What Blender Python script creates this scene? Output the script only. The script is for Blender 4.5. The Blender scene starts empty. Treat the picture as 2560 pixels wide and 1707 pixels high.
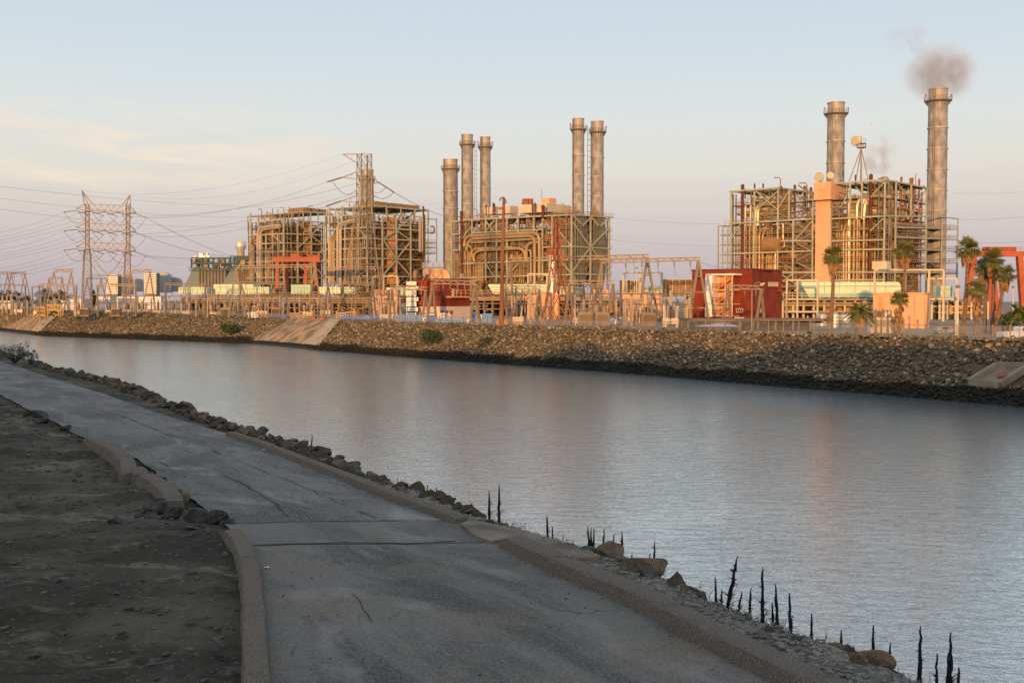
import bpy, bmesh, math, random
import numpy as np
from mathutils import Vector, Matrix, noise as mnoise

R = math.radians
random.seed(7)
scene = bpy.context.scene
col = scene.collection

# ------------------------------------------------------------------ camera
F_PX = 2731.0                       # focal length in pixels of the 2560 px wide frame
CAM = Vector((0.0, 0.0, 9.0))       # eye 9 m above the water
PITCH = math.atan(103.5 / F_PX)
cam_d = bpy.data.cameras.new("camera")
cam_d.sensor_width = 36.0
cam_d.lens = 36.0 * F_PX / 2560.0
cam_d.clip_start = 0.1
cam_d.clip_end = 20000.0
cam = bpy.data.objects.new("camera", cam_d)
cam.location = CAM
cam.rotation_euler = (math.pi / 2 - PITCH, 0, 0)
col.objects.link(cam)
scene.camera = cam

# ------------------------------------------------------------------ light
SUN_DIR = Vector((-0.24, -0.97, 0.0)).normalized()   # towards the sun, behind the viewer on the left
SUN_EL = R(5.0)
sun_vec = Vector((SUN_DIR.x * math.cos(SUN_EL), SUN_DIR.y * math.cos(SUN_EL), math.sin(SUN_EL)))
sun_d = bpy.data.lights.new("sun", 'SUN')
sun_d.energy = 5.0
sun_d.angle = R(0.6)
sun_d.color = (1.0, 0.50, 0.15)
sun = bpy.data.objects.new("sun", sun_d)
sun.rotation_euler = sun_vec.to_track_quat('Z', 'Y').to_euler()
sun.location = (-60, -90, 60)
col.objects.link(sun)

world = bpy.data.worlds.new("World")
scene.world = world
world.use_nodes = True
wt = world.node_tree
wt.nodes.clear()
W = lambda t: wt.nodes.new(t)
w_out = W('ShaderNodeOutputWorld')
sky = W('ShaderNodeTexSky')
sky.sky_type = 'NISHITA'
sky.sun_disc = False
sky.sun_elevation = SUN_EL
sky.sun_rotation = math.atan2(sun_vec.x, sun_vec.y)
sky.air_density = 1.0
sky.dust_density = 2.0
sky.ozone_density = 2.0
bg1 = W('ShaderNodeBackground'); bg1.inputs['Strength'].default_value = 0.12
wt.links.new(sky.outputs[0], bg1.inputs['Color'])
tc = W('ShaderNodeTexCoord')
sep = W('ShaderNodeSeparateXYZ')
wt.links.new(tc.outputs['Generated'], sep.inputs[0])
ramp = W('ShaderNodeValToRGB')
cr = ramp.color_ramp
def lin(r, g, b):
    f = lambda c: (c / 255 / 12.92) if c / 255 <= 0.04045 else ((c / 255 + 0.055) / 1.055) ** 2.4
    return (f(r), f(g), f(b), 1)
stops = [(0.0, lin(190, 178, 184)), (0.035, lin(206, 193, 195)), (0.075, lin(219, 209, 204)),
         (0.115, lin(231, 226, 216)), (0.16, lin(227, 231, 229)), (0.22, lin(214, 226, 233)),
         (0.30, lin(206, 218, 231)), (0.55, lin(190, 203, 216)), (1.0, lin(180, 194, 208))]
while len(cr.elements) < len(stops):
    cr.elements.new(0.5)
for e, (p, c) in zip(cr.elements, stops):
    e.position = p; e.color = c
wt.links.new(sep.outputs['Z'], ramp.inputs[0])
# thin warm cirrus, low in the left half of the view
mp = W('ShaderNodeMapping')
mp.inputs['Scale'].default_value = (5.0, 5.0, 26.0)
mp.inputs['Rotation'].default_value = (0, R(4), 0)
wt.links.new(tc.outputs['Generated'], mp.inputs[0])
nz = W('ShaderNodeTexNoise')
nz.inputs['Scale'].default_value = 1.6
nz.inputs['Detail'].default_value = 7
nz.inputs['Roughness'].default_value = 0.58
nz.inputs['Distortion'].default_value = 0.6
wt.links.new(mp.outputs[0], nz.inputs['Vector'])
nr = W('ShaderNodeMapRange')
nr.inputs['From Min'].default_value = 0.42; nr.inputs['From Max'].default_value = 0.70
wt.links.new(nz.outputs['Fac'], nr.inputs['Value'])
def wmath(op, a, b=None):
    n = W('ShaderNodeMath'); n.operation = op
    for i, v in enumerate((a, b)):
        if v is None: continue
        if isinstance(v, (int, float)): n.inputs[i].default_value = v
        else: wt.links.new(v, n.inputs[i])
    return n.outputs[0]
def wrange(v, a, b, c=0.0, d=1.0):
    n = W('ShaderNodeMapRange'); n.interpolation_type = 'SMOOTHSTEP'
    n.inputs['From Min'].default_value = a; n.inputs['From Max'].default_value = b
    n.inputs['To Min'].default_value = c; n.inputs['To Max'].default_value = d
    wt.links.new(v, n.inputs['Value']); return n.outputs[0]
band = wmath('MULTIPLY', wrange(sep.outputs['Z'], 0.075, 0.12), wrange(sep.outputs['Z'], 0.14, 0.175, 1, 0))
side = wmath('MULTIPLY', wrange(sep.outputs['X'], -0.60, -0.40, 0.6, 1.0), wrange(sep.outputs['X'], -0.26, -0.10, 1, 0))
cl = wmath('MULTIPLY', wmath('MULTIPLY', nr.outputs[0], band), side)
mixc = W('ShaderNodeMixRGB')
mixc.inputs['Color2'].default_value = lin(254, 236, 212)
wt.links.new(wmath('MULTIPLY', cl, 1.0), mixc.inputs['Fac'])
wt.links.new(ramp.outputs[0], mixc.inputs['Color1'])
# the bright sunset side of the sky, behind the viewer
dt = W('ShaderNodeVectorMath'); dt.operation = 'DOT_PRODUCT'; dt.inputs[1].default_value = sun_vec
wt.links.new(tc.outputs['Generated'], dt.inputs[0])
glow = wmath('POWER', wmath('MAXIMUM', dt.outputs['Value'], 0.0), 2.2)
gcol = W('ShaderNodeMixRGB'); gcol.blend_type = 'ADD'; gcol.inputs['Color2'].default_value = (0.75, 0.56, 0.45, 1)
wt.links.new(glow, gcol.inputs['Fac']); wt.links.new(mixc.outputs[0], gcol.inputs['Color1'])
bg2 = W('ShaderNodeBackground'); bg2.inputs['Strength'].default_value = 1.0
wt.links.new(gcol.outputs[0], bg2.inputs['Color'])
mixs = W('ShaderNodeMixShader'); mixs.inputs[0].default_value = 0.94
wt.links.new(bg1.outputs[0], mixs.inputs[1]); wt.links.new(bg2.outputs[0], mixs.inputs[2])
wt.links.new(mixs.outputs[0], w_out.inputs['Surface'])

vs = scene.view_settings
scene.display_settings.display_device = 'sRGB'
vs.view_transform = 'Standard'; vs.look = 'None'; vs.exposure = 0.0; vs.gamma = 1.0; vs.use_curve_mapping = False
scene.cycles.max_bounces = 6
scene.cycles.diffuse_bounces = 3
scene.cycles.glossy_bounces = 3
scene.cycles.transparent_max_bounces = 12
scene.cycles.volume_bounces = 1
scene.cycles.use_denoising = True

# ------------------------------------------------------------------ photo geometry
cp, sp = math.cos(PITCH), math.sin(PITCH)
def ray(px, py):
    a = (px - 1280.0) / F_PX; b = -(py - 853.5) / F_PX
    return Vector((a, cp + b * sp, -sp + b * cp))
def D(px, py, Y):                   # point seen at a pixel of the photo, at depth Y
    d = ray(px, py); return CAM + d * (Y / d.y)
def G(px, py, z):                   # point seen at a pixel, on the level z
    d = ray(px, py); return CAM + d * ((z - CAM.z) / d.z)
def zc(ox, oy, s): return lambda x, y: (ox + x / s, oy + y / s)
z1 = zc(0, 440, 3.675); z2 = zc(560, 360, 3.336); z3 = zc(1040, 280, 2.852); z4 = zc(1400, 600, 3.675)
z5 = zc(1760, 220, 2.529); zA = zc(2060, 540, 3.266); zB = zc(0, 820, 2.703); zC = zc(540, 1020, 2.283)
zD = zc(1180, 1180, 2.975); zE = zc(1760, 1300, 2.94)
q1 = zc(600, 660, 6.533); q2 = zc(920, 660, 6.533); q3 = zc(1240, 660, 6.533); q4 = zc(1940, 700, 6.533); q5 = zc(0, 640, 6.533)
UD = Vector((-0.766, 0.643, 0))     # the plant's long axis, going back to the left
VD = Vector((0.643, 0.766, 0))      # its cross axis, going back to the right
ZU = Vector((0, 0, 1))
class Face:                         # an upright plane through P along d
    def __init__(s, P, d):
        s.P = Vector(P); s.d = Vector(d).normalized(); s.n = Vector((-s.d.y, s.d.x, 0))
        if s.n.y < 0: s.n = -s.n    # n points away from the viewer
    def off(s, k): return Face(s.P + s.n * k, s.d)
    def pt(s, p, py=None):
        px, py = p if py is None else (p, py)
        r = ray(px, py); t = (s.P - CAM).dot(s.n) / r.dot(s.n)
        return CAM + r * t
GZ = 5.0                            # level of the ground across the channel

# ------------------------------------------------------------------ mesh helpers
LOC = {}
class MB:
    def __init__(s): s.v = []; s.f = []
    def add(s, vs_, fs):
        k = len(s.v); s.v += [tuple(p) for p in vs_]; s.f += [tuple(i + k for i in f) for f in fs]
    def hexa(s, c):                 # 8 corners: bottom 0-3, top 4-7
        s.add(c, [(0, 3, 2, 1), (4, 5, 6, 7), (0, 1, 5, 4), (1, 2, 6, 5), (2, 3, 7, 6), (3, 0, 4, 7)])
    def obox(s, p, a, b, c):        # corner p and three edges
        p, a, b, c = map(Vector, (p, a, b, c))
        s.hexa([p, p + a, p + a + b, p + b, p + c, p + a + c, p + a + b + c, p + b + c])
    def box(s, c, sx, sy, sz, rz=0.0):
        ca, sa = math.cos(rz), math.sin(rz)
        a = Vector((ca, sa, 0)); b = Vector((-sa, ca, 0)); c = Vector(c)
        s.obox(c - a * sx / 2 - b * sy / 2 - ZU * sz / 2, a * sx, b * sy, ZU * sz)
    def bar(s, a, b, w, h=None):
        a = Vector(a); b = Vector(b); d = b - a
        if d.length < 1e-6: return
        d.normalize(); h = w if h is None else h
        r = d.cross(ZU)
        if r.length < 1e-3: r = Vector((0.766, -0.643, 0))
        r.normalize(); u = r.cross(d)
        s.obox(a - r * w / 2 - u * h / 2, r * w, b - a, u * h)
    def tube(s, pts, r, n=8, r2=None, cap=True):
        pts = [Vector(p) for p in pts]; m = len(pts)
        rs = r if isinstance(r, (list, tuple)) else [r + ((r2 if r2 is not None else r) - r) * i / (m - 1) for i in range(m)]
        k = len(s.v); prev = None
        for i, p in enumerate(pts):
            d = (pts[min(i + 1, m - 1)] - pts[max(i - 1, 0)]).normalized()
            if prev is None:
                x = d.cross(ZU)
                if x.length < 1e-3: x = Vector((1, 0, 0))
            else:
                x = prev - d * prev.dot(d)
                if x.length < 1e-4: x = d.orthogonal()
            x.normalize(); prev = x; y = d.cross(x)
            for j in range(n):
                a = 2 * math.pi * j / n
                s.v.append(tuple(p + (x * math.cos(a) + y * math.sin(a)) * rs[i]))
        for i in range(m - 1):
            for j in range(n):
                j2 = (j + 1) % n
                s.f.append((k + i * n + j, k + i * n + j2, k + (i + 1) * n + j2, k + (i + 1) * n + j))
        if cap:
            s.f.append(tuple(k + j for j in range(n))[::-1]); s.f.append(tuple(k + (m - 1) * n + j for j in range(n)))
    def lathe(s, c, prof, n=20):    # prof: (radius, z) from bottom to top
        c = Vector(c); k = len(s.v); m = len(prof)
        for r_, z_ in prof:
            for j in range(n):
                a = 2 * math.pi * j / n
                s.v.append((c.x + r_ * math.cos(a), c.y + r_ * math.sin(a), z_))
        for i in range(m - 1):
            for j in range(n):
                j2 = (j + 1) % n
                s.f.append((k + i * n + j, k + i * n + j2, k + (i + 1) * n + j2, k + (i + 1) * n + j))
        s.f.append(tuple(k + j for j in range(n))[::-1]); s.f.append(tuple(k + (m - 1) * n + j for j in range(n)))
    def prism(s, poly, ext):        # planar polygon (3D points) pushed along ext
        n = len(poly); ext = Vector(ext); poly = [Vector(p) for p in poly]
        s.add(poly + [p + ext for p in poly],
              [tuple(range(n))[::-1], tuple(range(n, 2 * n))] + [(i, (i + 1) % n, (i + 1) % n + n, i + n) for i in range(n)])
    def ball(s, c, r, n=8, m=6, sq=(1, 1, 1)):
        c = Vector(c); k = len(s.v)
        s.v.append(tuple(c - ZU * r * sq[2]))
        for i in range(1, m):
            a = -math.pi / 2 + math.pi * i / m
            for j in range(n):
                b = 2 * math.pi * j / n
                s.v.append((c.x + r * sq[0] * math.cos(a) * math.cos(b), c.y + r * sq[1] * math.cos(a) * math.sin(b), c.z + r * sq[2] * math.sin(a)))
        s.v.append(tuple(c + ZU * r * sq[2])); top = len(s.v) - 1
        for j in range(n):
            s.f.append((k, k + 1 + (j + 1) % n, k + 1 + j))
            s.f.append((top, k + 1 + (m - 2) * n + j, k + 1 + (m - 2) * n + (j + 1) % n))
        for i in range(m - 2):
            for j in range(n):
                a = k + 1 + i * n
                s.f.append((a + j, a + (j + 1) % n, a + n + (j + 1) % n, a + n + j))
    def lattice(s, rings, w, wb, n=4, cross=True):   # rings: lists of 4 corners from bottom up
        for a, b in zip(rings, rings[1:]):
            for i in range(n):
                s.bar(a[i], b[i], w)
                j = (i + 1) % n
                if cross:
                    s.bar(a[i], b[j], wb); s.bar(a[j], b[i], wb)
                s.bar(b[i], b[j], wb)
    def rail(s, a, b, h=1.0, w=0.05, step=2.0):      # hand rail from a to b
        a = Vector(a); b = Vector(b); n = max(1, int((b - a).length / step))
        for k in (1.0, 0.5): s.bar(a + ZU * h * k, b + ZU * h * k, w)
        for i in range(n + 1):
            p = a.lerp(b, i / n); s.bar(p, p + ZU * h, w)
    def build(s, name, mat, parent=None, smooth=False, loc=None):
        if not s.v: return None
        o_loc = Vector((0, 0, 0))
        if parent is not None: o_loc = LOC[parent]
        elif loc is not None: o_loc = Vector(loc)
        me = bpy.data.meshes.new(name)
        va = np.array(s.v, dtype=np.float64) - np.array(o_loc)
        me.from_pydata(va.tolist(), [], s.f)
        if smooth:
            me.shade_smooth(); me.set_sharp_from_angle(angle=R(38))
        me.materials.append(mat); me.update()
        o = bpy.data.objects.new(name, me); col.objects.link(o)
        if parent is not None: o.parent = parent
        else: o.location = o_loc
        LOC[o] = o_loc
        return o
def tag(o, label=None, cat=None, group=None, kind=None):
    if label: o['label'] = label
    if cat: o['category'] = cat
    if group: o['group'] = group
    if kind: o['kind'] = kind
    return o
def thing(name, label, cat, loc, group=None):
    o = bpy.data.objects.new(name, None); o.empty_display_size = 0.5
    o.location = Vector(loc); col.objects.link(o); LOC[o] = Vector(loc)
    return tag(o, label, cat, group)
def copy_thing(o, loc, label, rz=0.0, scale=1.0):
    kids = [c for c in KIDS(o)]
    r = o.copy(); col.objects.link(r); r.location = Vector(loc); r.rotation_euler = (0, 0, rz); r.scale = (scale,) * 3
    r['label'] = label; LOC[r] = Vector(loc)
    for c in kids:
        d = c.copy(); col.objects.link(d); d.parent = r
        for g in KIDS(c):
            e = g.copy(); col.objects.link(e); e.parent = d
    return r
def KIDS(o): return [c for c in col.objects if c.parent == o]

# ------------------------------------------------------------------ materials
def mat(name, c, rough=0.7, metal=0.0, var=0.18, scale=1.0, c2=None, bump=0.0, bscale=None, spec=0.3, stretch=None, lo=0.35, hi=0.65, det=5):
    m = bpy.data.materials.new(name); m.use_nodes = True
    nt = m.node_tree; b = nt.nodes['Principled BSDF']
    b.inputs['Roughness'].default_value = rough; b.inputs['Metallic'].default_value = metal
    b.inputs['Specular IOR Level'].default_value = spec
    t = nt.nodes.new('ShaderNodeTexCoord'); v = t.outputs['Object']
    if stretch:
        mp_ = nt.nodes.new('ShaderNodeMapping'); mp_.inputs['Scale'].default_value = stretch
        nt.links.new(v, mp_.inputs[0]); v = mp_.outputs[0]
    n = nt.nodes.new('ShaderNodeTexNoise'); n.inputs['Scale'].default_value = scale; n.inputs['Detail'].default_value = det
    nt.links.new(v, n.inputs['Vector'])
    rp = nt.nodes.new('ShaderNodeValToRGB')
    a = tuple(x * (1 - var) for x in c) + (1,)
    d = (tuple(c2) if c2 else tuple(min(1, x * (1 + var)) for x in c)) + (1,)
    if c2: a = tuple(c) + (1,)
    rp.color_ramp.elements[0].position = lo; rp.color_ramp.elements[1].position = hi
    rp.color_ramp.elements[0].color = a; rp.color_ramp.elements[1].color = d
    nt.links.new(n.outputs['Fac'], rp.inputs[0]); nt.links.new(rp.outputs[0], b.inputs['Base Color'])
    if bump:
        n2 = nt.nodes.new('ShaderNodeTexNoise'); n2.inputs['Scale'].default_value = bscale or scale * 4; n2.inputs['Detail'].default_value = 6
        nt.links.new(v, n2.inputs['Vector'])
        bp = nt.nodes.new('ShaderNodeBump'); bp.inputs['Strength'].default_value = bump; bp.inputs['Distance'].default_value = 0.1
        nt.links.new(n2.outputs['Fac'], bp.inputs['Height']); nt.links.new(bp.outputs[0], b.inputs['Normal'])
    return m
M = {}
M['steel'] = mat('sage_steel', (0.33, 0.33, 0.25), 0.6, 0, 0.15, 0.4)
M['steel2'] = mat('dull_steel', (0.16, 0.155, 0.12), 0.65, 0, 0.2, 0.5)
M['rust'] = mat('rust_steel', (0.26, 0.09, 0.035), 0.7, 0, 0.3, 0.8)
M['galv'] = mat('galvanised_steel', (0.24, 0.185, 0.13), 0.55, 0.1, 0.15, 0.5)
M['galvd'] = mat('weathered_steel', (0.17, 0.145, 0.12), 0.6, 0.1, 0.15, 0.5)
M['pipe'] = mat('pipe_lagging', (0.33, 0.225, 0.12), 0.45, 0.15, 0.14, 0.3, stretch=(1, 1, 0.25), spec=0.4)
M['pipe_bright'] = mat('bright_lagging', (0.46, 0.39, 0.31), 0.38, 0.35, 0.1, 0.3, stretch=(1, 1, 0.25))
M['pipe_dark'] = mat('rusted_pipe', (0.11, 0.035, 0.018), 0.6, 0, 0.2, 0.6)
M['casing'] = mat('boiler_casing', (0.145, 0.078, 0.033), 0.75, 0, 0.45, 0.25, stretch=(1, 1, 0.3), bump=0.2)
M['casing_tan'] = mat('tan_casing', (0.25, 0.148, 0.066), 0.7, 0, 0.2, 0.3)
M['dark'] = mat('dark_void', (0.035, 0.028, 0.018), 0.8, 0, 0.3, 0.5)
M['hopper'] = mat('ribbed_duct_sheet', (0.165, 0.155, 0.13), 0.65, 0, 0.25, 0.3, stretch=(1, 1, 0.2))
M['peach'] = mat('peach_stucco', (0.60, 0.34, 0.20), 0.85, 0, 0.07, 0.25, bump=0.1, bscale=3)
M['peach_d'] = mat('orange_stucco', (0.58, 0.29, 0.13), 0.85, 0, 0.09, 0.25)
M['mint'] = mat('mint_paint', (0.50, 0.60, 0.45), 0.5, 0, 0.08, 0.3)
M['mint_d'] = mat('sea_green_paint', (0.30, 0.46, 0.37), 0.5, 0, 0.1, 0.3)
M['cream'] = mat('cream_paint', (0.52, 0.45, 0.33), 0.6, 0, 0.08, 0.3)
M['white'] = mat('white_paint', (0.78, 0.72, 0.64), 0.6, 0, 0.06, 0.4)
M['brick'] = mat('red_brick', (0.175, 0.029, 0.016), 0.85, 0, 0.24, 0.6, stretch=(1, 1, 0.5), bump=0.1, bscale=8)
M['brick_cap'] = mat('dark_coping', (0.10, 0.03, 0.03), 0.8, 0, 0.15, 0.8)
M['pale_base'] = mat('pale_wall_base', (0.55, 0.46, 0.42), 0.85, 0, 0.08, 0.4)
M['glass'] = mat('dark_window', (0.04, 0.045, 0.05), 0.15, 0, 0.1, 1, spec=0.5)
M['louvre'] = mat('louvre_window', (0.45, 0.38, 0.28), 0.5, 0, 0.1, 1)
M['red'] = mat('red_oxide_paint', (0.33, 0.085, 0.042), 0.6, 0, 0.14, 0.5)
M['red_lamp'] = mat('red_lamp_glass', (0.7, 0.02, 0.03), 0.3, 0, 0.05, 2)
M['teal'] = mat('teal_paint', (0.04, 0.095, 0.10), 0.6, 0, 0.15, 0.3)
M['grey_duct'] = mat('grey_duct', (0.13, 0.175, 0.21), 0.6, 0, 0.12, 0.2)
M['vault'] = mat('pale_grey_sheet', (0.34, 0.34, 0.335), 0.6, 0, 0.1, 0.3)
M['silver'] = mat('silver_steel', (0.62, 0.57, 0.50), 0.35, 0.5, 0.08, 0.3)
M['tank'] = mat('brushed_tank', (0.50, 0.49, 0.49), 0.4, 0.35, 0.1, 0.5, stretch=(1, 1, 0.2))
M['blue'] = mat('blue_paint', (0.045, 0.17, 0.60), 0.55, 0, 0.14, 0.4)
M['blue_pale'] = mat('faded_blue_paint', (0.15, 0.30, 0.62), 0.6, 0, 0.12, 0.4)
M['yellow'] = mat('ochre_paint', (0.55, 0.30, 0.05), 0.6, 0, 0.15, 0.6)
M['conc'] = mat('weathered_concrete', (0.23, 0.19, 0.135), 0.9, 0, 0.18, 0.6, bump=0.25)
M['wood'] = mat('creosote_wood', (0.20, 0.085, 0.04), 0.85, 0, 0.25, 0.6, stretch=(3, 3, 0.3))
M['porc'] = mat('pale_porcelain', (0.40, 0.32, 0.25), 0.45, 0, 0.1, 0.6)
M['porc_d'] = mat('brown_porcelain', (0.16, 0.12, 0.10), 0.35, 0, 0.1, 0.6)
M['wire'] = mat('wire_metal', (0.17, 0.16, 0.155), 0.5, 0.4, 0.05, 0.1)
M['tyre'] = mat('black_rubber', (0.02, 0.02, 0.02), 0.8, 0, 0.1, 2)
M['car_white'] = mat('white_car_paint', (0.7, 0.7, 0.7), 0.3, 0, 0.03, 1, spec=0.5)
M['car_grey'] = mat('grey_car_paint', (0.25, 0.25, 0.27), 0.3, 0, 0.03, 1, spec=0.5)
M['roof_white'] = mat('pale_roof_sheet', (0.55, 0.57, 0.60), 0.6, 0, 0.06, 0.5)
M['roof_dark'] = mat('brown_roof_board', (0.16, 0.11, 0.075), 0.8, 0, 0.15, 0.5)
M['gull'] = mat('gull_feather', (0.7, 0.66, 0.6), 0.8, 0, 0.05, 2)
M['char'] = mat('charred_stem', (0.012, 0.011, 0.011), 0.9, 0, 0.3, 8)
M['twig'] = mat('dry_twig', (0.035, 0.028, 0.02), 0.9, 0, 0.3, 8)
M['paper'] = mat('white_paper', (0.75, 0.75, 0.75), 0.8, 0, 0.05, 4)
def leaf_mat(name, c, c2, sc=1.2):
    m = mat(name, c, 0.65, 0, 0.2, sc, c2=c2, spec=0.25); return m
M['leaf'] = leaf_mat('bush_leaf', (0.018, 0.045, 0.012), (0.06, 0.10, 0.025))
M['leaf_dark'] = leaf_mat('tree_leaf', (0.014, 0.030, 0.012), (0.04, 0.06, 0.02), 0.4)
M['leaf_dry'] = leaf_mat('dry_leaf', (0.030, 0.034, 0.022), (0.075, 0.07, 0.045), 1.5)
M['palm'] = leaf_mat('palm_leaf', (0.065, 0.085, 0.026), (0.18, 0.18, 0.055), 1.0)
M['banana'] = leaf_mat('banana_leaf', (0.03, 0.07, 0.012), (0.14, 0.16, 0.03), 0.8)
M['palm_dead'] = leaf_mat('dead_frond', (0.20, 0.11, 0.05), (0.34, 0.20, 0.10), 2)
M['trunk'] = mat('palm_trunk', (0.17, 0.105, 0.065), 0.9, 0, 0.25, 1.0, stretch=(1, 1, 4))
M['bark'] = mat('tree_bark', (0.07, 0.05, 0.035), 0.9, 0, 0.2, 1)

def stack_mat():
    m = mat('stack_steel', (0.18, 0.175, 0.18), 0.8, 0.0, 0.2, 0.75, c2=(0.35, 0.34, 0.345), stretch=(1, 1, 0.5), lo=0.34, hi=0.66)
    return m
M['stack'] = stack_mat()
M['stack_rim'] = mat('stack_rim_steel', (0.36, 0.32, 0.28), 0.55, 0.15, 0.12, 0.5)
def fence_mat():
    m = mat('chain_link', (0.34, 0.32, 0.31), 0.6, 0.3, 0.1, 1)
    nt = m.node_tree; b = nt.nodes['Principled BSDF']; out = nt.nodes['Material Output']
    tr = nt.nodes.new('ShaderNodeBsdfTransparent'); mx = nt.nodes.new('ShaderNodeMixShader'); mx.inputs[0].default_value = 0.30
    nt.links.new(tr.outputs[0], mx.inputs[1]); nt.links.new(b.outputs[0], mx.inputs[2]); nt.links.new(mx.outputs[0], out.inputs[0])
    return m
M['mesh'] = fence_mat()
# ------------------------------------------------------------------ setting: water, banks, road
def nodes_mat(name):
    m = bpy.data.materials.new(name); m.use_nodes = True
    nt = m.node_tree; b = nt.nodes['Principled BSDF']
    N = lambda t, **k: _node(nt, t, k)
    return m, nt, b, N
def _node(nt, t, k):
    n = nt.nodes.new(t)
    for a, v in k.items():
        if a.startswith('i_'):
            key = a[2:].replace('_', ' ')
            n.inputs[key].default_value = v
        else: setattr(n, a, v)
    return n
def noise_tex(nt, N, vec, scale, detail=5, rough=0.5, dist=0.0, stretch=None, rot=0.0):
    if stretch or rot:
        mp_ = N('ShaderNodeMapping'); mp_.inputs['Scale'].default_value = stretch or (1, 1, 1); mp_.inputs['Rotation'].default_value = (0, 0, rot)
        nt.links.new(vec, mp_.inputs[0]); vec = mp_.outputs[0]
    n = N('ShaderNodeTexNoise', i_Scale=scale, i_Detail=detail, i_Roughness=rough, i_Distortion=dist)
    nt.links.new(vec, n.inputs['Vector']); return n.outputs['Fac']
def rng(nt, N, v, a, b, c=0.0, d=1.0):
    n = N('ShaderNodeMapRange'); n.interpolation_type = 'SMOOTHSTEP'
    for k, x in zip(('From Min', 'From Max', 'To Min', 'To Max'), (a, b, c, d)): n.inputs[k].default_value = x
    nt.links.new(v, n.inputs['Value']); return n.outputs[0]
def mixrgb(nt, N, f, a, b, mode='MIX'):
    n = N('ShaderNodeMixRGB'); n.blend_type = mode
    for k, x in ((0, f), (1, a), (2, b)):
        if isinstance(x, (int, float)): n.inputs[k].default_value = x
        elif isinstance(x, tuple): n.inputs[k].default_value = x + (1,) if len(x) == 3 else x
        else: nt.links.new(x, n.inputs[k])
    return n.outputs[0]
def bump(nt, N, b, h, strength, dist=0.1):
    n = N('ShaderNodeBump'); n.inputs['Strength'].default_value = strength; n.inputs['Distance'].default_value = dist
    nt.links.new(h, n.inputs['Height']); nt.links.new(n.outputs[0], b.inputs['Normal'])

# --- water
WAVE = 0.20
m, nt, b, N = nodes_mat('channel_water')
v = N('ShaderNodeTexCoord').outputs['Object']
b.inputs['Base Color'].default_value = (0.09, 0.115, 0.125, 1)
b.inputs['Roughness'].default_value = 0.16
b.inputs['IOR'].default_value = 3.0
n1 = noise_tex(nt, N, v, 1.25, 4, 0.6, 0.7, (0.75, 1.4, 1), R(-14))
n2 = noise_tex(nt, N, v, 4.6, 4, 0.6, 0.3, (0.85, 1.25, 1), R(18))
n3 = noise_tex(nt, N, v, 0.05, 3, 0.5, 0.5, (1.6, 1, 1), R(30))
ad = N('ShaderNodeMath'); ad.operation = 'MULTIPLY_ADD'; ad.inputs[1].default_value = 0.40
nt.links.new(n2, ad.inputs[0]); nt.links.new(n1, ad.inputs[2])
bp = N('ShaderNodeBump'); bp.inputs['Distance'].default_value = 0.05
nt.links.new(rng(nt, N, n3, 0.3, 0.7, 0.6, 1.0), bp.inputs['Strength'])
nt.links.new(ad.outputs[0], bp.inputs['Height']); nt.links.new(bp.outputs[0], b.inputs['Normal'])
# facets turned towards the viewer show the dark body, the others mirror the sky
bp2 = N('ShaderNodeBump', i_Strength=1.0, i_Distance=WAVE); nt.links.new(ad.outputs[0], bp2.inputs['Height'])
fr = N('ShaderNodeFresnel', i_IOR=1.6); nt.links.new(bp2.outputs[0], fr.inputs['Normal'])
gl = N('ShaderNodeBsdfGlossy', i_Roughness=0.15); gl.inputs['Color'].default_value = (0.90, 0.945, 0.955, 1); nt.links.new(bp.outputs[0], gl.inputs['Normal'])
df = N('ShaderNodeBsdfDiffuse'); df.inputs['Color'].default_value = (0.072, 0.115, 0.138, 1)
mx = N('ShaderNodeMixShader'); nt.links.new(rng(nt, N, fr.outputs[0], 0.03, 0.55, 0.24, 1.0), mx.inputs[0])
nt.links.new(df.outputs[0], mx.inputs[1]); nt.links.new(gl.outputs[0], mx.inputs[2])
nt.links.new(mx.outputs[0], nt.nodes['Material Output'].inputs['Surface'])
M['water'] = m
mb = MB(); mb.add([(-4000, -3000, 0), (4000, -3000, 0), (4000, 5000, 0), (-4000, 5000, 0)], [(0, 1, 2, 3)])
tag(mb.build('water', M['water']), kind='structure')

# --- far bank
WL = [(-1500, 803), (-200, 822), (0, 827), (110, 840), (300, 847), (626, 859), (697, 865), (805, 876), (1088, 898), (1360, 918),
      (1633, 939), (1900, 962), (2177, 985), (2560, 1018), (2900, 1048), (4500, 1190)]
TL = [(-1500, 768), (0, 775), (163, 779), (500, 789), (697, 798), (849, 802), (1252, 816), (1905, 836), (2395, 849), (2560, 854), (4500, 925)]
RUN = [(-1500, 30), (0, 27), (700, 22), (1252, 17), (2560, 10.5), (4500, 8)]
ip = lambda tab, x: float(np.interp(x, [t[0] for t in tab], [t[1] for t in tab]))
def bank_w(px): return G(px, ip(WL, px), 0.0)
def bank_t(px):
    return D(px, ip(TL, px), bank_w(px).y + ip(RUN, px))
def bank(px, t): return bank_w(px).lerp(bank_t(px), t)
def bank_at(px, py):                # point of the slope seen at a pixel
    lo, hi = 0.0, 1.0
    d = ray(px, py)
    best = min((i / 200 for i in range(-20, 221)), key=lambda t: abs((bank(px, t) - CAM).normalized().dot(d.normalized()) - 1))
    return bank(px, best)

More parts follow.
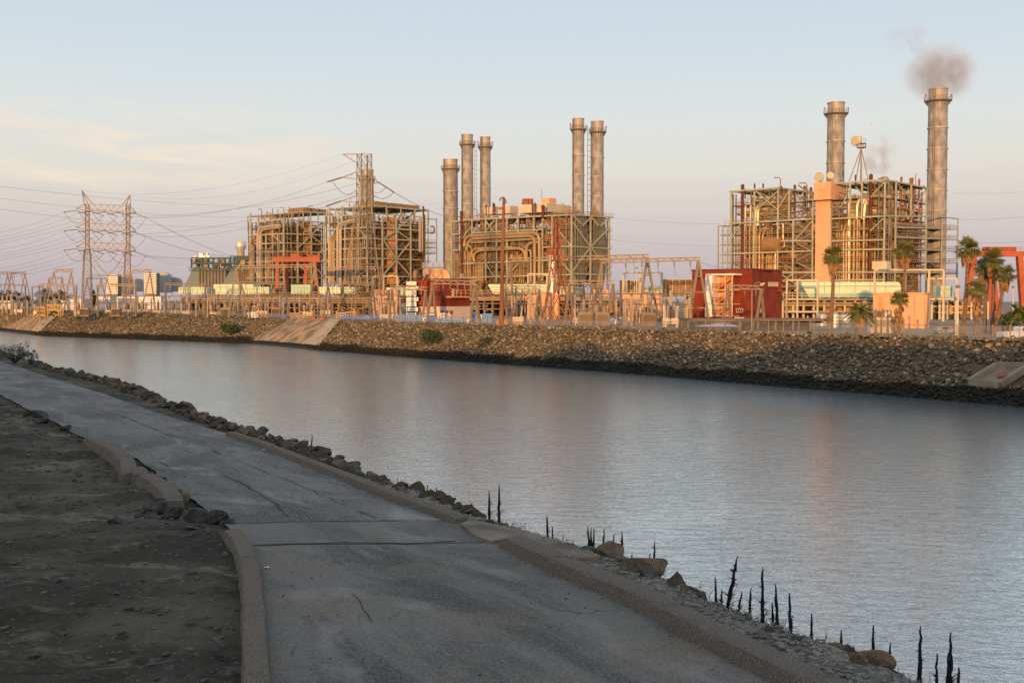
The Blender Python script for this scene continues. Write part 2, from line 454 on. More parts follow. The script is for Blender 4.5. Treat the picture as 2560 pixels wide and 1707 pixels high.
m, nt, b, N = nodes_mat('riprap_stone')
tcn = N('ShaderNodeTexCoord'); v = tcn.outputs['Object']
at = N('ShaderNodeAttribute'); at.attribute_name = 'tint'
rp = N('ShaderNodeValToRGB')
els = [(0.0, (0.055, 0.048, 0.034)), (0.3, (0.14, 0.112, 0.072)), (0.55, (0.215, 0.163, 0.096)), (0.75, (0.15, 0.132, 0.105)), (0.9, (0.30, 0.215, 0.12)), (1.0, (0.44, 0.37, 0.29))]
while len(rp.color_ramp.elements) < len(els): rp.color_ramp.elements.new(0.5)
for e, (p, c) in zip(rp.color_ramp.elements, els): e.position = p; e.color = c + (1,)
nt.links.new(at.outputs['Fac'], rp.inputs[0])
sepz = N('ShaderNodeSeparateXYZ'); nt.links.new(v, sepz.inputs[0])
ragged = noise_tex(nt, N, v, 0.25, 3)
addz = N('ShaderNodeMath'); addz.operation = 'MULTIPLY_ADD'; addz.inputs[1].default_value = 1.5
nt.links.new(ragged, addz.inputs[0]); nt.links.new(sepz.outputs['Z'], addz.inputs[2])
wet = rng(nt, N, addz.outputs[0], 1.72, 2.05, 1, 0)            # the tide line: weed and wet stone below it
speck = noise_tex(nt, N, v, 5, 4)
c1 = mixrgb(nt, N, rng(nt, N, speck, 0.35, 0.65, 0.0, 0.35), rp.outputs[0], (0.05, 0.045, 0.035))
lich = rng(nt, N, noise_tex(nt, N, v, 0.12, 4), 0.5, 0.66, 0, 0.4)
c2 = mixrgb(nt, N, lich, c1, (0.10, 0.088, 0.035))
c3 = mixrgb(nt, N, wet, c2, (0.022, 0.021, 0.015))
nt.links.new(c3, b.inputs['Base Color']); b.inputs['Roughness'].default_value = 0.9; b.inputs['Specular IOR Level'].default_value = 0.2
M['riprap'] = m

pxs = list(range(-1500, 4501, 15)); rows = [-0.5, -0.25, 0, 0.12, 0.25, 0.4, 0.55, 0.7, 0.85, 1.0]
mb = MB(); vv = []
for px in pxs:
    for t in rows:
        p = bank(px, t); k = 0.15 * mnoise.noise(Vector((p.x * 0.3, p.y * 0.3, 3)))
        vv.append((p.x, p.y, p.z - 0.12 + k))
nr_ = len(rows)
mb.add(vv, [(i * nr_ + j, (i + 1) * nr_ + j, (i + 1) * nr_ + j + 1, i * nr_ + j + 1) for i in range(len(pxs) - 1) for j in range(nr_ - 1)])
o = mb.build('far_bank', M['riprap']); tag(o, kind='structure')
at_ = o.data.attributes.new('tint', 'FLOAT', 'POINT'); at_.data.foreach_set('value', np.full(len(vv), 0.2, dtype=np.float32))

# --- riprap stones: beyond counting
rs = np.random.RandomState(3)
def ico():
    bm = bmesh.new(); bmesh.ops.create_icosphere(bm, subdivisions=1, radius=1.0)
    v_ = np.array([x.co[:] for x in bm.verts]); f_ = np.array([[q.index for q in x.verts] for x in bm.faces]); bm.free(); return v_, f_
icv, icf = ico()
RAMPS = [(640, 862, 697, 852), (10, 150, 60, 150)]
def in_ramp(px, t):
    px += rs.randn() * 7
    lo = np.interp(t, [0, 1], [624, 726]); hi = np.interp(t, [0, 1], [772, 843])
    if lo < px < hi: return True
    lo = np.interp(t, [0, 1], [0, 92]); hi = np.interp(t, [0, 1], [85, 152])
    return lo < px < hi
px_s = np.arange(-300, 2900, 10.0)
cell = []
for px in px_s:
    a = bank(px, 0); b2 = bank(px + 10, 0); c = bank(px, 1)
    cell.append(((b2 - a).cross(c - a)).length)
cell = np.array(cell); prob = cell / cell.sum()
NR = 60000
V, Fc, T = [], [], []
pick = rs.choice(len(px_s), NR, p=prob)
for i in range(NR):
    px = px_s[pick[i]] + rs.rand() * 10; t = rs.rand() * 1.16 - 0.1
    if in_ramp(px, t): continue
    if 2425 < px < 2565 and 0.3 < t < 0.62: continue
    p = bank(px, t)
    s = 0.09 + 0.19 * rs.rand() ** 2.6
    if t < 0.12: s *= 0.8
    vv = icv * (1 + 0.28 * rs.randn(len(icv), 1)) * np.array([1.25, 0.95, 0.7]) * s
    a = rs.rand() * 6.28; ca, sa = math.cos(a), math.sin(a); e = rs.randn() * 0.5; ce, se = math.cos(e), math.sin(e)
    Rz = np.array([[ca, -sa, 0], [sa, ca, 0], [0, 0, 1]]); Rx = np.array([[1, 0, 0], [0, ce, -se], [0, se, ce]])
    vv = vv @ Rx.T @ Rz.T + np.array([p.x, p.y, p.z + s * 0.15])
    Fc.append(icf + len(V) * len(icv)); V.append(vv); T += [rs.rand()] * len(icv)
V = np.concatenate(V); Fc = np.concatenate(Fc)
me = bpy.data.meshes.new('riprap')
me.vertices.add(len(V)); me.vertices.foreach_set('co', V.ravel())
me.loops.add(len(Fc) * 3); me.loops.foreach_set('vertex_index', Fc.ravel().astype(np.int32))
me.polygons.add(len(Fc)); me.polygons.foreach_set('loop_start', np.arange(0, len(Fc) * 3, 3, dtype=np.int32))
me.polygons.foreach_set('loop_total', np.full(len(Fc), 3, dtype=np.int32))
me.update(calc_edges=True)
ta = me.attributes.new('tint', 'FLOAT', 'POINT'); ta.data.foreach_set('value', np.array(T, dtype=np.float32))
me.materials.append(M['riprap'])
o = bpy.data.objects.new('riprap', me); col.objects.link(o)
tag(o, 'loose grey and brown stones covering the far channel bank', 'riprap', kind='stuff')

# --- ground beyond the bank
m, nt, b, N = nodes_mat('yard_ground')
v = N('ShaderNodeTexCoord').outputs['Object']
c = mixrgb(nt, N, rng(nt, N, noise_tex(nt, N, v, 0.05, 6), 0.35, 0.65), (0.17, 0.13, 0.085), (0.30, 0.24, 0.17))
c = mixrgb(nt, N, rng(nt, N, noise_tex(nt, N, v, 1.5, 5), 0.4, 0.7, 0, 0.5), c, (0.12, 0.10, 0.07))
nt.links.new(c, b.inputs['Base Color']); b.inputs['Roughness'].default_value = 0.95
M['yard'] = m
mb = MB(); pxs = list(range(-1500, 4501, 60)); ks = [1.0, 1.02, 1.06, 1.2, 1.5, 2, 4, 9, 25]
vv = []
for px in pxs:
    p = bank_t(px)
    for k in ks:
        z = p.z + (GZ - p.z) * min(1, (k - 1) / 0.2)
        vv.append((p.x * k, p.y * k, z))
n_ = len(ks)
mb.add(vv, [(i * n_ + j, (i + 1) * n_ + j, (i + 1) * n_ + j + 1, i * n_ + j + 1) for i in range(len(pxs) - 1) for j in range(n_ - 1)])
tag(mb.build('ground', M['yard']), kind='structure')
def yard_z(p):                      # ground height beyond the bank
    return GZ
# pale service road along the crest
M['crest'] = mat('pale_gravel_road', (0.36, 0.34, 0.31), 0.95, 0, 0.1, 0.5)
mb = MB(); vv = []
pxs = list(range(-300, 2900, 40))
for px in pxs:
    p = bank_t(px); n = Vector((p.x, p.y, 0)).normalized()
    ex = p.xy.length
    for k in (0.004, 0.022):
        z = p.z + (GZ - p.z) * min(1, k / 0.2)
        vv.append((p.x * (1 + k), p.y * (1 + k), z + 0.05))
mb.add(vv, [(2 * i, 2 * i + 2, 2 * i + 3, 2 * i + 1) for i in range(len(pxs) - 1)])
tag(mb.build('crest_path', M['crest']), kind='structure')
# sandy ramps down the bank
M['sand'] = mat('packed_sand', (0.16, 0.12, 0.075), 0.95, 0, 0.3, 0.45, c2=(0.36, 0.255, 0.15), bump=0.6, bscale=1.6, lo=0.38, hi=0.62, det=9)
M['sand_edge'] = mat('pale_sandy_kerb', (0.34, 0.28, 0.20), 0.95, 0, 0.15, 0.6, bump=0.3, bscale=2)
def ramp_sheet(lo0, lo1, hi0, hi1, t0):
    mb = MB(); e = MB(); vv = []; nA, nB = 14, 18
    for j in range(nB + 1):
        t = t0 + (1.03 - t0) * j / nB
        for i in range(nA + 1):
            px = (lo0 + (lo1 - lo0) * t) * (1 - i / nA) + (hi0 + (hi1 - hi0) * t) * i / nA
            p = bank(px, t); vv.append((p.x, p.y, p.z + 0.16 + 0.12 * mnoise.noise(Vector((p.x * .6, p.y * .6, 1)))))
    w_ = nA + 1
    mb.add(vv, [(j * w_ + i, j * w_ + i + 1, (j + 1) * w_ + i + 1, (j + 1) * w_ + i) for j in range(nB) for i in range(nA)])
    tag(mb.build('sand_ramp', M['sand']), kind='structure')
    pts = [Vector(vv[j * w_ + nA]) + ZU * 0.05 for j in range(nB + 1)]
    pts2 = [Vector(vv[j * w_ + nA - 3]) + ZU * 0.10 for j in range(nB + 1)]
    for a, c_, a2, c2_ in zip(pts, pts[1:], pts2, pts2[1:]):
        e.add([a, c_, c2_, a2], [(0, 1, 2, 3)])
    tag(e.build('ramp_edge', M['sand_edge']), kind='structure')
ramp_sheet(612, 730, 790, 850, 0.12)
ramp_sheet(-10, 96, 88, 158, 0.12)

# --- near side, in channel coordinates: t along the channel, n across it
TD = Vector((-0.559, 0.829, 0)); ND = Vector((0.829, 0.559, 0))
RZ = 4.5
def tn(p): return (p.x * TD.x + p.y * TD.y, p.x * ND.x + p.y * ND.y)
def xy(t, n, z=0.0): return Vector((TD.x * t + ND.x * n, TD.y * t + ND.y * n, z))
def poly_tn(pts, z=RZ):
    q = sorted(tn(G(x, y, z)) for x, y in pts); return q
EDGE = poly_tn([(-250, 845), (0, 868), (130, 922), (300, 958), (430, 1012), (575, 1067), (760, 1120), (900, 1190), (1080, 1240), (1180, 1292), (1300, 1325),
                (1440, 1368), (1560, 1398), (1660, 1445), (1780, 1505), (1900, 1552), (2060, 1605), (2180, 1655), (2300, 1712), (2500, 1800)])
LEFT = poly_tn([(-200, 905), (0, 988), (126, 1051), (207, 1094), (333, 1142), (392, 1184), (547, 1300), (621, 1340), (656, 1458), (680, 1707), (700, 1900)])
RIGHT = poly_tn([(-250, 862), (0, 903), (137, 948), (240, 979), (444, 1049), (573, 1086), (733, 1147), (925, 1221), (1066, 1274), (1144, 1305), (1261, 1355),
                 (1382, 1415), (1533, 1486), (1718, 1590), (1900, 1684), (2100, 1800)])
def ext(tab, t):
    if t < tab[0][0]: return tab[0][1]
    if t > tab[-1][0]: return tab[-1][1]
    return float(np.interp(t, [a for a, _ in tab], [b_ for _, b_ in tab]))
def n_edge(t): return ext(EDGE, t)
def n_left(t): return ext(LEFT, t)
def n_right(t): return min(ext(RIGHT, t), n_edge(t) - 0.15)
def fbm(x, y, s, o=4):
    a, f, r = 1.0, s, 0.0
    for _ in range(o):
        r += a * mnoise.noise(Vector((x * f, y * f, 7.3))); a *= 0.5; f *= 2.1
    return r
def near_z(t, n):
    e = n_edge(t); s = e - n
    p = xy(t, n)
    if s < 0: return RZ - 0.1 + s * 0.62 + 0.10 * fbm(p.x, p.y, 0.8, 2)
    l = n_left(t); d = l - n
    if d > 0.0:
        k = min(1.0, d / 0.8)
        return RZ - 0.05 + k * (0.13 * fbm(p.x, p.y, 0.35) + 0.075 * fbm(p.x, p.y, 1.6, 4) + 0.03) + min(d, 40) * 0.018
    if n < n_right(t) + 0.05: return RZ - 0.04
    return RZ - 0.02 + 0.05 * fbm(p.x, p.y, 1.4, 3) - min(1, (n - n_right(t)) / 2) * 0.08
ts = [-500, -200, -80, -30, -10, 0, 4, 7] + [8 + 0.3 * i for i in range(160)] + [56 + 0.8 * i for i in range(40)] + [92, 100, 115, 140, 180, 250, 350, 500]
ss = [-9, -7.5, -6, -4.5, -3.2, -2.2, -1.5, -1.0, -0.6, -0.3, 0] + [0.25 * i for i in range(1, 72)] + [18.6, 20, 23, 28, 40, 70, 150, 400, 900]
mb = MB(); vv = []
for t in ts:
    for s in ss:
        n = n_edge(t) - s; vv.append(xy(t, n, near_z(t, n)))
n_ = len(ss)
mb.add(vv, [(i * n_ + j, (i + 1) * n_ + j, (i + 1) * n_ + j + 1, i * n_ + j + 1)[::-1] for i in range(len(ts) - 1) for j in range(n_ - 1)])
m, nt, b, N = nodes_mat('dark_dirt')
v = N('ShaderNodeTexCoord').outputs['Object']
c = mixrgb(nt, N, rng(nt, N, noise_tex(nt, N, v, 0.35, 6, 0.6), 0.38, 0.66), (0.042, 0.037, 0.029), (0.10, 0.090, 0.070))
c = mixrgb(nt, N, rng(nt, N, noise_tex(nt, N, v, 0.30, 7, 0.68, 0.8, (1, 1.8, 1), -0.6), 0.53, 0.64, 0, 0.85), c, (0.165, 0.15, 0.115))
c = mixrgb(nt, N, rng(nt, N, noise_tex(nt, N, v, 9, 4), 0.62, 0.72, 0, 0.6), c, (0.20, 0.185, 0.16))
c = mixrgb(nt, N, rng(nt, N, noise_tex(nt, N, v, 2.6, 5), 0.55, 0.7, 0, 0.75), c, (0.018, 0.016, 0.013))
nt.links.new(c, b.inputs['Base Color']); b.inputs['Roughness'].default_value = 0.95; b.inputs['Specular IOR Level'].default_value = 0.15
bump(nt, N, b, noise_tex(nt, N, v, 6, 6, 0.65), 0.9, 0.12)
M['dirt'] = m
tag(mb.build('near_ground', M['dirt'], smooth=False), kind='structure')

# gravel shoulder between the road and the bank edge
m, nt, b, N = nodes_mat('grey_gravel')
v = N('ShaderNodeTexCoord').outputs['Object']
vo = N('ShaderNodeTexVoronoi', i_Scale=11.0); nt.links.new(v, vo.inputs['Vector'])
sepc = N('ShaderNodeSeparateXYZ'); nt.links.new(vo.outputs['Color'], sepc.inputs[0])
c = mixrgb(nt, N, sepc.outputs['X'], (0.075, 0.072, 0.064), (0.24, 0.228, 0.20))
c = mixrgb(nt, N, rng(nt, N, noise_tex(nt, N, v, 0.8, 4), 0.5, 0.7, 0, 0.5), c, (0.13, 0.11, 0.085))
nt.links.new(c, b.inputs['Base Color']); b.inputs['Roughness'].default_value = 0.95
bump(nt, N, b, vo.outputs['Distance'], 0.8, 0.08)
M['gravel'] = m
def sheet(name, t0, t1, dt, lo, hi, nn, z, matl, zn=0.0, jag=0.0, seed=0):
    mb = MB(); vv = []; k = int((t1 - t0) / dt) + 1
    for i in range(k + 1):
        t = t0 + (t1 - t0) * i / k
        a = lo(t) + jag * mnoise.noise(Vector((t * 2.1, seed, 0))); b_ = hi(t) + jag * mnoise.noise(Vector((t * 2.3, seed + 9, 0)))
        for j in range(nn + 1):
            n = a + (b_ - a) * j / nn; p = xy(t, n)
            vv.append(xy(t, n, z + zn * fbm(p.x, p.y, 0.35, 3)))
    w_ = nn + 1
    mb.add(vv, [(i * w_ + j, i * w_ + j + 1, (i + 1) * w_ + j + 1, (i + 1) * w_ + j) for i in range(k) for j in range(nn)])
    o = mb.build(name, matl, smooth=True); tag(o, kind='structure'); return o
sheet('gravel_shoulder', 2, 27, 0.3, lambda t: n_right(t) + 0.1, lambda t: n_edge(t) - 0.05, 14, RZ + 0.03, M['gravel'], 0.05)

# the asphalt service road
def asphalt(name, base, light, darkc, tan, seed, cs=0.55):
    m, nt, b, N = nodes_mat(name)
    tcn = N('ShaderNodeTexCoord'); mpn = N('ShaderNodeMapping'); mpn.inputs['Location'].default_value = (seed, seed * 2, 0)
    mpn.inputs['Rotation'].default_value = (0, 0, -math.atan2(TD.y, TD.x))
    nt.links.new(tcn.outputs['Object'], mpn.inputs[0]); v = mpn.outputs[0]
    c = mixrgb(nt, N, rng(nt, N, noise_tex(nt, N, v, 0.6, 6, 0.62, 0.6, (0.3, 1.1, 1)), 0.40, 0.60), darkc, base)
    c = mixrgb(nt, N, rng(nt, N, noise_tex(nt, N, v, 0.7, 7, 0.66, 0.6, (0.5, 1.1, 1)), 0.50, 0.72, 0, 0.75), c, light)
    c = mixrgb(nt, N, rng(nt, N, noise_tex(nt, N, v, 0.45, 6, 0.65, 0.6), 0.50, 0.64, 0, 0.7), c, tan)
    c = mixrgb(nt, N, rng(nt, N, noise_tex(nt, N, v, 26, 3), 0.35, 0.75, 0.0, 0.5), c, light)
    c = mixrgb(nt, N, rng(nt, N, noise_tex(nt, N, v, 40, 2), 0.56, 0.7, 0.0, 0.5), c, (0.05, 0.05, 0.05))
    vo = N('ShaderNodeTexVoronoi', i_Scale=cs); vo.feature = 'DISTANCE_TO_EDGE'
    wv = N('ShaderNodeVectorMath'); wv.operation = 'ADD'
    nz_ = N('ShaderNodeTexNoise', i_Scale=1.6, i_Detail=4.0); nt.links.new(v, nz_.inputs['Vector'])
    nt.links.new(v, wv.inputs[0]); nt.links.new(nz_.outputs['Color'], wv.inputs[1]); nt.links.new(wv.outputs[0], vo.inputs['Vector'])
    crack = rng(nt, N, vo.outputs['Distance'], 0.002, 0.009, 0.8, 0)
    gate = rng(nt, N, noise_tex(nt, N, v, 0.3, 3), 0.57, 0.66)
    mm = N('ShaderNodeMath'); mm.operation = 'MULTIPLY'; nt.links.new(crack, mm.inputs[0]); nt.links.new(gate, mm.inputs[1])
    c = mixrgb(nt, N, mm.outputs[0], c, (0.035, 0.034, 0.032))
    nt.links.new(c, b.inputs['Base Color']); b.inputs['Roughness'].default_value = 0.9; b.inputs['Specular IOR Level'].default_value = 0.2
    bump(nt, N, b, noise_tex(nt, N, v, 30, 4), 0.35, 0.03)
    return m
M['asphalt'] = asphalt('grey_asphalt', (0.140, 0.143, 0.134), (0.32, 0.31, 0.29), (0.056, 0.062, 0.061), (0.118, 0.108, 0.088), 3.0)
M['asphalt2'] = asphalt('worn_asphalt', (0.130, 0.133, 0.124), (0.26, 0.232, 0.208), (0.052, 0.059, 0.060), (0.145, 0.122, 0.092), 11.0)
M['slab'] = asphalt('pale_concrete_strip', (0.135, 0.138, 0.13), (0.24, 0.235, 0.215), (0.085, 0.09, 0.087), (0.145, 0.13, 0.105), 21.0)
A0 = tn(G(566, 1311, RZ)); A1 = tn(G(1153, 1305, RZ)); B0 = tn(G(636, 1366, RZ)); B1 = tn(G(1145, 1360, RZ))
def joint(p, q):                    # t of the joint line at a given n
    return lambda n: p[0] + (q[0] - p[0]) * (n - p[1]) / (q[1] - p[1])
JA, JB = joint(A0, A1), joint(B0, B1)
def road(name, far, matl):
    mb = MB(); vv = []; nn = 24
    k = 130
    for i in range(k + 1):
        for j in range(nn + 1):
            f = j / nn
            if far:
                # from the joint to the distance
                nA = A0[1] + (A1[1] - A0[1]) * f; t0 = JA(nA); t = t0 + (260 - t0) * (i / k) ** 2.2
            else:
                nB = B0[1] + (B1[1] + 0.9 - B0[1]) * f; t1 = JB(nB) + 0.25; t = -4 + (t1 + 4) * (i / k)
            lo, hi = n_left(t), n_right(t)
            if not far: hi += 0.12
            jl = 0.13 * mnoise.noise(Vector((t * 1.3, 4, 0))) + 0.10 * mnoise.noise(Vector((t * 4.3, 4, 0)))
            if far: lo += jl; hi += 0.08 * mnoise.noise(Vector((t * 1.7, 8, 0)))
            else: lo -= 0.18
            n = lo + (hi - lo) * f; p = xy(t, n)
            vv.append(xy(t, n, RZ + 0.025 + 0.02 * fbm(p.x, p.y, 0.3, 3)))
    w_ = nn + 1
    mb.add(vv, [(i * w_ + j, i * w_ + j + 1, (i + 1) * w_ + j + 1, (i + 1) * w_ + j) for i in range(k) for j in range(nn)])
    tag(mb.build(name, matl, smooth=True), kind='structure')
road('road', True, M['asphalt'])
road('near_road', False, M['asphalt2'])
mb = MB(); vv = []
for i in range(41):
    f = i / 40
    nA = A0[1] - 0.05 + (A1[1] + 0.35 - A0[1]) * f; nB = B0[1] - 0.1 + (B1[1] + 1.1 - B0[1]) * f
    for j in range(7):
        g = j / 6; a = xy(JA(nA), nA); c_ = xy(JB(nB), nB); p = a.lerp(c_, g)
        vv.append((p.x, p.y, RZ + 0.034 + 0.02 * fbm(p.x, p.y, 0.3, 3)))
mb.add(vv, [(i * 7 + j, i * 7 + j + 1, (i + 1) * 7 + j + 1, (i + 1) * 7 + j)[::-1] for i in range(40) for j in range(6)])
tag(mb.build('road_joint', M['slab'], smooth=True), kind='structure')
# open seams and cracks, as dark ragged strips of tar
M['tar'] = mat('black_tar', (0.032, 0.033, 0.034), 0.9, 0, 0.3, 3)
mb = MB()
def seam(pts, w, seed, jit=0.04, gap=0.0):
    q = [G(x, y, RZ) for x, y in pts]; out = []
    for a, c_ in zip(q, q[1:]):
        k = max(2, int((c_ - a).length / 0.18))
        out += [a.lerp(c_, i / k) for i in range(k)]
    out.append(q[-1]); vv = []; keep = []
    for i, p in enumerate(out):
        d = (out[min(i + 1, len(out) - 1)] - out[max(i - 1, 0)]).normalized(); s_ = Vector((-d.y, d.x, 0))
        o_ = jit * mnoise.noise(Vector((i * 0.35, seed, 0))) * 2; ww = w * max(0.15, 0.6 + 1.1 * mnoise.noise(Vector((i * 0.22, seed + 5, 0))))
        z = RZ + 0.043 + 0.02 * fbm(p.x, p.y, 0.3, 3)
        vv += [p + s_ * (o_ - ww / 2) + ZU * (z - p.z), p + s_ * (o_ + ww / 2) + ZU * (z - p.z)]
        keep.append(mnoise.noise(Vector((i * 0.12, seed + 8, 0))) > -0.5 + gap)
    mb.add(vv, [(2 * i, 2 * i + 2, 2 * i + 3, 2 * i + 1)[::-1] for i in range(len(out) - 1) if keep[i]])
seam([(552, 1313), (700, 1310), (900, 1306), (1153, 1304)], 0.075, 1, 0.03)
seam([(632, 1368), (760, 1364), (860, 1361), (1000, 1362), (1140, 1357)], 0.075, 2, 0.03, gap=0.15)
seam([(300, 1040), (420, 1085), (560, 1140), (700, 1195), (830, 1250), (945, 1303)], 0.03, 3, gap=0.35)
seam([(560, 1190), (620, 1220), (690, 1262), (720, 1296)], 0.04, 4, gap=0.2)
seam([(880, 1490), (905, 1520), (925, 1550), (935, 1560)], 0.03, 5, gap=.2)
seam([(230, 1020), (330, 1052), (440, 1098)], 0.04, 6, gap=0.3)
rc = random.Random(21)
pa = [(375, 1150), (430, 1172), (500, 1215), (580, 1262), (640, 1300), (560, 1308), (470, 1262), (420, 1205)]
def inside(x, y):
    c = False
    for (x1, y1), (x2, y2) in zip(pa, pa[1:] + pa[:1]):
        if (y1 > y) != (y2 > y) and x < (x2 - x1) * (y - y1) / (y2 - y1) + x1: c = not c
    return c
for k in range(46):                 # crazed asphalt by the broken kerb
    x, y = rc.uniform(370, 650), rc.uniform(1150, 1308)
    if not inside(x, y): continue
    a_ = rc.choice((.5, .55, 2.6, 2.9, .2)) + rc.gauss(0, .25); q_ = [(x, y)]
    for _ in range(4): x += 14 * math.cos(a_); y += 7 * math.sin(a_); a_ += rc.gauss(0, .5); q_.append((x, y))
    seam(q_, rc.uniform(.025, .06), 30 + k, .06)
for k in range(9):                 # fine cracks elsewhere
    x, y = rc.uniform(650, 1450), rc.uniform(1380, 1690); a_ = rc.uniform(0, 6.28); q_ = [(x, y)]
    if x > 900 + (y - 1200) * 1.3: continue
    for _ in range(5): x += 26 * math.cos(a_); y += 13 * math.sin(a_); a_ += rc.gauss(0, .6); q_.append((x, y))
    seam(q_, rc.uniform(.006, .012), 90 + k, .05, .2)
seam([(1190, 1322), (1260, 1330), (1330, 1345), (1400, 1362)], .05, 150, .05, .1)
tag(mb.build('road_seams', M['tar']), kind='structure')
# sloping concrete apron where the kerb breaks off
M['apron'] = mat('tan_concrete_apron', (0.105, 0.088, 0.064), 0.9, 0, 0.2, 1.1, bump=0.6, bscale=5, c2=(0.215, 0.185, 0.14), lo=.38, hi=.62, det=9)
mb = MB()
ap = [(1150, 1308), (1180, 1297), (1240, 1310), (1330, 1330), (1400, 1352), (1470, 1372), (1500, 1388), (1440, 1396), (1370, 1376), (1290, 1342), (1230, 1352), (1190, 1338)]
vv = [G(x, y, RZ + 0.09) for x, y in ap]; mb.prism([p - ZU * 0.25 for p in vv], ZU * 0.25)
tag(mb.build('concrete_apron', M['apron']), kind='structure')

# --- kerbs
M['kerb'] = mat('gritty_kerb', (0.105, 0.092, 0.075), 0.95, 0, 0.25, 38, c2=(0.225, 0.195, 0.16), bump=0.7, bscale=45, lo=0.36, hi=0.66, det=9)
def kerb(name, label, pts, w, h, matl, seed=0, z0=RZ):
    q = [G(x, y, z0 + h * 0.5) for x, y in pts]; P = []
    for a, c_ in zip(q, q[1:]):
        k = max(1, int((c_ - a).length / 0.11)); P += [a.lerp(c_, i / k) for i in range(k)]
    P.append(q[-1])
    prof = [(-0.54, -0.35), (-0.52, 0.05), (-0.46, 0.70), (-0.42, 0.94), (-0.34, 1.0), (0.0, 1.03), (0.30, 0.99), (0.38, 0.92), (0.42, 0.68), (0.49, 0.05), (0.51, -0.35)]
    vv = []
    for i, p in enumerate(P):
        a = P[max(0, i - 4)]; c_ = P[min(len(P) - 1, i + 4)]; d = (c_ - a); d.z = 0; d.normalize(); s_ = Vector((d.y, -d.x, 0))
        end = min(1.0, 0.70 + 0.15 * min(i, len(P) - 1 - i)) * (0.80 if (i + seed * 5) % 27 == 0 and len(P) > 20 else 1.0)
        for u, zz in prof:
            j = 0.022 * mnoise.noise(Vector((p.x * 1.6 + u * 2, p.y * 1.6, seed + zz))) + 0.013 * mnoise.noise(Vector((p.x * 7 + u * 9, p.y * 7, seed + zz * 4))) + 0.008 * mnoise.noise(Vector((p.x * 16 + u * 19, p.y * 16, seed + zz * 9)))
            vv.append(Vector((p.x, p.y, z0)) + s_ * (u * w + j) + ZU * (zz * h * end + j * 0.8))
    k = len(prof); mb = MB()
    mb.add(vv, [(i * k + j, i * k + j + 1, (i + 1) * k + j + 1, (i + 1) * k + j)[::-1] for i in range(len(P) - 1) for j in range(k - 1)]
           + [tuple(range(k)), tuple(range((len(P) - 1) * k, len(P) * k))[::-1]])
    o = mb.build(name, matl, smooth=True, loc=P[len(P) // 2]); tag(o, label, 'kerb'); return o
kerb('road_kerb', 'rounded gritty kerb at the left edge of the nearest road stretch', [(578, 1330), (606, 1366), (620, 1410), (628, 1460), (634, 1540), (638, 1640), (641, 1760)], 0.34, 0.20, M['kerb'], 1)
kerb('road_kerb', 'broad tan kerb running to the lower right corner beside the gravel', [(1272, 1352), (1370, 1396), (1440, 1428), (1530, 1462), (1640, 1512), (1730, 1560), (1830, 1612), (1930, 1660), (2060, 1725), (2200, 1800)], 0.48, 0.25, M['kerb'], 2)
kerb('road_kerb', 'long pale kerb between the upper road and the piled bank stones', [(575, 1084), (660, 1112), (735, 1142), (830, 1178), (925, 1216), (1000, 1246), (1070, 1270), (1150, 1300)], 0.34, 0.18, M['kerb'], 3)
def kerb_block(label, pts, w, h, tilt, seed):
    return kerb('kerb_block', label, pts, w, h, M['kerb'], seed)
kerb_block('broken kerb piece farthest up the left road edge', [(222, 1098), (250, 1112), (268, 1122)], 0.42, 0.27, 0, 5)
kerb_block('longest broken kerb piece leaning over the dark dirt', [(272, 1124), (300, 1142), (318, 1162), (322, 1188)], 0.46, 0.31, 0, 6)
kerb_block('short broken kerb piece between two longer broken ones', [(338, 1178), (352, 1190)], 0.44, 0.29, 0, 7)
kerb_block('cracked kerb piece ending at the heap of asphalt chunks', [(360, 1196), (392, 1214), (420, 1236), (434, 1258)], 0.46, 0.30, 0, 8)

# --- stones, chunks and stems on the near bank
def stone_mesh(seed, flat, mt, name, r=1.0):
    bm = bmesh.new(); bmesh.ops.create_icosphere(bm, subdivisions=3, radius=1.0); rr = random.Random(seed)
    cuts = [(Vector((rr.gauss(0, 1), rr.gauss(0, 1), rr.gauss(0, 1))).normalized(), rr.uniform(0.34, 0.70) if r == 1.0 else rr.uniform(.82, .95)) for _ in range(13)]
    for x in bm.verts:
        p = x.co.copy()
        for n, d in cuts:
            k = p.dot(n)
            if k > d: p -= n * (k - d)
        p *= 1 + 0.05 * mnoise.noise(p * 2.5 + Vector((seed, 0, 0)))
        x.co = Vector((p.x * 1.15, p.y * 0.9, p.z * flat))
    me = bpy.data.meshes.new(name); bm.to_mesh(me); bm.free(); me.materials.append(mt)
    me.shade_smooth(); me.set_sharp_from_angle(angle=R(11 if r == 1.0 else 40)); return me
def stone_mat(name, c, c2): return mat(name, c, 0.9, 0, 0.2, 1.6, c2=c2, bump=0.35, bscale=7)
SM = {'brown': stone_mat('brown_stone', (0.034, 0.027, 0.019), (0.090, 0.068, 0.045)), 'grey': stone_mat('grey_stone', (0.042, 0.042, 0.040), (0.095, 0.093, 0.087)),
      'tan': stone_mat('tan_stone', (0.09, 0.070, 0.047), (0.17, 0.130, 0.086)), 'orange': stone_mat('orange_stone', (0.085, 0.050, 0.024), (0.17, 0.105, 0.055))}
RD = {k: stone_mesh(77 + j, .8, SM[k], k + '_round_stone', .8) for j, k in enumerate(SM)}
ST = {k: [stone_mesh(i * 7 + j, 0.62 + 0.1 * (i % 3), SM[k], k + '_stone') for i in range(4)] for j, k in enumerate(SM)}
rr = random.Random(11)
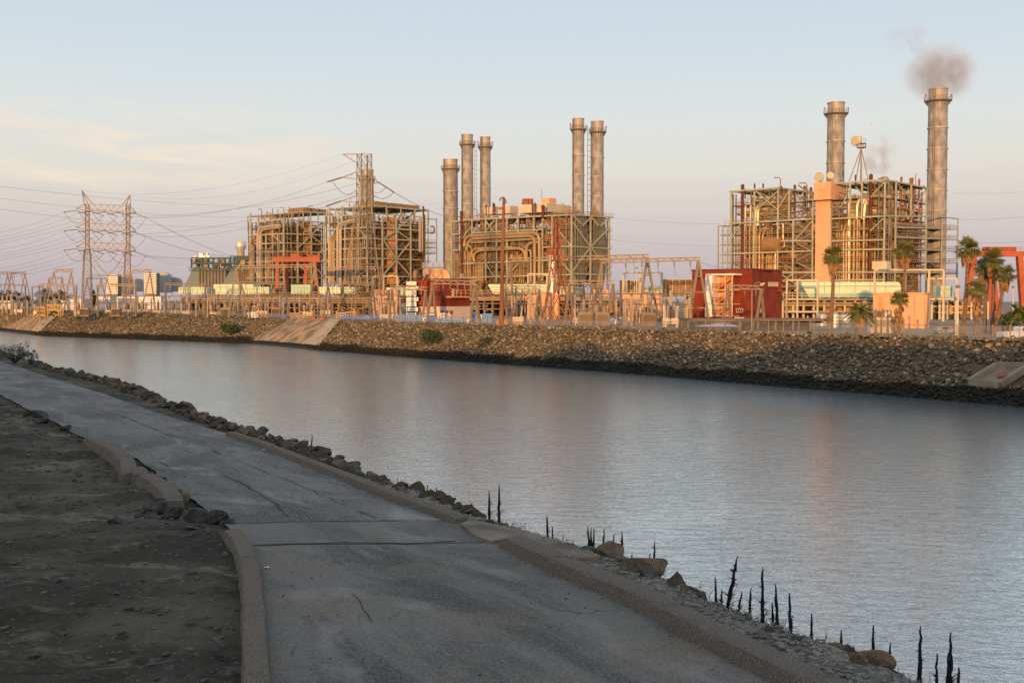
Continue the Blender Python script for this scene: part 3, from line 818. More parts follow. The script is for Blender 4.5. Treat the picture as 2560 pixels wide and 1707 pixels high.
def stone(kind, p, s, label, group=None, rot=None, name='boulder', cat='boulder', sq=(1, 1, 1)):
    o = bpy.data.objects.new(name, RD[kind] if 'round' in label or 'smooth' in label else rr.choice(ST[kind])); col.objects.link(o)
    o.location = p; o.scale = (s * sq[0], s * sq[1], s * sq[2]); o.rotation_euler = rot or (rr.gauss(0, 0.2), rr.gauss(0, 0.2), rr.uniform(0, 6.28))
    LOC[o] = Vector(p); return tag(o, label, cat, group)
BZ = {'brown': 'dark brown angular stone', 'grey': 'dark grey angular stone', 'tan': 'tan angular stone', 'orange': 'rusty orange angular stone'}
PT = [tn(G(x, y, RZ))[0] for x, y in ((1070, 1270), (1000, 1246), (925, 1216), (830, 1178), (735, 1142), (660, 1112), (575, 1084), (500, 1058), (444, 1044), (380, 1018), (300, 975), (220, 950), (130, 920))]
PLACE = ['at the lower end of the pale kerb', 'just above the lower end of the pale kerb', 'below the middle of the pale kerb', 'beside the middle of the pale kerb', 'above the middle of the pale kerb', 'near the lone stem by the upper kerb', 'beside the upper end of the pale kerb',
         'just past the upper end of the kerb', 'opposite the longest broken kerb piece', 'opposite the farthest broken kerb piece', 'well above the broken kerb pieces', 'halfway from the broken kerb to the bush', 'close below the twiggy bush', 'beside the twiggy bush far up the road']
t = tn(G(1150, 1300, RZ))[0] + 0.4
while t < 85:
    row = rr.random(); far = t > 45
    s = rr.uniform(0.15, 0.31) if not far else rr.uniform(0.21, 0.36)
    for dn, z, k in ((rr.uniform(-0.50, -0.15), 0.0, .9), (rr.uniform(-0.12, 0.3), 0.06, 1.1)):
        kind = rr.choices(['brown', 'grey', 'tan', 'orange'], [6, 3, 2, .6])[0]
        e = n_edge(t)
        n = max(e + dn, ext(RIGHT, t) + s * 1.0 + (0.25 if t < 36 else 0.0))
        where = PLACE[min(len(PLACE) - 1, int(np.searchsorted(PT, t)))]
        row = 'road side row' if dn < -0.13 else 'water side row'; sz = 'large ' if s > 0.30 else ('small ' if s < 0.21 else '')
        tj = t + rr.uniform(-.2, .2)
        stone(kind, xy(tj, n, max(near_z(tj, n), RZ - .12) + z + s * 0.20), s * k * rr.uniform(0.8, 1.1), sz + kind.replace('orange', 'rusty orange') + ' stone, ' + row + ', ' + where, 'loose stones along the near bank')
    t += s * (1.3 if t < 45 else 1.6)
tN = tn(G(1180, 1300, RZ))[0]
t = 4.0
while t < tN:
    for _ in range(1):
        s = rr.uniform(0.08, 0.24); kind = rr.choice(['brown', 'grey', 'tan', 'brown'])
        dn = rr.uniform(-0.3, 0.35)
        stone(kind, xy(t + rr.uniform(-.3, .3), n_edge(t) + dn, RZ - max(0, dn) * 0.55 + s * 0.08), s, BZ[kind] + ' at the gravel edge among the charred stems', 'small stones among the charred stems')
    t += rr.uniform(0.35, 0.8)
def big(kind, c, px_w, label, sq=(1, 1, 1), dz=0.0, rz=0.5, z=RZ):
    p = G(c[0], c[1], z); s = px_w * (p.y / F_PX) / (2.3 if 'round' in label else 1.75)
    t_, n_ = tn(p); n_ = min(n_, n_edge(t_) + .12); p = xy(t_, n_, max(near_z(t_, n_), RZ - .15)); q = .26 if 'round' in label else .18
    return stone(kind, p + ZU * (dz * .4 + s * sq[2] * q), s, label, rot=(0, 0, rz), sq=sq)
big('orange', zE(1245, 1000), 118, 'huge rounded orange boulder at the lower right bank edge', (1.15, 1.0, .80), -.05, 0.2)
big('orange', zE(960, 880), 70, 'orange boulder up the bank from the huge rounded one', (1.3, 1, .8), 0, 0.4)
big('brown', zE(1480, 1050), 70, 'dark boulder tucked behind the huge rounded orange one', (1.2, 1, .9), -.1, 1.2)
big('tan', zE(820, 805), 34, 'small pale boulder in front of a single charred spike', dz=0.05)
big('grey', zD(1765, 975), 52, 'smooth dark grey boulder lying on the gravel near the stems', (1.2, .8, .6), 0, 0.1)
big('tan', zD(1040, 620), 80, 'flat topped orange tan block below the concrete apron', (1.1, .9, 1.3), 0.12, 0.3)
big('tan', zD(1290, 735), 95, 'broad tan slab of stone at the bank edge', (1.25, .9, 1.0), .05, -0.2)
big('brown', zD(1520, 840), 70, 'split brown boulder with a reddish side by the gravel', (1.1, .9, 1.3), .1, .5)
big('tan', zD(1720, 890), 60, 'pointed tan boulder right of the split brown one', (1.2, .8, 1.2), .05, .9)
big('tan', zD(1010, 700), 34, 'pale pink stone lying against the broad kerb', dz=.02)
big('brown', zE(200, 640), 50, 'brown boulder under the tallest leaning charred stem', (1.2, .8, .6))
big('tan', zE(300, 662), 26, 'round pinkish cobble left of a slim charred stem', dz=.03)
big('tan', zE(430, 695), 30, 'round tan cobble under the tall straight charred stem', dz=.03)
big('orange', zE(1790, 1165), 46, 'brown orange stone at the foot of the last charred stems', dz=0)
big('grey', zD(70, 290), 30, 'grey stone left of the first two charred stems', dz=.1)
big('grey', zC(875, 345), 32, 'smooth blue grey stone on top of the bank row', dz=.3)
big('orange', zC(200, 130), 36, 'bright tan orange stone at the upper end of the pale kerb', dz=.3)
big('tan', (70, 1137), 18, 'pale cobble lying alone on the dark dirt', dz=.05)
# broken asphalt chunks by the kerb end
M['chunk'] = mat('asphalt_chunk', (0.022, 0.022, 0.021), 0.95, 0, 0.3, 2.5, c2=(0.075, 0.074, 0.068), bump=0.5, bscale=14)
def chunk(px, py, w, h, label, rz, tilt, flat=0.45, mt='chunk'):
    p = G(px, py, RZ); s = 1.45 * w * p.y / F_PX
    me = stone_mesh(int(px) * 3 + int(py), flat * 1.25, M[mt], 'asphalt_chunk'); o = bpy.data.objects.new('asphalt_chunk', me); col.objects.link(o)
    o.location = p + ZU * s * flat * 0.28; o.scale = (s * .56, s * .48, s * .5); o.rotation_euler = (tilt, tilt * .3, rz); LOC[o] = p
    tag(o, label, 'asphalt chunk')
chunk(412, 1275, 60, 20, 'tilted asphalt slab under the cracked kerb piece', 0.4, 0.5)
chunk(455, 1262, 40, 20, 'pale asphalt lump at the end of the broken kerb', 1.0, 0.2, 0.7, 'kerb')
chunk(430, 1298, 44, 20, 'rounded asphalt lump in the middle of the heap', 0.2, 0.3, 0.6)
chunk(492, 1303, 52, 30, 'largest dark asphalt chunk tipped up in the heap', 0.1, 0.6, 0.4)
chunk(540, 1306, 36, 20, 'asphalt lump at the right end of the heap', 0.6, 0.2, 0.7)
chunk(575, 1312, 34, 20, 'low asphalt fragment touching the road joint', 0.3, 0.1, 0.4)
chunk(296, 1306, 44, 12, 'flat dark asphalt fragment lying apart on the dirt', 0.1, 0.1, 0.35)
chunk(338, 1318, 36, 16, 'small dark asphalt lump left of the heap', 0.7, 0.2, 0.5)
chunk(386, 1304, 40, 14, 'thin asphalt plate at the left of the heap', 0.9, 0.3, 0.3)
chunk(92, 1042, 36, 16, 'black asphalt chunk at the upper left road edge', 0.4, 0.3, 0.5)
chunk(112, 1056, 30, 14, 'second black chunk just below the upper left one', 0.8, 0.2, 0.5)
chunk(160, 1076, 26, 12, 'small crumbled asphalt piece by the left road edge', 0.8, 0.2, 0.5)
for i in range(34):                 # rubble broken off the kerb and the road edge
    px_, py_ = (rr.gauss(455, 70), rr.gauss(1292, 14)) if i < 22 else (rr.uniform(20, 210), 0)
    if i >= 22: py_ = float(np.interp(px_, [0, 126, 207], [994, 1057, 1100])) + rr.uniform(-2, 9)
    p_ = G(px_, py_, RZ); kind = rr.choice(['grey', 'brown', 'grey', 'tan'])
    stone(kind, xy(*tn(p_), near_z(*tn(p_)) + .02), rr.uniform(.05, .15), kind + (' rubble piece in the heap at the broken kerb end' if i < 22 else ' rubble piece along the crumbling upper left road edge'), 'rubble by the road edge', name='rubble_piece', cat='rubble')
def litter(px, py, w, label):
    p = G(px, py, RZ + 0.05); s = w * p.y / F_PX; mb = MB(); n = 5; vv = []
    for i in range(n):
        for j in range(n):
            vv.append(p + Vector(((i / 4 - .5) * s, (j / 4 - .5) * s * .6, 0.25 * s * (0.4 + mnoise.noise(Vector((i * .8, j * .9, px)))))))
    mb.add(vv, [(i * n + j, i * n + j + 1, (i + 1) * n + j + 1, (i + 1) * n + j) for i in range(n - 1) for j in range(n - 1)])
    tag(mb.build('paper_scrap', M['paper'], loc=p), label, 'litter')
litter(667, 1418, 12, 'white scrap of paper lying beside the near left kerb')
litter(660, 1124, 9, 'white scrap of paper beside the long pale kerb')

# charred stems
def stem(b_px, t_px, twigs, label, group='charred stems along the water edge', clump=0):
    base = G(b_px[0], b_px[1], RZ - 0.12); top = D(t_px[0], t_px[1], base.y); base.z = min(base.z, near_z(*tn(base)) - .03); h = (top - base).length
    rt = thing('charred_plant', label, 'burnt plant', base, group)
    mb = MB(); pts = []; rad = []
    k = 12
    for i in range(k + 1):
        f = i / k; j = 0.009 * min(h, 1.0)
        pts.append(base.lerp(top, f) + Vector((rr.gauss(0, j), rr.gauss(0, j), 0)) * (0.6 if 0 < i < k else 0))
        rad.append(max(0.004, 0.030 * h ** 0.6 * (1 - f) ** 0.6 * (0.75 + 0.6 * rr.random()) + 0.006))
    mb.tube(pts, rad, 6); mb.build('stem', M['char'], rt, smooth=True)
    tw = MB()
    for _ in range(int(twigs * 1.6)):
        f = rr.uniform(0.05, 0.85); p = base.lerp(top, f); a = rr.uniform(0, 6.28); L = rr.uniform(0.08, 0.22) * h * (1.1 - f)
        q = p + Vector((math.cos(a), math.sin(a), rr.uniform(0.2, 1.0))) * L
        tw.tube([p, p.lerp(q, .6) + ZU * 0.02, q], [0.008, 0.005, 0.002], 4)
        for _ in range(4):
            c_ = p.lerp(q, rr.uniform(.4, 1)); d = Vector((rr.gauss(0, 1), rr.gauss(0, 1), rr.gauss(-.5, .8))).normalized() * rr.uniform(.02, .05)
            tw.add([c_, c_ + d, c_ + d * .5 + Vector((0.015, 0.01, 0.0))], [(0, 1, 2)])
    # bristly seed husks hugging the stem
    for _ in range(46):
        f = rr.uniform(0.12, 0.97); p = base.lerp(top, f); a = rr.uniform(0, 6.28); L = rr.uniform(0.025, 0.06) * (1.2 - f)
        q = p + Vector((math.cos(a), math.sin(a), 0.9)) * L
        tw.add([p, q, p + ZU * 0.03], [(0, 1, 2)])
    tw.build('husk', M['char'], rt)
SL = [(zD(130, 320), zD(128, 135), 5, 'left of the first pair of charred stems, slightly shorter'), (zD(200, 330), zD(203, 88), 8, 'taller right stem of the first charred pair'),
      (zD(565, 430), zD(558, 320), 3, 'lone short charred stem right of the apron edge'), (zD(600, 435), zD(597, 402), 2, 'tiny charred stub beside a lone short stem'),
      (zD(885, 525), zD(860, 400), 2, 'left spike of a three spiked charred fan'), (zD(893, 530), zD(886, 412), 2, 'middle spike of a three spiked charred fan'), (zD(900, 538), zD(908, 418), 2, 'right spike of a three spiked charred fan'),
      (zD(962, 570), zD(986, 413), 2, 'right leaning charred stem next to the three spiked fan'), (zD(1020, 575), zD(1016, 508), 2, 'stubby charred stem between two medium ones'), (zD(1055, 582), zD(1055, 460), 1, 'blunt topped medium charred stem above the tan block'),
      (zD(1117, 582), zD(1116, 436), 2, 'pointed charred stem standing at the tan block corner'), (zD(1188, 660), zD(1190, 605), 1, 'very short charred spike over the broad slab'),
      (zD(1308, 688), zD(1325, 603), 2, 'short leaning charred spike left of a thick one'), (zD(1355, 690), zD(1358, 512), 4, 'thick tapering charred spike over the broad slab'),
      (zD(1822, 920), zD(1808, 772), 2, 'slender charred stem left of the tallest leaning one'), (zD(1885, 970), zD(1977, 618), 22, 'tallest leaning charred plant with drooping husks'),
      (zD(1855, 965), zD(1858, 868), 6, 'short charred stem at the foot of the leaning plant'), (zD(1960, 965), zD(2008, 890), 5, 'charred sprig leaning right of the tallest plant'),
      (zD(2055, 1035), zD(2076, 858), 6, 'curled charred stem above the round pinkish cobble'), (zE(425, 680), zE(433, 345), 12, 'tall straight charred stem with fine twigs'),
      (zE(512, 740), zE(502, 603), 3, 'short charred stem left of a tall thin pair'), (zE(545, 747), zE(523, 466), 5, 'tall thin charred stem leaning slightly left'), (zE(640, 768), zE(628, 530), 3, 'cone shaped charred spike right of the tall pair'),
      (zE(793, 782), zE(790, 683), 2, 'single charred spike above the small pale boulder'), (zE(1010, 850), zE(1010, 808), 1, 'tiny charred tip behind an orange boulder'),
      (zE(1240, 897), zE(1245, 768), 1, 'thin charred stem above the huge rounded boulder'), (zE(1362, 985), zE(1370, 900), 2, 'short charred spike right of the huge rounded boulder'),
      (zE(1583, 1125), zE(1592, 776), 2, 'tall pole-like charred stem near the lower right corner'), (zE(1710, 1180), zE(1712, 975), 2, 'thin charred stem between two tall ones at lower right'),
      (zE(1810, 1145), zE(1815, 820), 4, 'tall charred stem nearest the lower right corner'), (zE(1785, 1140), zE(1797, 972), 3, 'short charred stem against the tall corner stem'), (zE(1880, 1165), zE(1872, 1075), 3, 'small charred sprig right of the tall corner stem'),
      (zC(540, 235), zC(550, 150), 6, 'lone charred stem among the stones of the upper kerb'), (zC(1257, 492), zC(1258, 448), 1, 'tiny charred spike among stones left of the first pair'), (zC(1205, 462), zC(1206, 434), 1, 'faint charred tip farther up the stone row')]
for a, b_, tw_, lb in SL: stem(a, b_, tw_, lb)

# pebbles and clods strewn over the dirt and the gravel: beyond counting
def strew(name, label, n, mt, pos, smin, smax, seed):
    rs_ = np.random.RandomState(seed); Vs, Fs = [], []
    for i in range(n):
        p = pos(rs_)
        if p is None: continue
        s_ = smin + (smax - smin) * rs_.rand() ** 3; a = rs_.rand() * 6.28; Rz = np.array([[math.cos(a), -math.sin(a), 0], [math.sin(a), math.cos(a), 0], [0, 0, 1]])
        Fs.append(icf + len(Vs) * len(icv)); Vs.append((icv * (1 + .25 * rs_.randn(len(icv), 1)) * np.array([1.2, .9, .6]) * s_) @ Rz.T + np.array([p.x, p.y, p.z]))
    mb = MB(); mb.v = [tuple(q) for q in np.concatenate(Vs)]; mb.f = [tuple(int(k) for k in q) for q in np.concatenate(Fs)]
    tag(mb.build(name, mt), label, 'pebbles', kind='stuff')
def dirt_pos(r):
    t = 11 + 45 * r.rand() ** 1.3; n = n_left(t) - 0.35 - 9 * r.rand() ** 1.2; return xy(t, n, near_z(t, n))
def grav_pos(r):
    t = 4 + 20 * r.rand(); lo, hi = n_right(t) + .3, n_edge(t); n = lo + (hi - lo) * r.rand(); return xy(t, n, RZ + 0.03)
def road_pos(r):
    t = 6 + 40 * r.rand() ** 1.3; lo, hi = n_left(t) + .3, n_right(t) - .1; q = r.rand(); n = hi - (hi - lo) * q ** 4 if r.rand() < .6 else lo + (hi - lo) * q ** 4; return xy(t, n, RZ + .03)
strew('pebbles', 'scattered pebbles and clods on the dark dirt', 4200, SM['grey'], dirt_pos, .008, .075, 4)
strew('pebbles', 'pale pebbles scattered on the dark dirt', 1100, SM['tan'], dirt_pos, .008, .05, 5)
strew('gravel_stones', 'loose gravel on the shoulder beside the broad kerb', 5200, stone_mat('pale_gravel_stone', (0.075, 0.072, 0.065), (0.21, 0.20, 0.18)), grav_pos, .008, .045, 6)
def slope_pos(r):
    t = -6 + 100 * r.rand(); n = n_edge(t) + .25 + 6.5 * r.rand(); return xy(t, n, near_z(t, n) + .03)
strew('slope_stones', 'loose stones covering the near bank below its edge', 5200, SM['brown'], slope_pos, .07, .36, 8)
strew('grit', 'loose grit along the road edges', 900, SM['brown'], road_pos, .004, .022, 7)
# dry weeds at the gravel edge: beyond counting
mb = MB(); rw = random.Random(17)
for _ in range(420):
    t_ = 4 + 22 * rw.random(); n_ = n_edge(t_) + rw.uniform(-.25, .5); p = xy(t_, n_, near_z(t_, n_)); h = rw.uniform(.08, .34)
    for _ in range(3):
        q = p + Vector((rw.gauss(0, .35) * h, rw.gauss(0, .35) * h, h * rw.uniform(.6, 1.1))); m_ = p.lerp(q, .55) + Vector((rw.gauss(0, .03), rw.gauss(0, .03), .02)); w_ = Vector((.004, .002, 0))
        mb.add([p - w_, p + w_, m_ + w_, m_ - w_], [(0, 1, 2, 3)]); mb.add([m_ - w_, m_ + w_, q], [(0, 1, 2)])
        if rw.random() < .5: r_ = m_ + Vector((rw.gauss(0, .05), rw.gauss(0, .05), rw.uniform(.02, .08))); mb.add([m_ - w_, m_ + w_, r_], [(0, 1, 2)])
tag(mb.build('dry_weeds', M['twig']), 'thin dry weeds and twigs along the gravel edge', 'weeds', kind='stuff')
# leafy shrubs
def leaves(mb, c, rx, ry, rz_, n, size, rnd, squash=0.0, clumps=None):
    c = Vector(c); cl = []
    for _ in range(clumps or max(6, n // 60)):
        d = Vector((rnd.gauss(0, 1), rnd.gauss(0, 1), rnd.gauss(0, 1))).normalized() * rnd.uniform(0.35, 0.9)
        cl.append((Vector((d.x * rx, d.y * ry, d.z * rz_)), rnd.uniform(0.22, 0.42)))
    for _ in range(n):
        o_, k = rnd.choice(cl)
        d = Vector((rnd.gauss(0, 1), rnd.gauss(0, 1), rnd.gauss(0, 1))).normalized() * rnd.random() ** 0.4 * k
        p = c + o_ + Vector((d.x * rx, d.y * ry, d.z * rz_))
        a = Vector((rnd.gauss(0, 1), rnd.gauss(0, 1), rnd.gauss(0, 0.8))).normalized() * size * rnd.uniform(0.6, 1.4)
        b_ = a.cross(Vector((rnd.gauss(0, 1), rnd.gauss(0, 1), rnd.gauss(0, 1)))).normalized() * size * 0.45
        mb.add([p - a, p + b_, p + a, p - b_], [(0, 1, 2, 3)])
def shrub(name, label, cat, base, w, h, n, size, leaf, group=None, d=None, seed=0, stems=5):
    rnd = random.Random(seed); rt = thing(name, label, cat, base, group); d = d or w
    s_ = MB(); base = Vector(base)
    for _ in range(stems):
        q = base + Vector((rnd.uniform(-.35, .35) * w, rnd.uniform(-.35, .35) * d, h * rnd.uniform(.5, .8)))
        s_.tube([base, base.lerp(q, .5) + ZU * h * .05, q], [0.02 * h, 0.014 * h, 0.005 * h], 5)
    s_.build('stem', M['bark'], rt)
    mb = MB(); leaves(mb, base + ZU * h * 0.52, w / 2, d / 2, h / 2, n, size, rnd)
    mb.build('foliage', leaf, rt)
    return rt
# ------------------------------------------------------------------ the power plant
def ground_at(p): return Vector((p.x, p.y, GZ))
def pipe_bend(face, pts, r, back=0.0, mbs=None):
    P = [face.pt(q) for q in pts]
    # round the corners
    out = [P[0]]
    for a, b, c in zip(P, P[1:], P[2:]):
        k = min(1.6, (b - a).length * .45, (c - b).length * .45)
        s = b + (a - b).normalized() * k; e = b + (c - b).normalized() * k
        for i in range(6):
            f = i / 5; out.append(s * (1 - f) ** 2 + b * 2 * f * (1 - f) + e * f ** 2)
    out.append(P[-1])
    mbs.tube(out, r, 8)

class Unit:
    def __init__(s, name, label, cx, Y, conv, lx, rx, base_y=1200):
        s.c = conv; P = D(conv(cx, 0)[0], 750, Y); P.z = GZ; s.P = P
        s.F = Face(P, UD); s.S = Face(P, VD)
        s.root = thing(name, label, 'power station unit', P)
        s.L = (s.F.pt(conv(lx, 700)) - P).xy.length; s.Wd = (s.S.pt(conv(rx, 700)) - P).xy.length
        s.steel = {}
        s.rnd = random.Random(hash(label) % 1000 if False else len(label) * 7 + int(Y))
    def cols(s, face, xs, y0, y1, w=0.38, mt='steel', nm='column'):
        for x in xs:
            if isinstance(x, (tuple, list)): x, a, b = x
            else: a, b = y0, y1
            mb = MB(); p = face.pt(s.c(x, a)); q = face.pt(s.c(x, b))
            mb.bar(p, Vector((p.x, p.y, q.z)), w); mb.build(nm, M[mt], s.root)
    def beams(s, face, segs, w=0.36, mt='steel', nm='steel_beam', h=None):
        for a in segs:
            mb = MB(); mb.bar(face.pt(s.c(a[0], a[1])), face.pt(s.c(a[2], a[3])), w, h); mb.build(nm, M[mt], s.root)
    def at(s, u, v, z): return s.P + UD * u + VD * v + ZU * (z - GZ)
    def blk(s, mb, u0, u1, v0, v1, z0, z1): mb.obox(s.at(u0, v0, z0), UD * (u1 - u0), VD * (v1 - v0), ZU * (z1 - z0))
    def z(s, face, x, y): return face.pt(s.c(x, y)).z
    def innards(s, levels, ztop, case, u_in=2.0, v_in=3.5, n=150, casing='casing', rails=True):
        rnd = s.rnd; L, Wd = s.L, s.Wd
        for za, zb in zip(levels, levels[1:]):      # half-height galleries set back behind the pipes
            z = za + (zb - za) * rnd.uniform(.4, .6)
            if zb - za < 2.2: continue
            mb = MB(); s.blk(mb, .8, L - .6, 2.7, v_in + .6, z - .07, z + .07); mb.build('gallery', M[rnd.choice(('steel2', 'galv', 'casing_tan'))], s.root)
            mb = MB(); mb.rail(s.at(.8, 2.7, z + .07), s.at(L - .6, 2.7, z + .07), 1.0, .07, 1.5); mb.build('railing', M[rnd.choice(('galv', 'rust', 'steel'))], s.root)
            mb = MB(); s.blk(mb, .9, 2.2, .6, Wd - .5, z - .07, z + .07); mb.build('gallery', M['steel2'], s.root)
            mb = MB(); mb.rail(s.at(.9, .6, z + .07), s.at(.9, Wd - .5, z + .07), 1.0, .07, 1.5); mb.build('railing', M[rnd.choice(('galv', 'rust'))], s.root)
        mb = MB()
        for (u0, u1, v0, v1, z0, z1) in case: s.blk(mb, u0 * L, u1 * L, v0 * Wd, v1 * Wd, z0, z1)
        mb.build('boiler_casing', M[casing], s.root)
        for (u0, u1, v0, v1, z0, z1) in case:       # buckstays round the casing
            mb = MB(); k = max(3, int((z1 - z0) / 2.6))
            for i in range(k):
                z = z0 + (z1 - z0) * (i + .5) / k
                s.blk(mb, u0 * L, u1 * L, v0 * Wd - .28, v0 * Wd - .003, z - .14, z + .14)
                s.blk(mb, u0 * L - .28, u0 * L - .003, v0 * Wd, v1 * Wd, z - .14, z + .14)
            kk = max(4, int((u1 - u0) * L / 1.8))
            for i in range(kk):
                if rnd.random() < .7:
                    u = (u0 + (u1 - u0) * (i + .5) / kk) * L; za = rnd.uniform(z0, z1 - 4); zb = min(z1, za + rnd.uniform(3, 14))
                    s.blk(mb, u - .1, u + .1, v0 * Wd - .45, v0 * Wd - .285, za, zb)
            kk = max(4, int((v1 - v0) * Wd / 1.8))
            for i in range(kk):
                if rnd.random() < .7:
                    v_ = (v0 + (v1 - v0) * (i + .5) / kk) * Wd; za = rnd.uniform(z0, z1 - 4); zb = min(z1, za + rnd.uniform(3, 14))
                    s.blk(mb, u0 * L - .45, u0 * L - .285, v_ - .1, v_ + .1, za, zb)
            mb.build('buckstay', M['casing_tan'], s.root)
        for i, z in enumerate(levels):
            mb = MB()
            s.blk(mb, 0.2, L - .2, 0.25, v_in, z - .1, z + .1); s.blk(mb, 0.25, u_in + .8, v_in, Wd - .2, z - .1, z + .1)
            mb.build('deck', M['steel2'], s.root)
            mb = MB(); st = L / 9
            for k in range(9):
                mb.rail(s.at(st * k, .15, z + .1), s.at(st * (k + 1), .15, z + .1), 1.1, .075, 1.8)
            for k in range(6):
                if k == 0: mb.build('railing', M[rnd.choice(('galv', 'galv', 'rust'))], s.root); mb = MB()
                mb.rail(s.at(.15, Wd * k / 6, z + .1), s.at(.15, Wd * (k + 1) / 6, z + .1), 1.1, .075, 1.8)
            mb.build('railing', M[rnd.choice(('galv', 'galv', 'rust'))], s.root)
        # frame inside: columns, short catwalks, ducts, valves
        mb = MB(); nu = max(3, int(L / 5.5)); nv = max(2, int(Wd / 6))
        for i in range(nu + 1):
            u = L * i / nu
            for v_ in (1.9, v_in): 
                mb.bar(s.at(u, v_, GZ), s.at(u, v_, ztop), .3)
        for i in range(nv + 1):
            v_ = Wd * i / nv
            for u in (2.0, L - .3): mb.bar(s.at(u, v_, GZ), s.at(u, v_, ztop), .3)
        for i in range(nu):
            for z_, z2_ in zip(levels, levels[1:]):
                if rnd.random() < .5:
                    a, b = (i, i + 1) if rnd.random() < .5 else (i + 1, i)
                    mb.bar(s.at(L * a / nu, v_in, z_), s.at(L * b / nu, v_in, z2_), .2)
        for i in range(nv):
            for z_, z2_ in zip(levels, levels[1:]):
                if rnd.random() < .5:
                    a, b = (i, i + 1) if rnd.random() < .5 else (i + 1, i)
                    mb.bar(s.at(2.0, Wd * a / nv, z_), s.at(2.0, Wd * b / nv, z2_), .2)
        mb.build('inner_frame', M['steel2'], s.root)
        bulk = {k: MB() for k in ('catwalk', 'pipework', 'equipment_box')}; cnt = dict.fromkeys(bulk, 0)
        mats = {'catwalk': 'galv', 'pipework': 'pipe', 'equipment_box': 'casing_tan'}
        def put_(k, fill, alt=None):
            cnt[k] += 1
            if cnt[k] <= 60:
                m_ = MB(); fill(m_); m_.build(k, M[alt or mats[k]], s.root, smooth=(k == 'pipework'))
            else: fill(bulk[k])
        for _ in range(n):
            onF = rnd.random() < .68 or u_in < .5
            z_ = rnd.uniform(GZ + 5, ztop - 1); Lk = rnd.uniform(1.5, 6.5)
            if onF:
                u0 = rnd.uniform(0, L - Lk); v_ = rnd.uniform(.8, v_in); a, b = s.at(u0, v_, z_), s.at(u0 + Lk, v_, z_)
            else:
                v0 = rnd.uniform(0, max(.5, Wd - Lk)); u_ = rnd.uniform(.5, u_in + .6); a, b = s.at(u_, v0, z_), s.at(u_, v0 + min(Lk, Wd * .9), z_)
            q = rnd.random()
            if q < .30:
                put_('catwalk', lambda m: (m.bar(a, b, .5, .14), m.rail(a, b, 1.0, .06, 1.6)), rnd.choice(('galv', 'steel2', 'rust', 'steel')))
            elif q < .52: put_('pipework', lambda m: m.tube([a, b], rnd.uniform(.10, .28), 7), rnd.choice(('pipe', 'pipe', 'rust', 'galv')))
            elif q < .66:
                h = rnd.uniform(2, 7); put_('pipework', lambda m: m.tube([a, a + ZU * h, a + ZU * (h + .5) + (b - a).normalized() * .5, a + ZU * (h + .5) + (b - a).normalized() * rnd.uniform(1, 3)], rnd.uniform(.09, .2), 7), rnd.choice(('pipe', 'pipe_bright', 'rust')))
            elif q < .80:
                put_('catwalk', lambda m: (m.bar(a, b + ZU * rnd.uniform(2, 4), .22, .4), m.rail(a + ZU * .1, b + ZU * 3, .9, .05, 1.5)))
            else:
                sx = rnd.uniform(.4, 1.2); put_('equipment_box', lambda m: m.box(a + ZU * sx * .5, sx, sx * .8, sx * rnd.uniform(.7, 1.6), rnd.uniform(0, .7)), rnd.choice(('casing_tan', 'steel', 'peach_d', 'dark')))
        for k, m_ in bulk.items():
            o = m_.build(k, M[mats[k]], s.root)
            if o: o['kind'] = 'stuff'
    def pipes(s, face, lst, r=.33, mt='pipe', nm='steam_pipe'):
        for q in lst:
            m_ = MB(); rr_ = r
            if isinstance(q[0], (int, float)): rr_, q = q[0], q[1]
            if len(q) == 2 and q[0][0] == q[1][0]:
                a = face.pt(s.c(*q[0])); b = face.pt(s.c(*q[1])); m_.tube([a, Vector((a.x, a.y, b.z))], rr_, 8)
            else: pipe_bend(face, [s.c(*k) for k in q], rr_, mbs=m_)
            m_.build(nm, M[mt], s.root, smooth=True)
    def vents(s, face, lst, r=.22, mt='pipe_dark'):
        for x, y0, y1 in lst:
            mb = MB(); a = face.pt(s.c(x, y1)); b = face.pt(s.c(x, y0)); b = Vector((a.x, a.y, b.z))
            mb.tube([a, b - ZU * 1.2, b - ZU * 1.0, b - ZU * .3, b], [r, r, r * 1.25, r * 1.25, r * .3], 7)
            mb.build('vent_pipe', M[mt], s.root, smooth=True)
    def shaft(s, name, corner, lx, rx, y0, y1, mt, vin=0.0, face=None):
        # upright block whose near edge is at zoom x = corner, faces reaching lx (front) and rx (side)
        f = (face or s.F).off(vin) if vin else (face or s.F)
        c0 = f.pt(s.c(corner, y0)); c1 = f.pt(s.c(corner, y1)); c0 = Vector((c1.x, c1.y, c0.z))
        Ff = Face(c0, UD); Sf = Face(c0, VD)
        a = (Ff.pt(s.c(lx, y0)) - c0).xy.length; b = (Sf.pt(s.c(rx, y0)) - c0).xy.length
        mb = MB(); mb.obox(c1, UD * a, VD * b, ZU * (c0.z - c1.z)); return mb.build(name, M[mt], s.root)
    def stairs(s, face, x0, x1, y0, y1, n, mt='galv'):
        for i in range(n):
            ya = y0 + (y1 - y0) * i / n; yb = y0 + (y1 - y0) * (i + .82) / n
            a, b = (x0, x1) if i % 2 == 0 else (x1, x0)
            mb = MB(); A = face.pt(s.c(a, ya)); B = face.pt(s.c(b, yb))
            for o_ in (0, 1.0): mb.bar(A + face.n * o_, B + face.n * o_, .16, .34)
            k = 9
            for j in range(k): 
                p = A.lerp(B, (j + .5) / k); mb.obox(p - face.d * .15, face.d * .3, face.n * 1.0, ZU * .06)
            mb.rail(A + ZU * .15, B + ZU * .15, 1.0, .08, 1.2)
            mb.build('stair', M[mt], s.root)
            mb = MB(); mb.obox(B - ZU * .12 - face.d * .9, face.d * 1.8, face.n * 1.6, ZU * .12); mb.build('landing', M['steel2'], s.root)
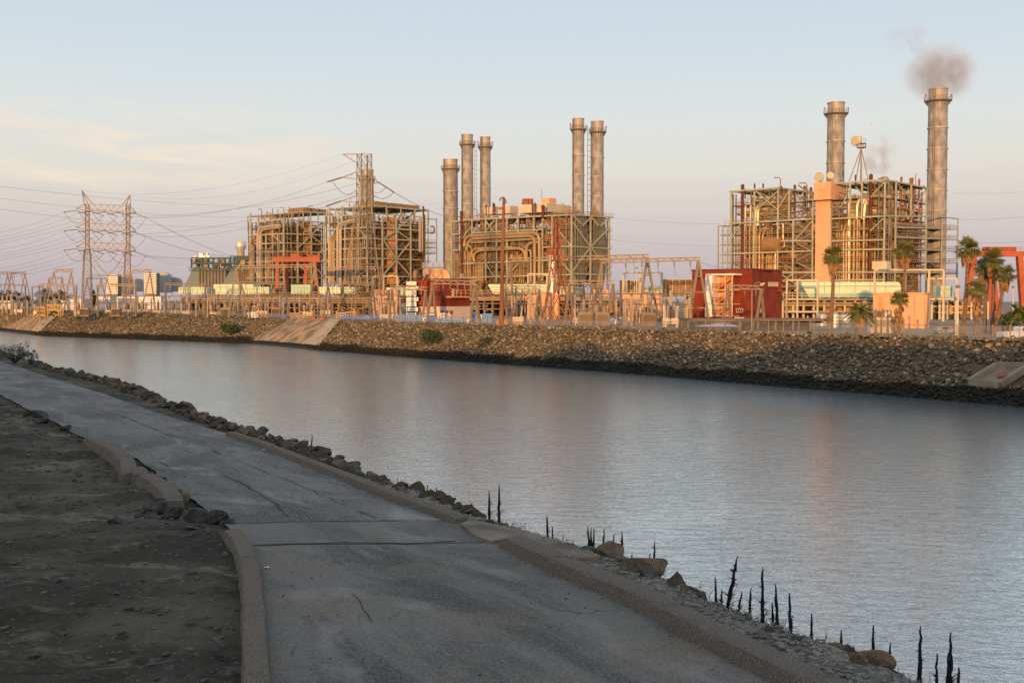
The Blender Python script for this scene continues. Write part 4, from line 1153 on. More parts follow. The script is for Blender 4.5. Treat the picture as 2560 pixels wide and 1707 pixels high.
    def slab(s, corner, lx, rx, y, th, mt, nm='roof', inset=0.0):
        c0 = s.F.pt(s.c(corner, y)); Ff = Face(c0, UD); Sf = Face(c0, VD)
        a = (Ff.pt(s.c(lx, y)) - c0).xy.length; b = (Sf.pt(s.c(rx, y)) - c0).xy.length
        mb = MB(); mb.obox(c0 - ZU * th, UD * a, VD * b, ZU * th); return mb.build(nm, M[mt], s.root)

# --- right hand unit
U = Unit('boiler_unit', 'big right hand boiler structure with the peach lift tower and tall vents', 1145, 285, z5, 165, 1420)
F, S = U.F, U.S
U.cols(F, [(175, 660, 1200), (320, 655, 1160), (470, 635, 1230), (540, 645, 830), (565, 840, 1230), (690, 700, 1230), (800, 705, 1230), (1145, 582, 1230), (925, 600, 830), (1000, 600, 830)], 640, 1230, .42)
U.cols(S, [(1215, 592, 1225), (1310, 610, 820), (1408, 632, 1215)], 600, 1200, .42)
U.beams(F, [(160, 656, 470, 632), (790, 608, 1145, 581), (155, 858, 690, 828), (800, 828, 1145, 810), (480, 968, 690, 966), (800, 968, 1145, 960), (165, 1048, 690, 1030), (800, 1026, 1145, 1019), (470, 1166, 1145, 1164), (590, 1218, 1145, 1212)], .42)
U.beams(S, [(1145, 581, 1420, 634), (1145, 810, 1420, 812), (1210, 942, 1405, 952), (1145, 1020, 1405, 1022), (1145, 1165, 1405, 1166), (1200, 880, 1405, 886)], .40)
U.beams(F, [(330, 655, 465, 770), (345, 760, 465, 655), (1145, 815, 1050, 905), (900, 690, 860, 760), (1145, 590, 1055, 690), (690, 835, 570, 970), (540, 650, 470, 760), (480, 1170, 560, 1225), (565, 1170, 500, 1225), (230, 860, 170, 960)], .26, nm='brace')
U.beams(S, [(1150, 590, 1215, 680), (1405, 640, 1310, 800), (1220, 600, 1300, 700)], .26, nm='brace')
zl = [U.z(F, 1145, y) for y in (810, 890, 960, 1019, 1090, 1164)]
zt = U.z(F, 1145, 600)
U.innards(sorted(zl + [zt - 3.5]), zt, [(.06, .30, .30, .95, GZ + 6, zt - 8), (.50, .64, .34, .95, GZ + 6, zt - 8), (.06, .20, .14, .9, GZ + 8, zt - 14), (.70, .97, .24, .95, GZ + 6, zt - 9), (.32, .66, .55, .95, GZ + 3, zt - 6), (.04, .98, .36, .93, GZ + 2, zl[0] - .6)], n=900)
F1, F2, F3 = F.off(.9), F.off(1.6), F.off(2.4)
U.pipes(F1, [(.38, ((x, y0), (x, 1225))) for x, y0 in ((925, 830), (950, 830), (972, 830), (1012, 810))], mt='pipe')
U.pipes(F1, [(.42, ((918, 1225), (918, 720), (935, 690), (960, 680))), (.45, ((965, 830), (968, 740), (990, 690), (1060, 680), (1180, 690))), (.48, ((1010, 830), (1018, 735), (1035, 700), (1060, 690)))], mt='pipe_bright')
U.pipes(F1, [(.36, ((882, 1225), (882, 920), (892, 875), (920, 850))), (.36, ((898, 1225), (900, 930), (910, 880), (940, 850)))])
U.pipes(F2, [(.22, ((x, y0), (x, 1225))) for x, y0 in ((842, 850), (858, 905), (872, 860), (985, 830), (1030, 920), (1060, 1000), (1080, 1010))])
U.pipes(F1, [(.30, ((x, 860), (x, 1160))) for x in (258, 290, 313, 330)], mt='pipe')
U.pipes(F1, [(.36, ((262, 870), (262, 740))), (.36, ((295, 870), (295, 735))), (.42, ((325, 870), (327, 770), (345, 735), (400, 728))), (.42, ((340, 870), (343, 775), (360, 740), (430, 732)))], mt='pipe_bright')
U.pipes(F1, [(.38, ((350, 1160), (350, 920), (365, 890), (400, 882))), (.38, ((370, 1160), (372, 930), (385, 895), (415, 890)))])
U.pipes(F2, [(.20, ((x, y0), (x, 1160))) for x, y0 in ((395, 1060), (408, 1060), (420, 1065), (440, 1070), (452, 1020), (400, 880), (430, 880), (415, 900), (205, 880), (220, 900))])
U.pipes(F1, [(.2, ((500, 860), (500, 960), (508, 970), (508, 1010), (450, 1022), (450, 1160)))], mt='pipe_bright', nm='white_pipe')
mb = MB(); a = F2.pt(z5(385, 990)); b = F2.pt(z5(500, 990)); mb.tube([a, a.lerp(b, .02), b], [2.0, 2.3, 2.3], 20); U_t = mb.build('boiler_drum', M['casing_tan'], U.root, smooth=True)
mb = MB()
for k in range(6):
    q = a.lerp(b, .1 + .16 * k); mb.tube([q, q + (b - a).normalized() * .2], 2.42, 20)
mb.build('drum_ring', M['casing_tan'], U_t, smooth=True)
U.vents(F.off(.3), [(240, 608, 1150), (1048, 543, 1225)], .42)
U.vents(F2, [(320, 602, 655), (260, 635, 700), (374, 602, 655), (490, 618, 680), (958, 548, 620)], .2)
U.vents(S.off(1.2), [(1245, 560, 800), (1303, 566, 800), (1315, 566, 800), (1358, 574, 800)], .26, 'rust')
Sb = S.off(1.5)
U.pipes(Sb, [(.22, ((x, y0), (x, 810))) for x, y0 in ((1160, 620), (1180, 640), (1196, 660), (1240, 620), (1262, 640), (1280, 650), (1330, 650), (1380, 660))], mt='pipe')
Fb = Face(F.pt(z5(565, 640)), VD)
U.vents(Face(F.pt(z5(470, 640)), VD).off(.6), [(570, 610, 820), (575, 612, 820), (632, 618, 800), (642, 620, 800), (672, 626, 760), (678, 628, 760)], .22)
# canopy on the left half: roof sheets and its own side
fc = F.pt(z5(470, 632)); CS = Face(fc, VD)
U.beams(CS, [(470, 632, 692, 662), (470, 830, 690, 812)], .40)
U.cols(CS, [(545, 645, 830), (625, 655, 820), (690, 662, 820)], 640, 830, .36)
for (cx, lx, rx, y) in ((470, 160, 690, 631), (1145, 790, 1420, 579)):
    mb = MB(); c0 = F.pt(z5(cx, y)); aL = (Face(c0, UD).pt(z5(lx, y)) - c0).xy.length; bL = (Face(c0, VD).pt(z5(rx, y)) - c0).xy.length
    for k in range(9): mb.bar(c0 + UD * aL * k / 8, c0 + UD * aL * k / 8 + VD * bL, .3, .3)
    mb.obox(c0 + VD * bL * .25 + ZU * .16, UD * aL, VD * bL * .75, ZU * .12)
    mb.build('canopy_roof', M['steel'], U.root)
# cream casings under the canopies
for (u0, u1, v0, v1, za, zb) in ((.04, .24, .10, .35, zl[0] + .5, zl[0] + 6), (.70, .86, .10, .35, zl[0] + .5, zl[0] + 6.5)): mb = MB(); U.blk(mb, u0 * U.L, u1 * U.L, v0 * U.Wd, v1 * U.Wd, za, zb); mb.build('casing_panel', M['cream'], U.root)
mb = MB(); U.blk(mb, .12 * U.L, .16 * U.L, 1.0, 2.2, zl[0] + 3.3, zl[0] + 5.6); mb.build('white_cabinet', M['white'], U.root)
# lift tower
tw = U.shaft('lift_tower', 793, 706, 812, 700, 1232, 'peach', face=F.off(-.5))
hd = U.shaft('lift_head', 802, 695, 900, 592, 703, 'peach', face=F.off(-2.6))
mb = MB(); c0 = F.off(-2.7).pt(z5(800, 640))
for (x, y, x2, y2) in ((728, 645, 728, 690), (728, 645, 760, 640), (760, 640, 760, 690)): mb.bar(F.off(-2.7).pt(z5(x, y)), F.off(-2.7).pt(z5(x2, y2)), .12)
mb.build('door_frame', M['peach_d'], hd)
U.beams(F.off(-1.3), [(655, 708, 802, 700)], .3); U.beams(F.off(-.4), [(800, 745, 800, 1225)], .3, nm='column')
U.stairs(F.off(.2), 585, 680, 860, 1225, 6); U.stairs(F.off(.3), 590, 665, 740, 830, 1)
U.stairs(S.off(.3), 1420, 1500, 1100, 1160, 1)
# right wing of stepped platforms
WgP = S.pt(z5(1408, 900)); Wg = Face(WgP - VD * 0.0, VD)
U.cols(Wg, [(1505, 830, 1215), (1605, 826, 1215)], 830, 1215, .36)
U.beams(Wg, [(1420, 806, 1610, 828), (1410, 950, 1605, 962), (1405, 885, 1605, 895), (1405, 1022, 1600, 1035), (1405, 1098, 1600, 1108), (1405, 1166, 1605, 1170)], .32)
for y in (885, 950, 1022, 1098, 1166):
    mb = MB(); a = S.pt(z5(1230, y)); b = Wg.pt(z5(1600, y + 9)); d = b - a; mb.obox(a - ZU * .1, d, UD * 4.5, ZU * .18); mb.build('platform', M['steel2'], U.root)
    mb = MB(); mb.rail(a + ZU * .1, b + ZU * .1, 1.1, .08, 1.8); mb.rail(b + ZU * .1, b + UD * 4.5 + ZU * .1, 1.1, .08, 1.8); mb.build('railing', M['galv'], U.root)
U.pipes(S.off(1.0), [(.5, ((1150, 855), (1290, 865), (1420, 880))), (.3, ((1290, 905), (1440, 915))), (.28, ((1280, 920), (1430, 928))), (.25, ((1300, 980), (1420, 985)))])
U.shaft('orange_panel', 1215, 1155, 1230, 1000, 1165, 'peach_d', 0, S.off(.8))
mb = MB(); a = S.pt(z5(1090, 1150)); U.blk(mb, -.6, 3.4, -.6, 2.2, U.z(F, 1145, 1145), U.z(F, 1145, 1095)); mb.build('switch_cabin', M['cream'], U.root)
# left wing of stepped platforms
Lw = Face(F.pt(z5(172, 900)) + VD * 5, UD)
for x in (90, 118, 150): mb = MB(); a = Lw.pt(z5(x, 872)); mb.bar(ground_at(a), a, .32); mb.build('column', M['steel'], U.root)
for y in (872, 930, 992, 1055, 1105):
    mb = MB(); a = Lw.pt(z5(88, y)); b = Lw.pt(z5(235, y - 8)); b.z = a.z; mb.obox(a - ZU * .1, b - a, VD * 4, ZU * .2); mb.build('platform', M['steel'], U.root)
    mb = MB(); a2 = a.lerp(b, .3); mb.rail(a2 + ZU * .1, b + ZU * .1, 1.1, .08, 1.5); mb.build('railing', M['galv'], U.root)
# rooftop mast
mr = F.off(9).pt(z5(990, 590)); mast = thing('antenna_mast', 'tripod mast with a drum antenna above the right boiler roof', 'antenna mast', mr)
MF = Face(mr, (1, 0, 0)); mb = MB(); b0 = MF.pt(z5(993, 600))
mb.tube([b0, MF.pt(z5(994, 305))], .28, 8, .12); mb.tube([MF.pt(z5(914, 600)), MF.pt(z5(990, 390))], .12, 6); mb.tube([MF.pt(z5(1042, 600)), MF.pt(z5(996, 390))], .12, 6)
mb.tube([MF.pt(z5(985, 600)) + Vector((0, 4, 0)), MF.pt(z5(994, 390))], .12, 6); mb.build('mast_leg', M['galv'], mast, smooth=True)
mb = MB(); q = MF.pt(z5(995, 380)); mb.tube([q, q + ZU * .25], 1.25, 16); mb.tube([q + ZU * 1.1, q + ZU * 1.17], 1.3, 16); 
for k in range(8): mb.bar(q + Vector((1.25 * math.cos(k * .785), 1.25 * math.sin(k * .785), 0)), q + Vector((1.25 * math.cos(k * .785), 1.25 * math.sin(k * .785), 1.1)), .06)
for (x, y, x2, y2) in ((1005, 322, 1005, 375), (1020, 322, 1020, 375), (1005, 322, 1020, 322)): mb.bar(MF.pt(z5(x, y)), MF.pt(z5(x2, y2)), .08)
mb.build('mast_platform', M['galv'], mast)
def drum(name, c, ax, r, d, par):
    mb = MB(); ax = Vector(ax).normalized(); mb.tube([c - ax * d / 2, c - ax * d * .3, c + ax * d / 2], [r * .8, r, r], 18); return mb.build(name, M['cream'], par, smooth=True)
drum('drum_antenna', MF.pt(z5(963, 336)), (-.85, -.4, 0), 1.35, 1.5, mast)
for nm, x, y, ax, r, lb in (('drum_antenna', 730, 565, (-.8, -.5, 0), 1.3, 'drum antenna at the left of the lift tower roof'), ('dish_antenna', 798, 553, (.1, -1, 0), .95, 'round pale dish facing the channel on the lift tower roof')):
    c0 = F.off(-.3).pt(z5(x, y)); rt = thing(nm, lb, 'antenna', Vector((c0.x, c0.y, F.pt(z5(x, 592)).z)))
    drum('dish', c0, ax, r, 1.2 if r > 1 else .4, rt); mb = MB(); mb.tube([Vector((c0.x, c0.y + .5, c0.z - r - .7)), Vector((c0.x, c0.y + .5, c0.z + .2))], .12, 6); mb.build('post', M['galv'], rt)

# --- chimneys
STK = []
def chimney(px, Y, top_y, w_px, bands, label, crown=1.42, ladder=0.35, lamp=(1,), cage=None, rim_h=None):
    P = D(px, 750, Y); P.z = GZ; zt_ = D(px, top_y, Y).z; r = w_px * Y / F_PX / 2; H = zt_ - GZ
    rt = thing('chimney', label, 'chimney', P, 'chimneys of the power station')
    gz = zt_ - (rim_h or 3.4) ; mb = MB()
    mb.lathe(P, [(r * 1.06, GZ), (r, gz - 1.6), (r * 1.12, gz - .5), (r * 1.12, gz - .1)], 24); mb.build('shaft', M['stack'], rt, smooth=True)
    mb = MB(); mb.lathe(P, [(r * .97, gz - .1), (r * .97, zt_ - .3), (r * 1.04, zt_ - .3), (r * 1.04, zt_), (r * .86, zt_), (r * .86, zt_ - 1.5)], 24); mb.build('rim', M['stack_rim'], rt, smooth=True)
    mb = MB(); n = bands
    for i in range(1, n):
        z = GZ + (gz - 2 - GZ) * i / n
        mb.lathe(P, [(r * 1.03, z - .16), (r * 1.10, z - .16), (r * 1.10, z + .16), (r * 1.03, z + .16)], 24)
    mb.build('stiffener_ring', M['stack_rim'], rt, smooth=True)
    mb = MB(); R2 = r * crown
    mb.lathe(P, [(r * 1.1, gz - .7), (R2, gz - .18), (R2, gz), (r * .98, gz)], 24)
    for k in range(16):
        a = k * math.pi / 8; d = Vector((math.cos(a), math.sin(a), 0)); mb.bar(P * 1 + d * r * 1.0 + ZU * (gz - 1.5 - GZ), P + d * R2 * .97 + ZU * (gz - .15 - GZ), .14)
    mb.build('gallery', M['galvd'], rt)
    mb = MB()
    for hh in (.55, 1.1):
        mb.tube([P + Vector((R2 * math.cos(k * math.pi / 10), R2 * math.sin(k * math.pi / 10), gz + hh - GZ)) for k in range(21)], .05, 5, cap=False)
    for k in range(20):
        a = k * math.pi / 10; p = P + Vector((R2 * math.cos(a), R2 * math.sin(a), gz - GZ)); mb.bar(p, p + ZU * 1.1, .06)
    mb.build('gallery_rail', M['galvd'], rt)
    a = -math.pi / 2 - .35 - ladder; d = Vector((math.cos(a), math.sin(a), 0)); sd = Vector((-d.y, d.x, 0)); mb = MB(); b0 = P + d * (r * 1.16)
    for o_ in (-.28, .28): mb.bar(b0 + sd * o_, b0 + sd * o_ + ZU * (zt_ - GZ), .10)
    for k in range(int(H / .9)): mb.bar(b0 - sd * .28 + ZU * k * .9, b0 + sd * .28 + ZU * k * .9, .06)
    mb.build('ladder', M['galvd'], rt)
    for sg in lamp:
        p = P + Vector((R2 * .98 * sg, -.4, gz + 1.1 - GZ)); mb = MB(); mb.tube([p, p + ZU * .25], .12, 8); mb.ball(p + ZU * .5, .30, 8, 6); mb.build('warning_lamp', M['red_lamp'], rt, smooth=True)
    if cage:
        mb = MB(); d = Vector((1, -.1, 0)).normalized() * (r + cage); b0 = P + d
        for o_ in ((-.4, -.3), (.4, -.3), (.4, .3), (-.4, .3)): mb.bar(b0 + Vector((o_[0], o_[1], 0)), b0 + Vector((o_[0], o_[1], gz - GZ)), .08)
        for k in range(int(H / 1.6)): 
            z_ = ZU * k * 1.6; q = [b0 + Vector((x, y, 0)) + z_ for x, y in ((-.4, -.3), (.4, -.3), (.4, .3), (-.4, .3))]
            for i in range(4): mb.bar(q[i], q[(i + 1) % 4], .07)
        mb.build('caged_ladder', M['galvd'], rt)
    return rt
chimney(2338, 322, 223, 46, 10, 'tall chimney at the right, smoke rising from its rim', lamp=(-1, 1))
chimney(2085, 345, 257, 42, 9, 'tall chimney rising behind the lift tower of the right unit', lamp=(-1, 1))
chimney(1445, 354, 297, 29, 9, 'left chimney of the pair above the middle unit', lamp=(-1,), ladder=.6)
chimney(1493, 358, 304, 30, 9, 'right chimney of the pair above the middle unit', lamp=(1,), cage=None, ladder=.9)
chimney(1169, 385, 337, 28, 9, 'taller slim chimney left behind the middle unit', cage=.9, lamp=(), ladder=.6)
chimney(1213.5, 389, 343, 26, 9, 'slim chimney nearest the middle unit roof boxes', lamp=(-1, 1))
chimney(1127, 400, 399, 36, 8, 'short thick chimney with a blue shaded foot between the left and middle units', lamp=(), crown=1.3, ladder=.5)
chimney(919, 392, 425, 33, 7, 'squat chimney seen through the central lattice tower', lamp=(), crown=1.25)
mb = MB(); p0 = D(1472, 750, 356)
# caged ladder tower standing between the middle pair
lt = thing('ladder_tower', 'thin ladder tower standing between the two middle chimneys', 'ladder tower', Vector((p0.x, p0.y, GZ)))
for o_ in ((-.5, -.4), (.5, -.4), (.5, .4), (-.5, .4)): mb.bar(Vector((p0.x + o_[0], p0.y + o_[1], GZ)), Vector((p0.x + o_[0], p0.y + o_[1], D(1472, 315, 356).z)), .09)
zt_ = D(1472, 315, 356).z
for k in range(int((zt_ - GZ) / 1.8)):
    q = [Vector((p0.x + x, p0.y + y, GZ + k * 1.8)) for x, y in ((-.5, -.4), (.5, -.4), (.5, .4), (-.5, .4))]
    for i in range(4): mb.bar(q[i], q[(i + 1) % 4], .08)
mb.build('lattice_shaft', M['galvd'], lt)

# --- middle unit
U = Unit('boiler_unit', 'middle boiler structure with looping tan pipes and ribbed grey hoppers', 1110, 340, z3, 255, 1400)
F, S = U.F, U.S
U.cols(F, [(258, 780, 1200), (325, 770, 1185), (400, 765, 880), (497, 755, 1200), (575, 760, 1215), (650, 750, 1290), (728, 748, 880), (842, 740, 1200), (903, 740, 1200), (972, 740, 960), (1110, 732, 1225)], 740, 1215, .46)
U.cols(S, [(1245, 740, 1220), (1378, 750, 1215)], 745, 1215, .46)
U.beams(F, [(315, 770, 1110, 733), (255, 783, 320, 778), (258, 990, 300, 985), (310, 1083, 1000, 1052), (310, 1182, 1110, 1160), (340, 935, 905, 905), (400, 862, 905, 838), (900, 965, 1110, 958), (900, 1062, 1110, 1055), (258, 875, 320, 870)], .42)
U.beams(S, [(1110, 733, 1405, 752), (1110, 958, 1378, 975), (1110, 1152, 1378, 1162)], .42)
U.beams(F, [(500, 780, 560, 855), (560, 770, 500, 850), (730, 765, 665, 850), (980, 800, 1105, 950), (905, 800, 840, 880), (905, 760, 960, 830), (1030, 1055, 1108, 1150), (500, 1085, 560, 1175), (730, 1085, 660, 1160), (430, 830, 400, 870), (330, 905, 372, 842)], .34, nm='brace')
U.beams(S, [(1115, 785, 1245, 965), (1375, 830, 1245, 965), (1245, 965, 1372, 1120), (1245, 965, 1112, 1140), (1120, 740, 1180, 800), (1245, 750, 1190, 810), (1250, 750, 1300, 810), (1375, 760, 1320, 810), (1115, 1165, 1150, 1215)], .42, nm='brace')
zt = U.z(F, 1110, 736); zl = [U.z(F, 1110, y) for y in (830, 890, 958, 1055, 1100, 1155)]
U.innards(zl, zt, [(.22, .97, .24, .97, GZ + 3, zt - 5), (.30, .9, .18, .3, zt - 9, zt - 3)], n=820, u_in=.2, v_in=3.2)
F1, F2, F3 = F.off(-.7), F.off(.8), F.off(1.5)
U.pipes(F1, [(.55, ((345, 960), (350, 905), (380, 884), (560, 876), (830, 862), (868, 872), (880, 905), (880, 1180))),
             (.50, ((362, 985), (372, 925), (400, 905), (560, 896), (815, 884), (840, 895), (848, 930), (848, 1200))),
             (.50, ((420, 1070), (408, 1035), (425, 1000), (460, 986), (580, 982), (735, 972), (765, 985), (778, 1015), (780, 1060))),
             (.42, ((395, 1000), (420, 975), (580, 968), (640, 966), (690, 964))),
             (.50, ((790, 1060), (786, 975), (800, 945), (830, 930), (890, 928))),
             (.36, ((345, 945), (375, 945), (398, 975), (400, 1030), (425, 1070)))], nm='steam_pipe')
U.pipes(F2, [(.40, ((x, y0), (x, 1205))) for x, y0 in ((337, 950), (352, 960), (372, 960), (388, 1000), (412, 1070), (430, 1070), (446, 1060), (460, 1060), (475, 1080))])
U.pipes(F3, [(.30, ((x, y0), (x, 1215))) for x, y0 in ((690, 1010), (706, 1020), (722, 1000), (738, 1020), (752, 1010), (768, 1060), (800, 985), (818, 985), (835, 1000), (860, 960), (872, 960), (890, 960))])
U.pipes(F1, [(.26, ((820, 1205), (820, 1000), (812, 985), (800, 985)))], mt='pipe_bright')
mb = MB(); a = F.off(3.4).pt(z3(430, 1035)); b = F.off(3.4).pt(z3(568, 1030)); mb.tube([a, a.lerp(b, .03), a.lerp(b, .97), b], [2.0, 2.3, 2.3, 2.0], 22); mb.build('boiler_drum', M['casing_tan'], U.root, smooth=True)
U.pipes(F1, [(.16, ((375, 925), (900, 900))), (.14, ((690, 912), (870, 905)))], mt='pipe_bright')
U.vents(F.off(-.2), [(325, 705, 1150), (905, 662, 760)], .5)
U.vents(F.off(2), [(550, 645, 740), (560, 652, 740), (500, 660, 740), (830, 640, 745), (848, 645, 745)], .22)
# ribbed hoppers at the right end
for (x0, x1, xb0, xb1) in ((1122, 1222, 1135, 1205), (1262, 1352, 1262, 1340)):
    Sh = S.off(.45); mb = MB(); prof = [(x0 + 12, x1 - 10, 748), (x0 + 10, x1 - 6, 800), (x0 - 4, x1 + 6, 960), (x0 - 4, x1 + 6, 1050), (xb0, xb1, 1215)]
    ring = [(Sh.pt(z3(a, y)), Sh.pt(z3(b, y))) for a, b, y in prof]
    for (a0, b0), (a1, b1) in zip(ring, ring[1:]):
        mb.hexa([a1, b1, b1 + UD * 7, a1 + UD * 7, a0, b0, b0 + UD * 7, a0 + UD * 7])
    hp = mb.build('hopper', M['hopper'], U.root)
    mb = MB()
    for (a0, b0), (a1, b1) in zip(ring, ring[1:]):
        for k in range(9): mb.bar((a0 - UD * .1).lerp(b0 - UD * .1, k / 8), (a1 - UD * .1).lerp(b1 - UD * .1, k / 8), .16)
    mb.build('rib', M['steel2'], hp)
    mb = MB()
    for y in np.arange(770, 1210, 22):
        w = np.interp(y, [q[2] for q in prof], [q[0] for q in prof]); w2 = np.interp(y, [q[2] for q in prof], [q[1] for q in prof])
        mb.bar(Sh.pt(z3(w, y)) - UD * .12, Sh.pt(z3(w2, y)) - UD * .12, .14, .3)
    mb.build('stiffener', M['hopper'], hp)
U.shaft('casing_panel', 1112, 1085, 1140, 900, 1055, 'peach_d', 1.5); U.shaft('casing_panel', 1105, 1000, 1112, 945, 1150, 'casing_tan', 2.5)
# roof boxes
def roofbox(nm, cx, lx, rx, y0, y1, mt, vin):
    o = U.shaft(nm, cx, lx, rx, y0, y1, mt, vin); return o
roofbox('roof_box', 668, 487, 730, 668, 722, 'cream', 5.0); roofbox('roof_box', 932, 733, 1105, 650, 712, 'cream', 3.5)
roofbox('air_handler', 950, 893, 1000, 612, 655, 'peach', 7.0)
for x0, x1 in ((755, 782), (782, 808), (800, 830)): roofbox('vent_hood', x1, x0, x1 + 6, 617, 658, 'rust', 7.5)
mb = MB(); mb.rail(F.pt(z3(320, 768)), F.pt(z3(1110, 733)), 1.2, .09, 2); mb.rail(S.pt(z3(1110, 733)), S.pt(z3(1405, 752)), 1.2, .09, 2); mb.build('railing', M['rust'], U.root)
mb = MB(); c0 = F.pt(z3(1110, 735)); mb.obox(c0 + VD * .3 + UD * .3, UD * (U.L - 1), VD * (U.Wd - 1), ZU * .15); mb.build('roof_deck', M['steel2'], U.root)
for _ in range(26):
    mb = MB(); u, v_ = U.rnd.uniform(0, U.L * .9), U.rnd.uniform(1, U.Wd * .8); sx = U.rnd.uniform(.5, 1.6); mb.box(U.at(u, v_, zt + .2 + sx * .5), sx, sx, sx * 1.2, .6); mb.build('roof_equipment', M[U.rnd.choice(('rust', 'casing_tan', 'galv'))], U.root)
mb = MB(); mb.tube([F.off(6).pt(z3(896, 615)), F.off(6).pt(z3(895, 548))], .07, 5); mb.build('whip_aerial', M['wire'], U.root)
# left wing duct column and yellow drum
U.shaft('duct_column', 308, 283, 312, 1010, 1200, 'casing_tan', .5)

# --- the two left units
def left_unit(label, Y, k, cx, lx, rx, can, cols_f, cols_s, beams_f, beams_s, br_f, br_s, levels, top, shaft, pipes, dy=0):
    U = Unit('boiler_unit', label, cx, Y, z2, lx, rx); F, S = U.F, U.S
    U.cols(F, cols_f, 0, 0, .44); U.cols(S, cols_s, 0, 0, .46)
    U.beams(F, beams_f, .40); U.beams(S, beams_s, .42)
    U.beams(F, br_f, .30, nm='brace'); U.beams(S, br_s, .40, nm='brace')
    zt = U.z(F, cx, top); zl = sorted(U.z(F, cx, y) for y in levels)
    U.innards(zl, zt, [(.10, .92, .30, .97, GZ + 3, zt - 3), (.5, .9, .16, .32, GZ + 4, zt - 12)], n=760, u_in=2.6, v_in=3.6)
    U.shaft('lift_shaft', *shaft[:5], 'peach_d', 0, S.off(.8))
    for (r, pts, mt, off) in pipes: U.pipes(F.off(off), [(r, pts)], mt=mt)
    # canopy
    ccx, clx, crx, cy, cb = can
    c0 = S.pt(z2(ccx, cy)); Ff, Sf = Face(c0, UD), Face(c0, VD)
    aL = (Ff.pt(z2(clx, cy)) - c0).xy.length; bL = (Sf.pt(z2(crx, cy)) - c0).xy.length; mb = MB()
    for i in range(9): mb.bar(c0 + UD * aL * i / 8, c0 + UD * aL * i / 8 + VD * bL, .35, .35)
    for i in range(4): mb.bar(c0 + VD * bL * i / 3, c0 + VD * bL * i / 3 + UD * aL, .35, .35)
    mb.obox(c0 + UD * aL * .0 + VD * bL * .15 + ZU * .2, UD * aL * .8, VD * bL * .8, ZU * .15)
    mb.build('canopy_roof', M['steel'], U.root)
    for i in range(6):
        mb = MB(); p = c0 + UD * aL * i / 5; mb.bar(p, Vector((p.x, p.y, U.z(F, cx, cb))), .34); mb.build('column', M['steel'], U.root)
    for i in range(1, 5):
        mb = MB(); p = c0 + VD * bL * i / 4; mb.bar(p, Vector((p.x, p.y, U.z(F, cx, cb))), .34); mb.build('column', M['steel'], U.root)
    mb = MB()
    for i in range(7): 
        p = c0 + UD * aL * (.15 + .1 * i) + VD * bL * .2; mb.tube([p, p + ZU * U.rnd.uniform(1.5, 3)], .14, 6)
    mb.build('vent_pipe', M['pipe_dark'], U.root)
    # hoods on the roof: sawtooth of tan boxes
    for i in range(3):
        mb = MB(); v0 = bL * (.05 + .3 * i); mb.obox(c0 + VD * v0 + UD * (.6 + .5 * i) + ZU * .36, UD * .35, VD * bL * .24, ZU * 1.3); mb.obox(c0 + VD * v0 + UD * (.98 + .5 * i) + ZU * .36, UD * aL * .25, VD * .3, ZU * 1.3); mb.build('roof_hood', M['casing_tan'], U.root)
    return U
LU1 = left_unit('left most boiler structure behind the red gantry crane', 385, 1, 497, 200, 850, (660, 198, 905, 566, 690),
    [(222, 575, 1165), (290, 640, 770), (405, 630, 1165), (497, 628, 1230), (250, 760, 1165), (315, 760, 1165), (350, 750, 1165), (450, 750, 1165)],
    [(612, 640, 1160), (727, 655, 1160), (840, 680, 1160)],
    [(205, 762, 497, 748), (195, 836, 497, 826), (195, 988, 497, 975), (190, 1118, 497, 1112), (222, 660, 497, 628), (205, 900, 497, 895)],
    [(497, 628, 910, 662), (497, 748, 840, 760), (497, 826, 840, 838), (497, 895, 840, 905), (497, 975, 840, 985), (497, 1112, 840, 1118)],
    [(205, 990, 290, 1110), (410, 760, 490, 830)],
    [(612, 650, 727, 755), (840, 665, 727, 755), (727, 765, 840, 850), (727, 765, 612, 870), (840, 860, 727, 985), (727, 990, 840, 1110), (612, 990, 727, 1110)],
    (690, 755, 828, 895, 975, 1045, 1112), 630, (672, 622, 728, 650, 1165, 4.5),
    [(.46, ((222, 1165), (222, 830), (232, 795), (262, 785)), 'pipe', -.6), (.46, ((236, 1165), (238, 850), (248, 815), (275, 800)), 'pipe', -.2),
     (.50, ((282, 1200), (282, 740), (298, 700), (400, 685), (470, 680)), 'pipe_bright', -.8), (.50, ((302, 1200), (303, 750), (318, 715), (410, 700), (470, 695)), 'pipe_bright', -.4),
     (.42, ((368, 1165), (368, 900), (382, 872), (410, 868)), 'pipe', .4), (.42, ((382, 1165), (384, 915), (396, 885), (420, 880)), 'pipe', .8)] +
    [(.26, ((x, y), (x, 1165)), 'pipe', .9) for x, y in ((212, 880), (245, 900), (262, 860), (272, 900), (330, 860), (345, 930), (356, 960), (392, 940), (415, 960), (430, 900))])
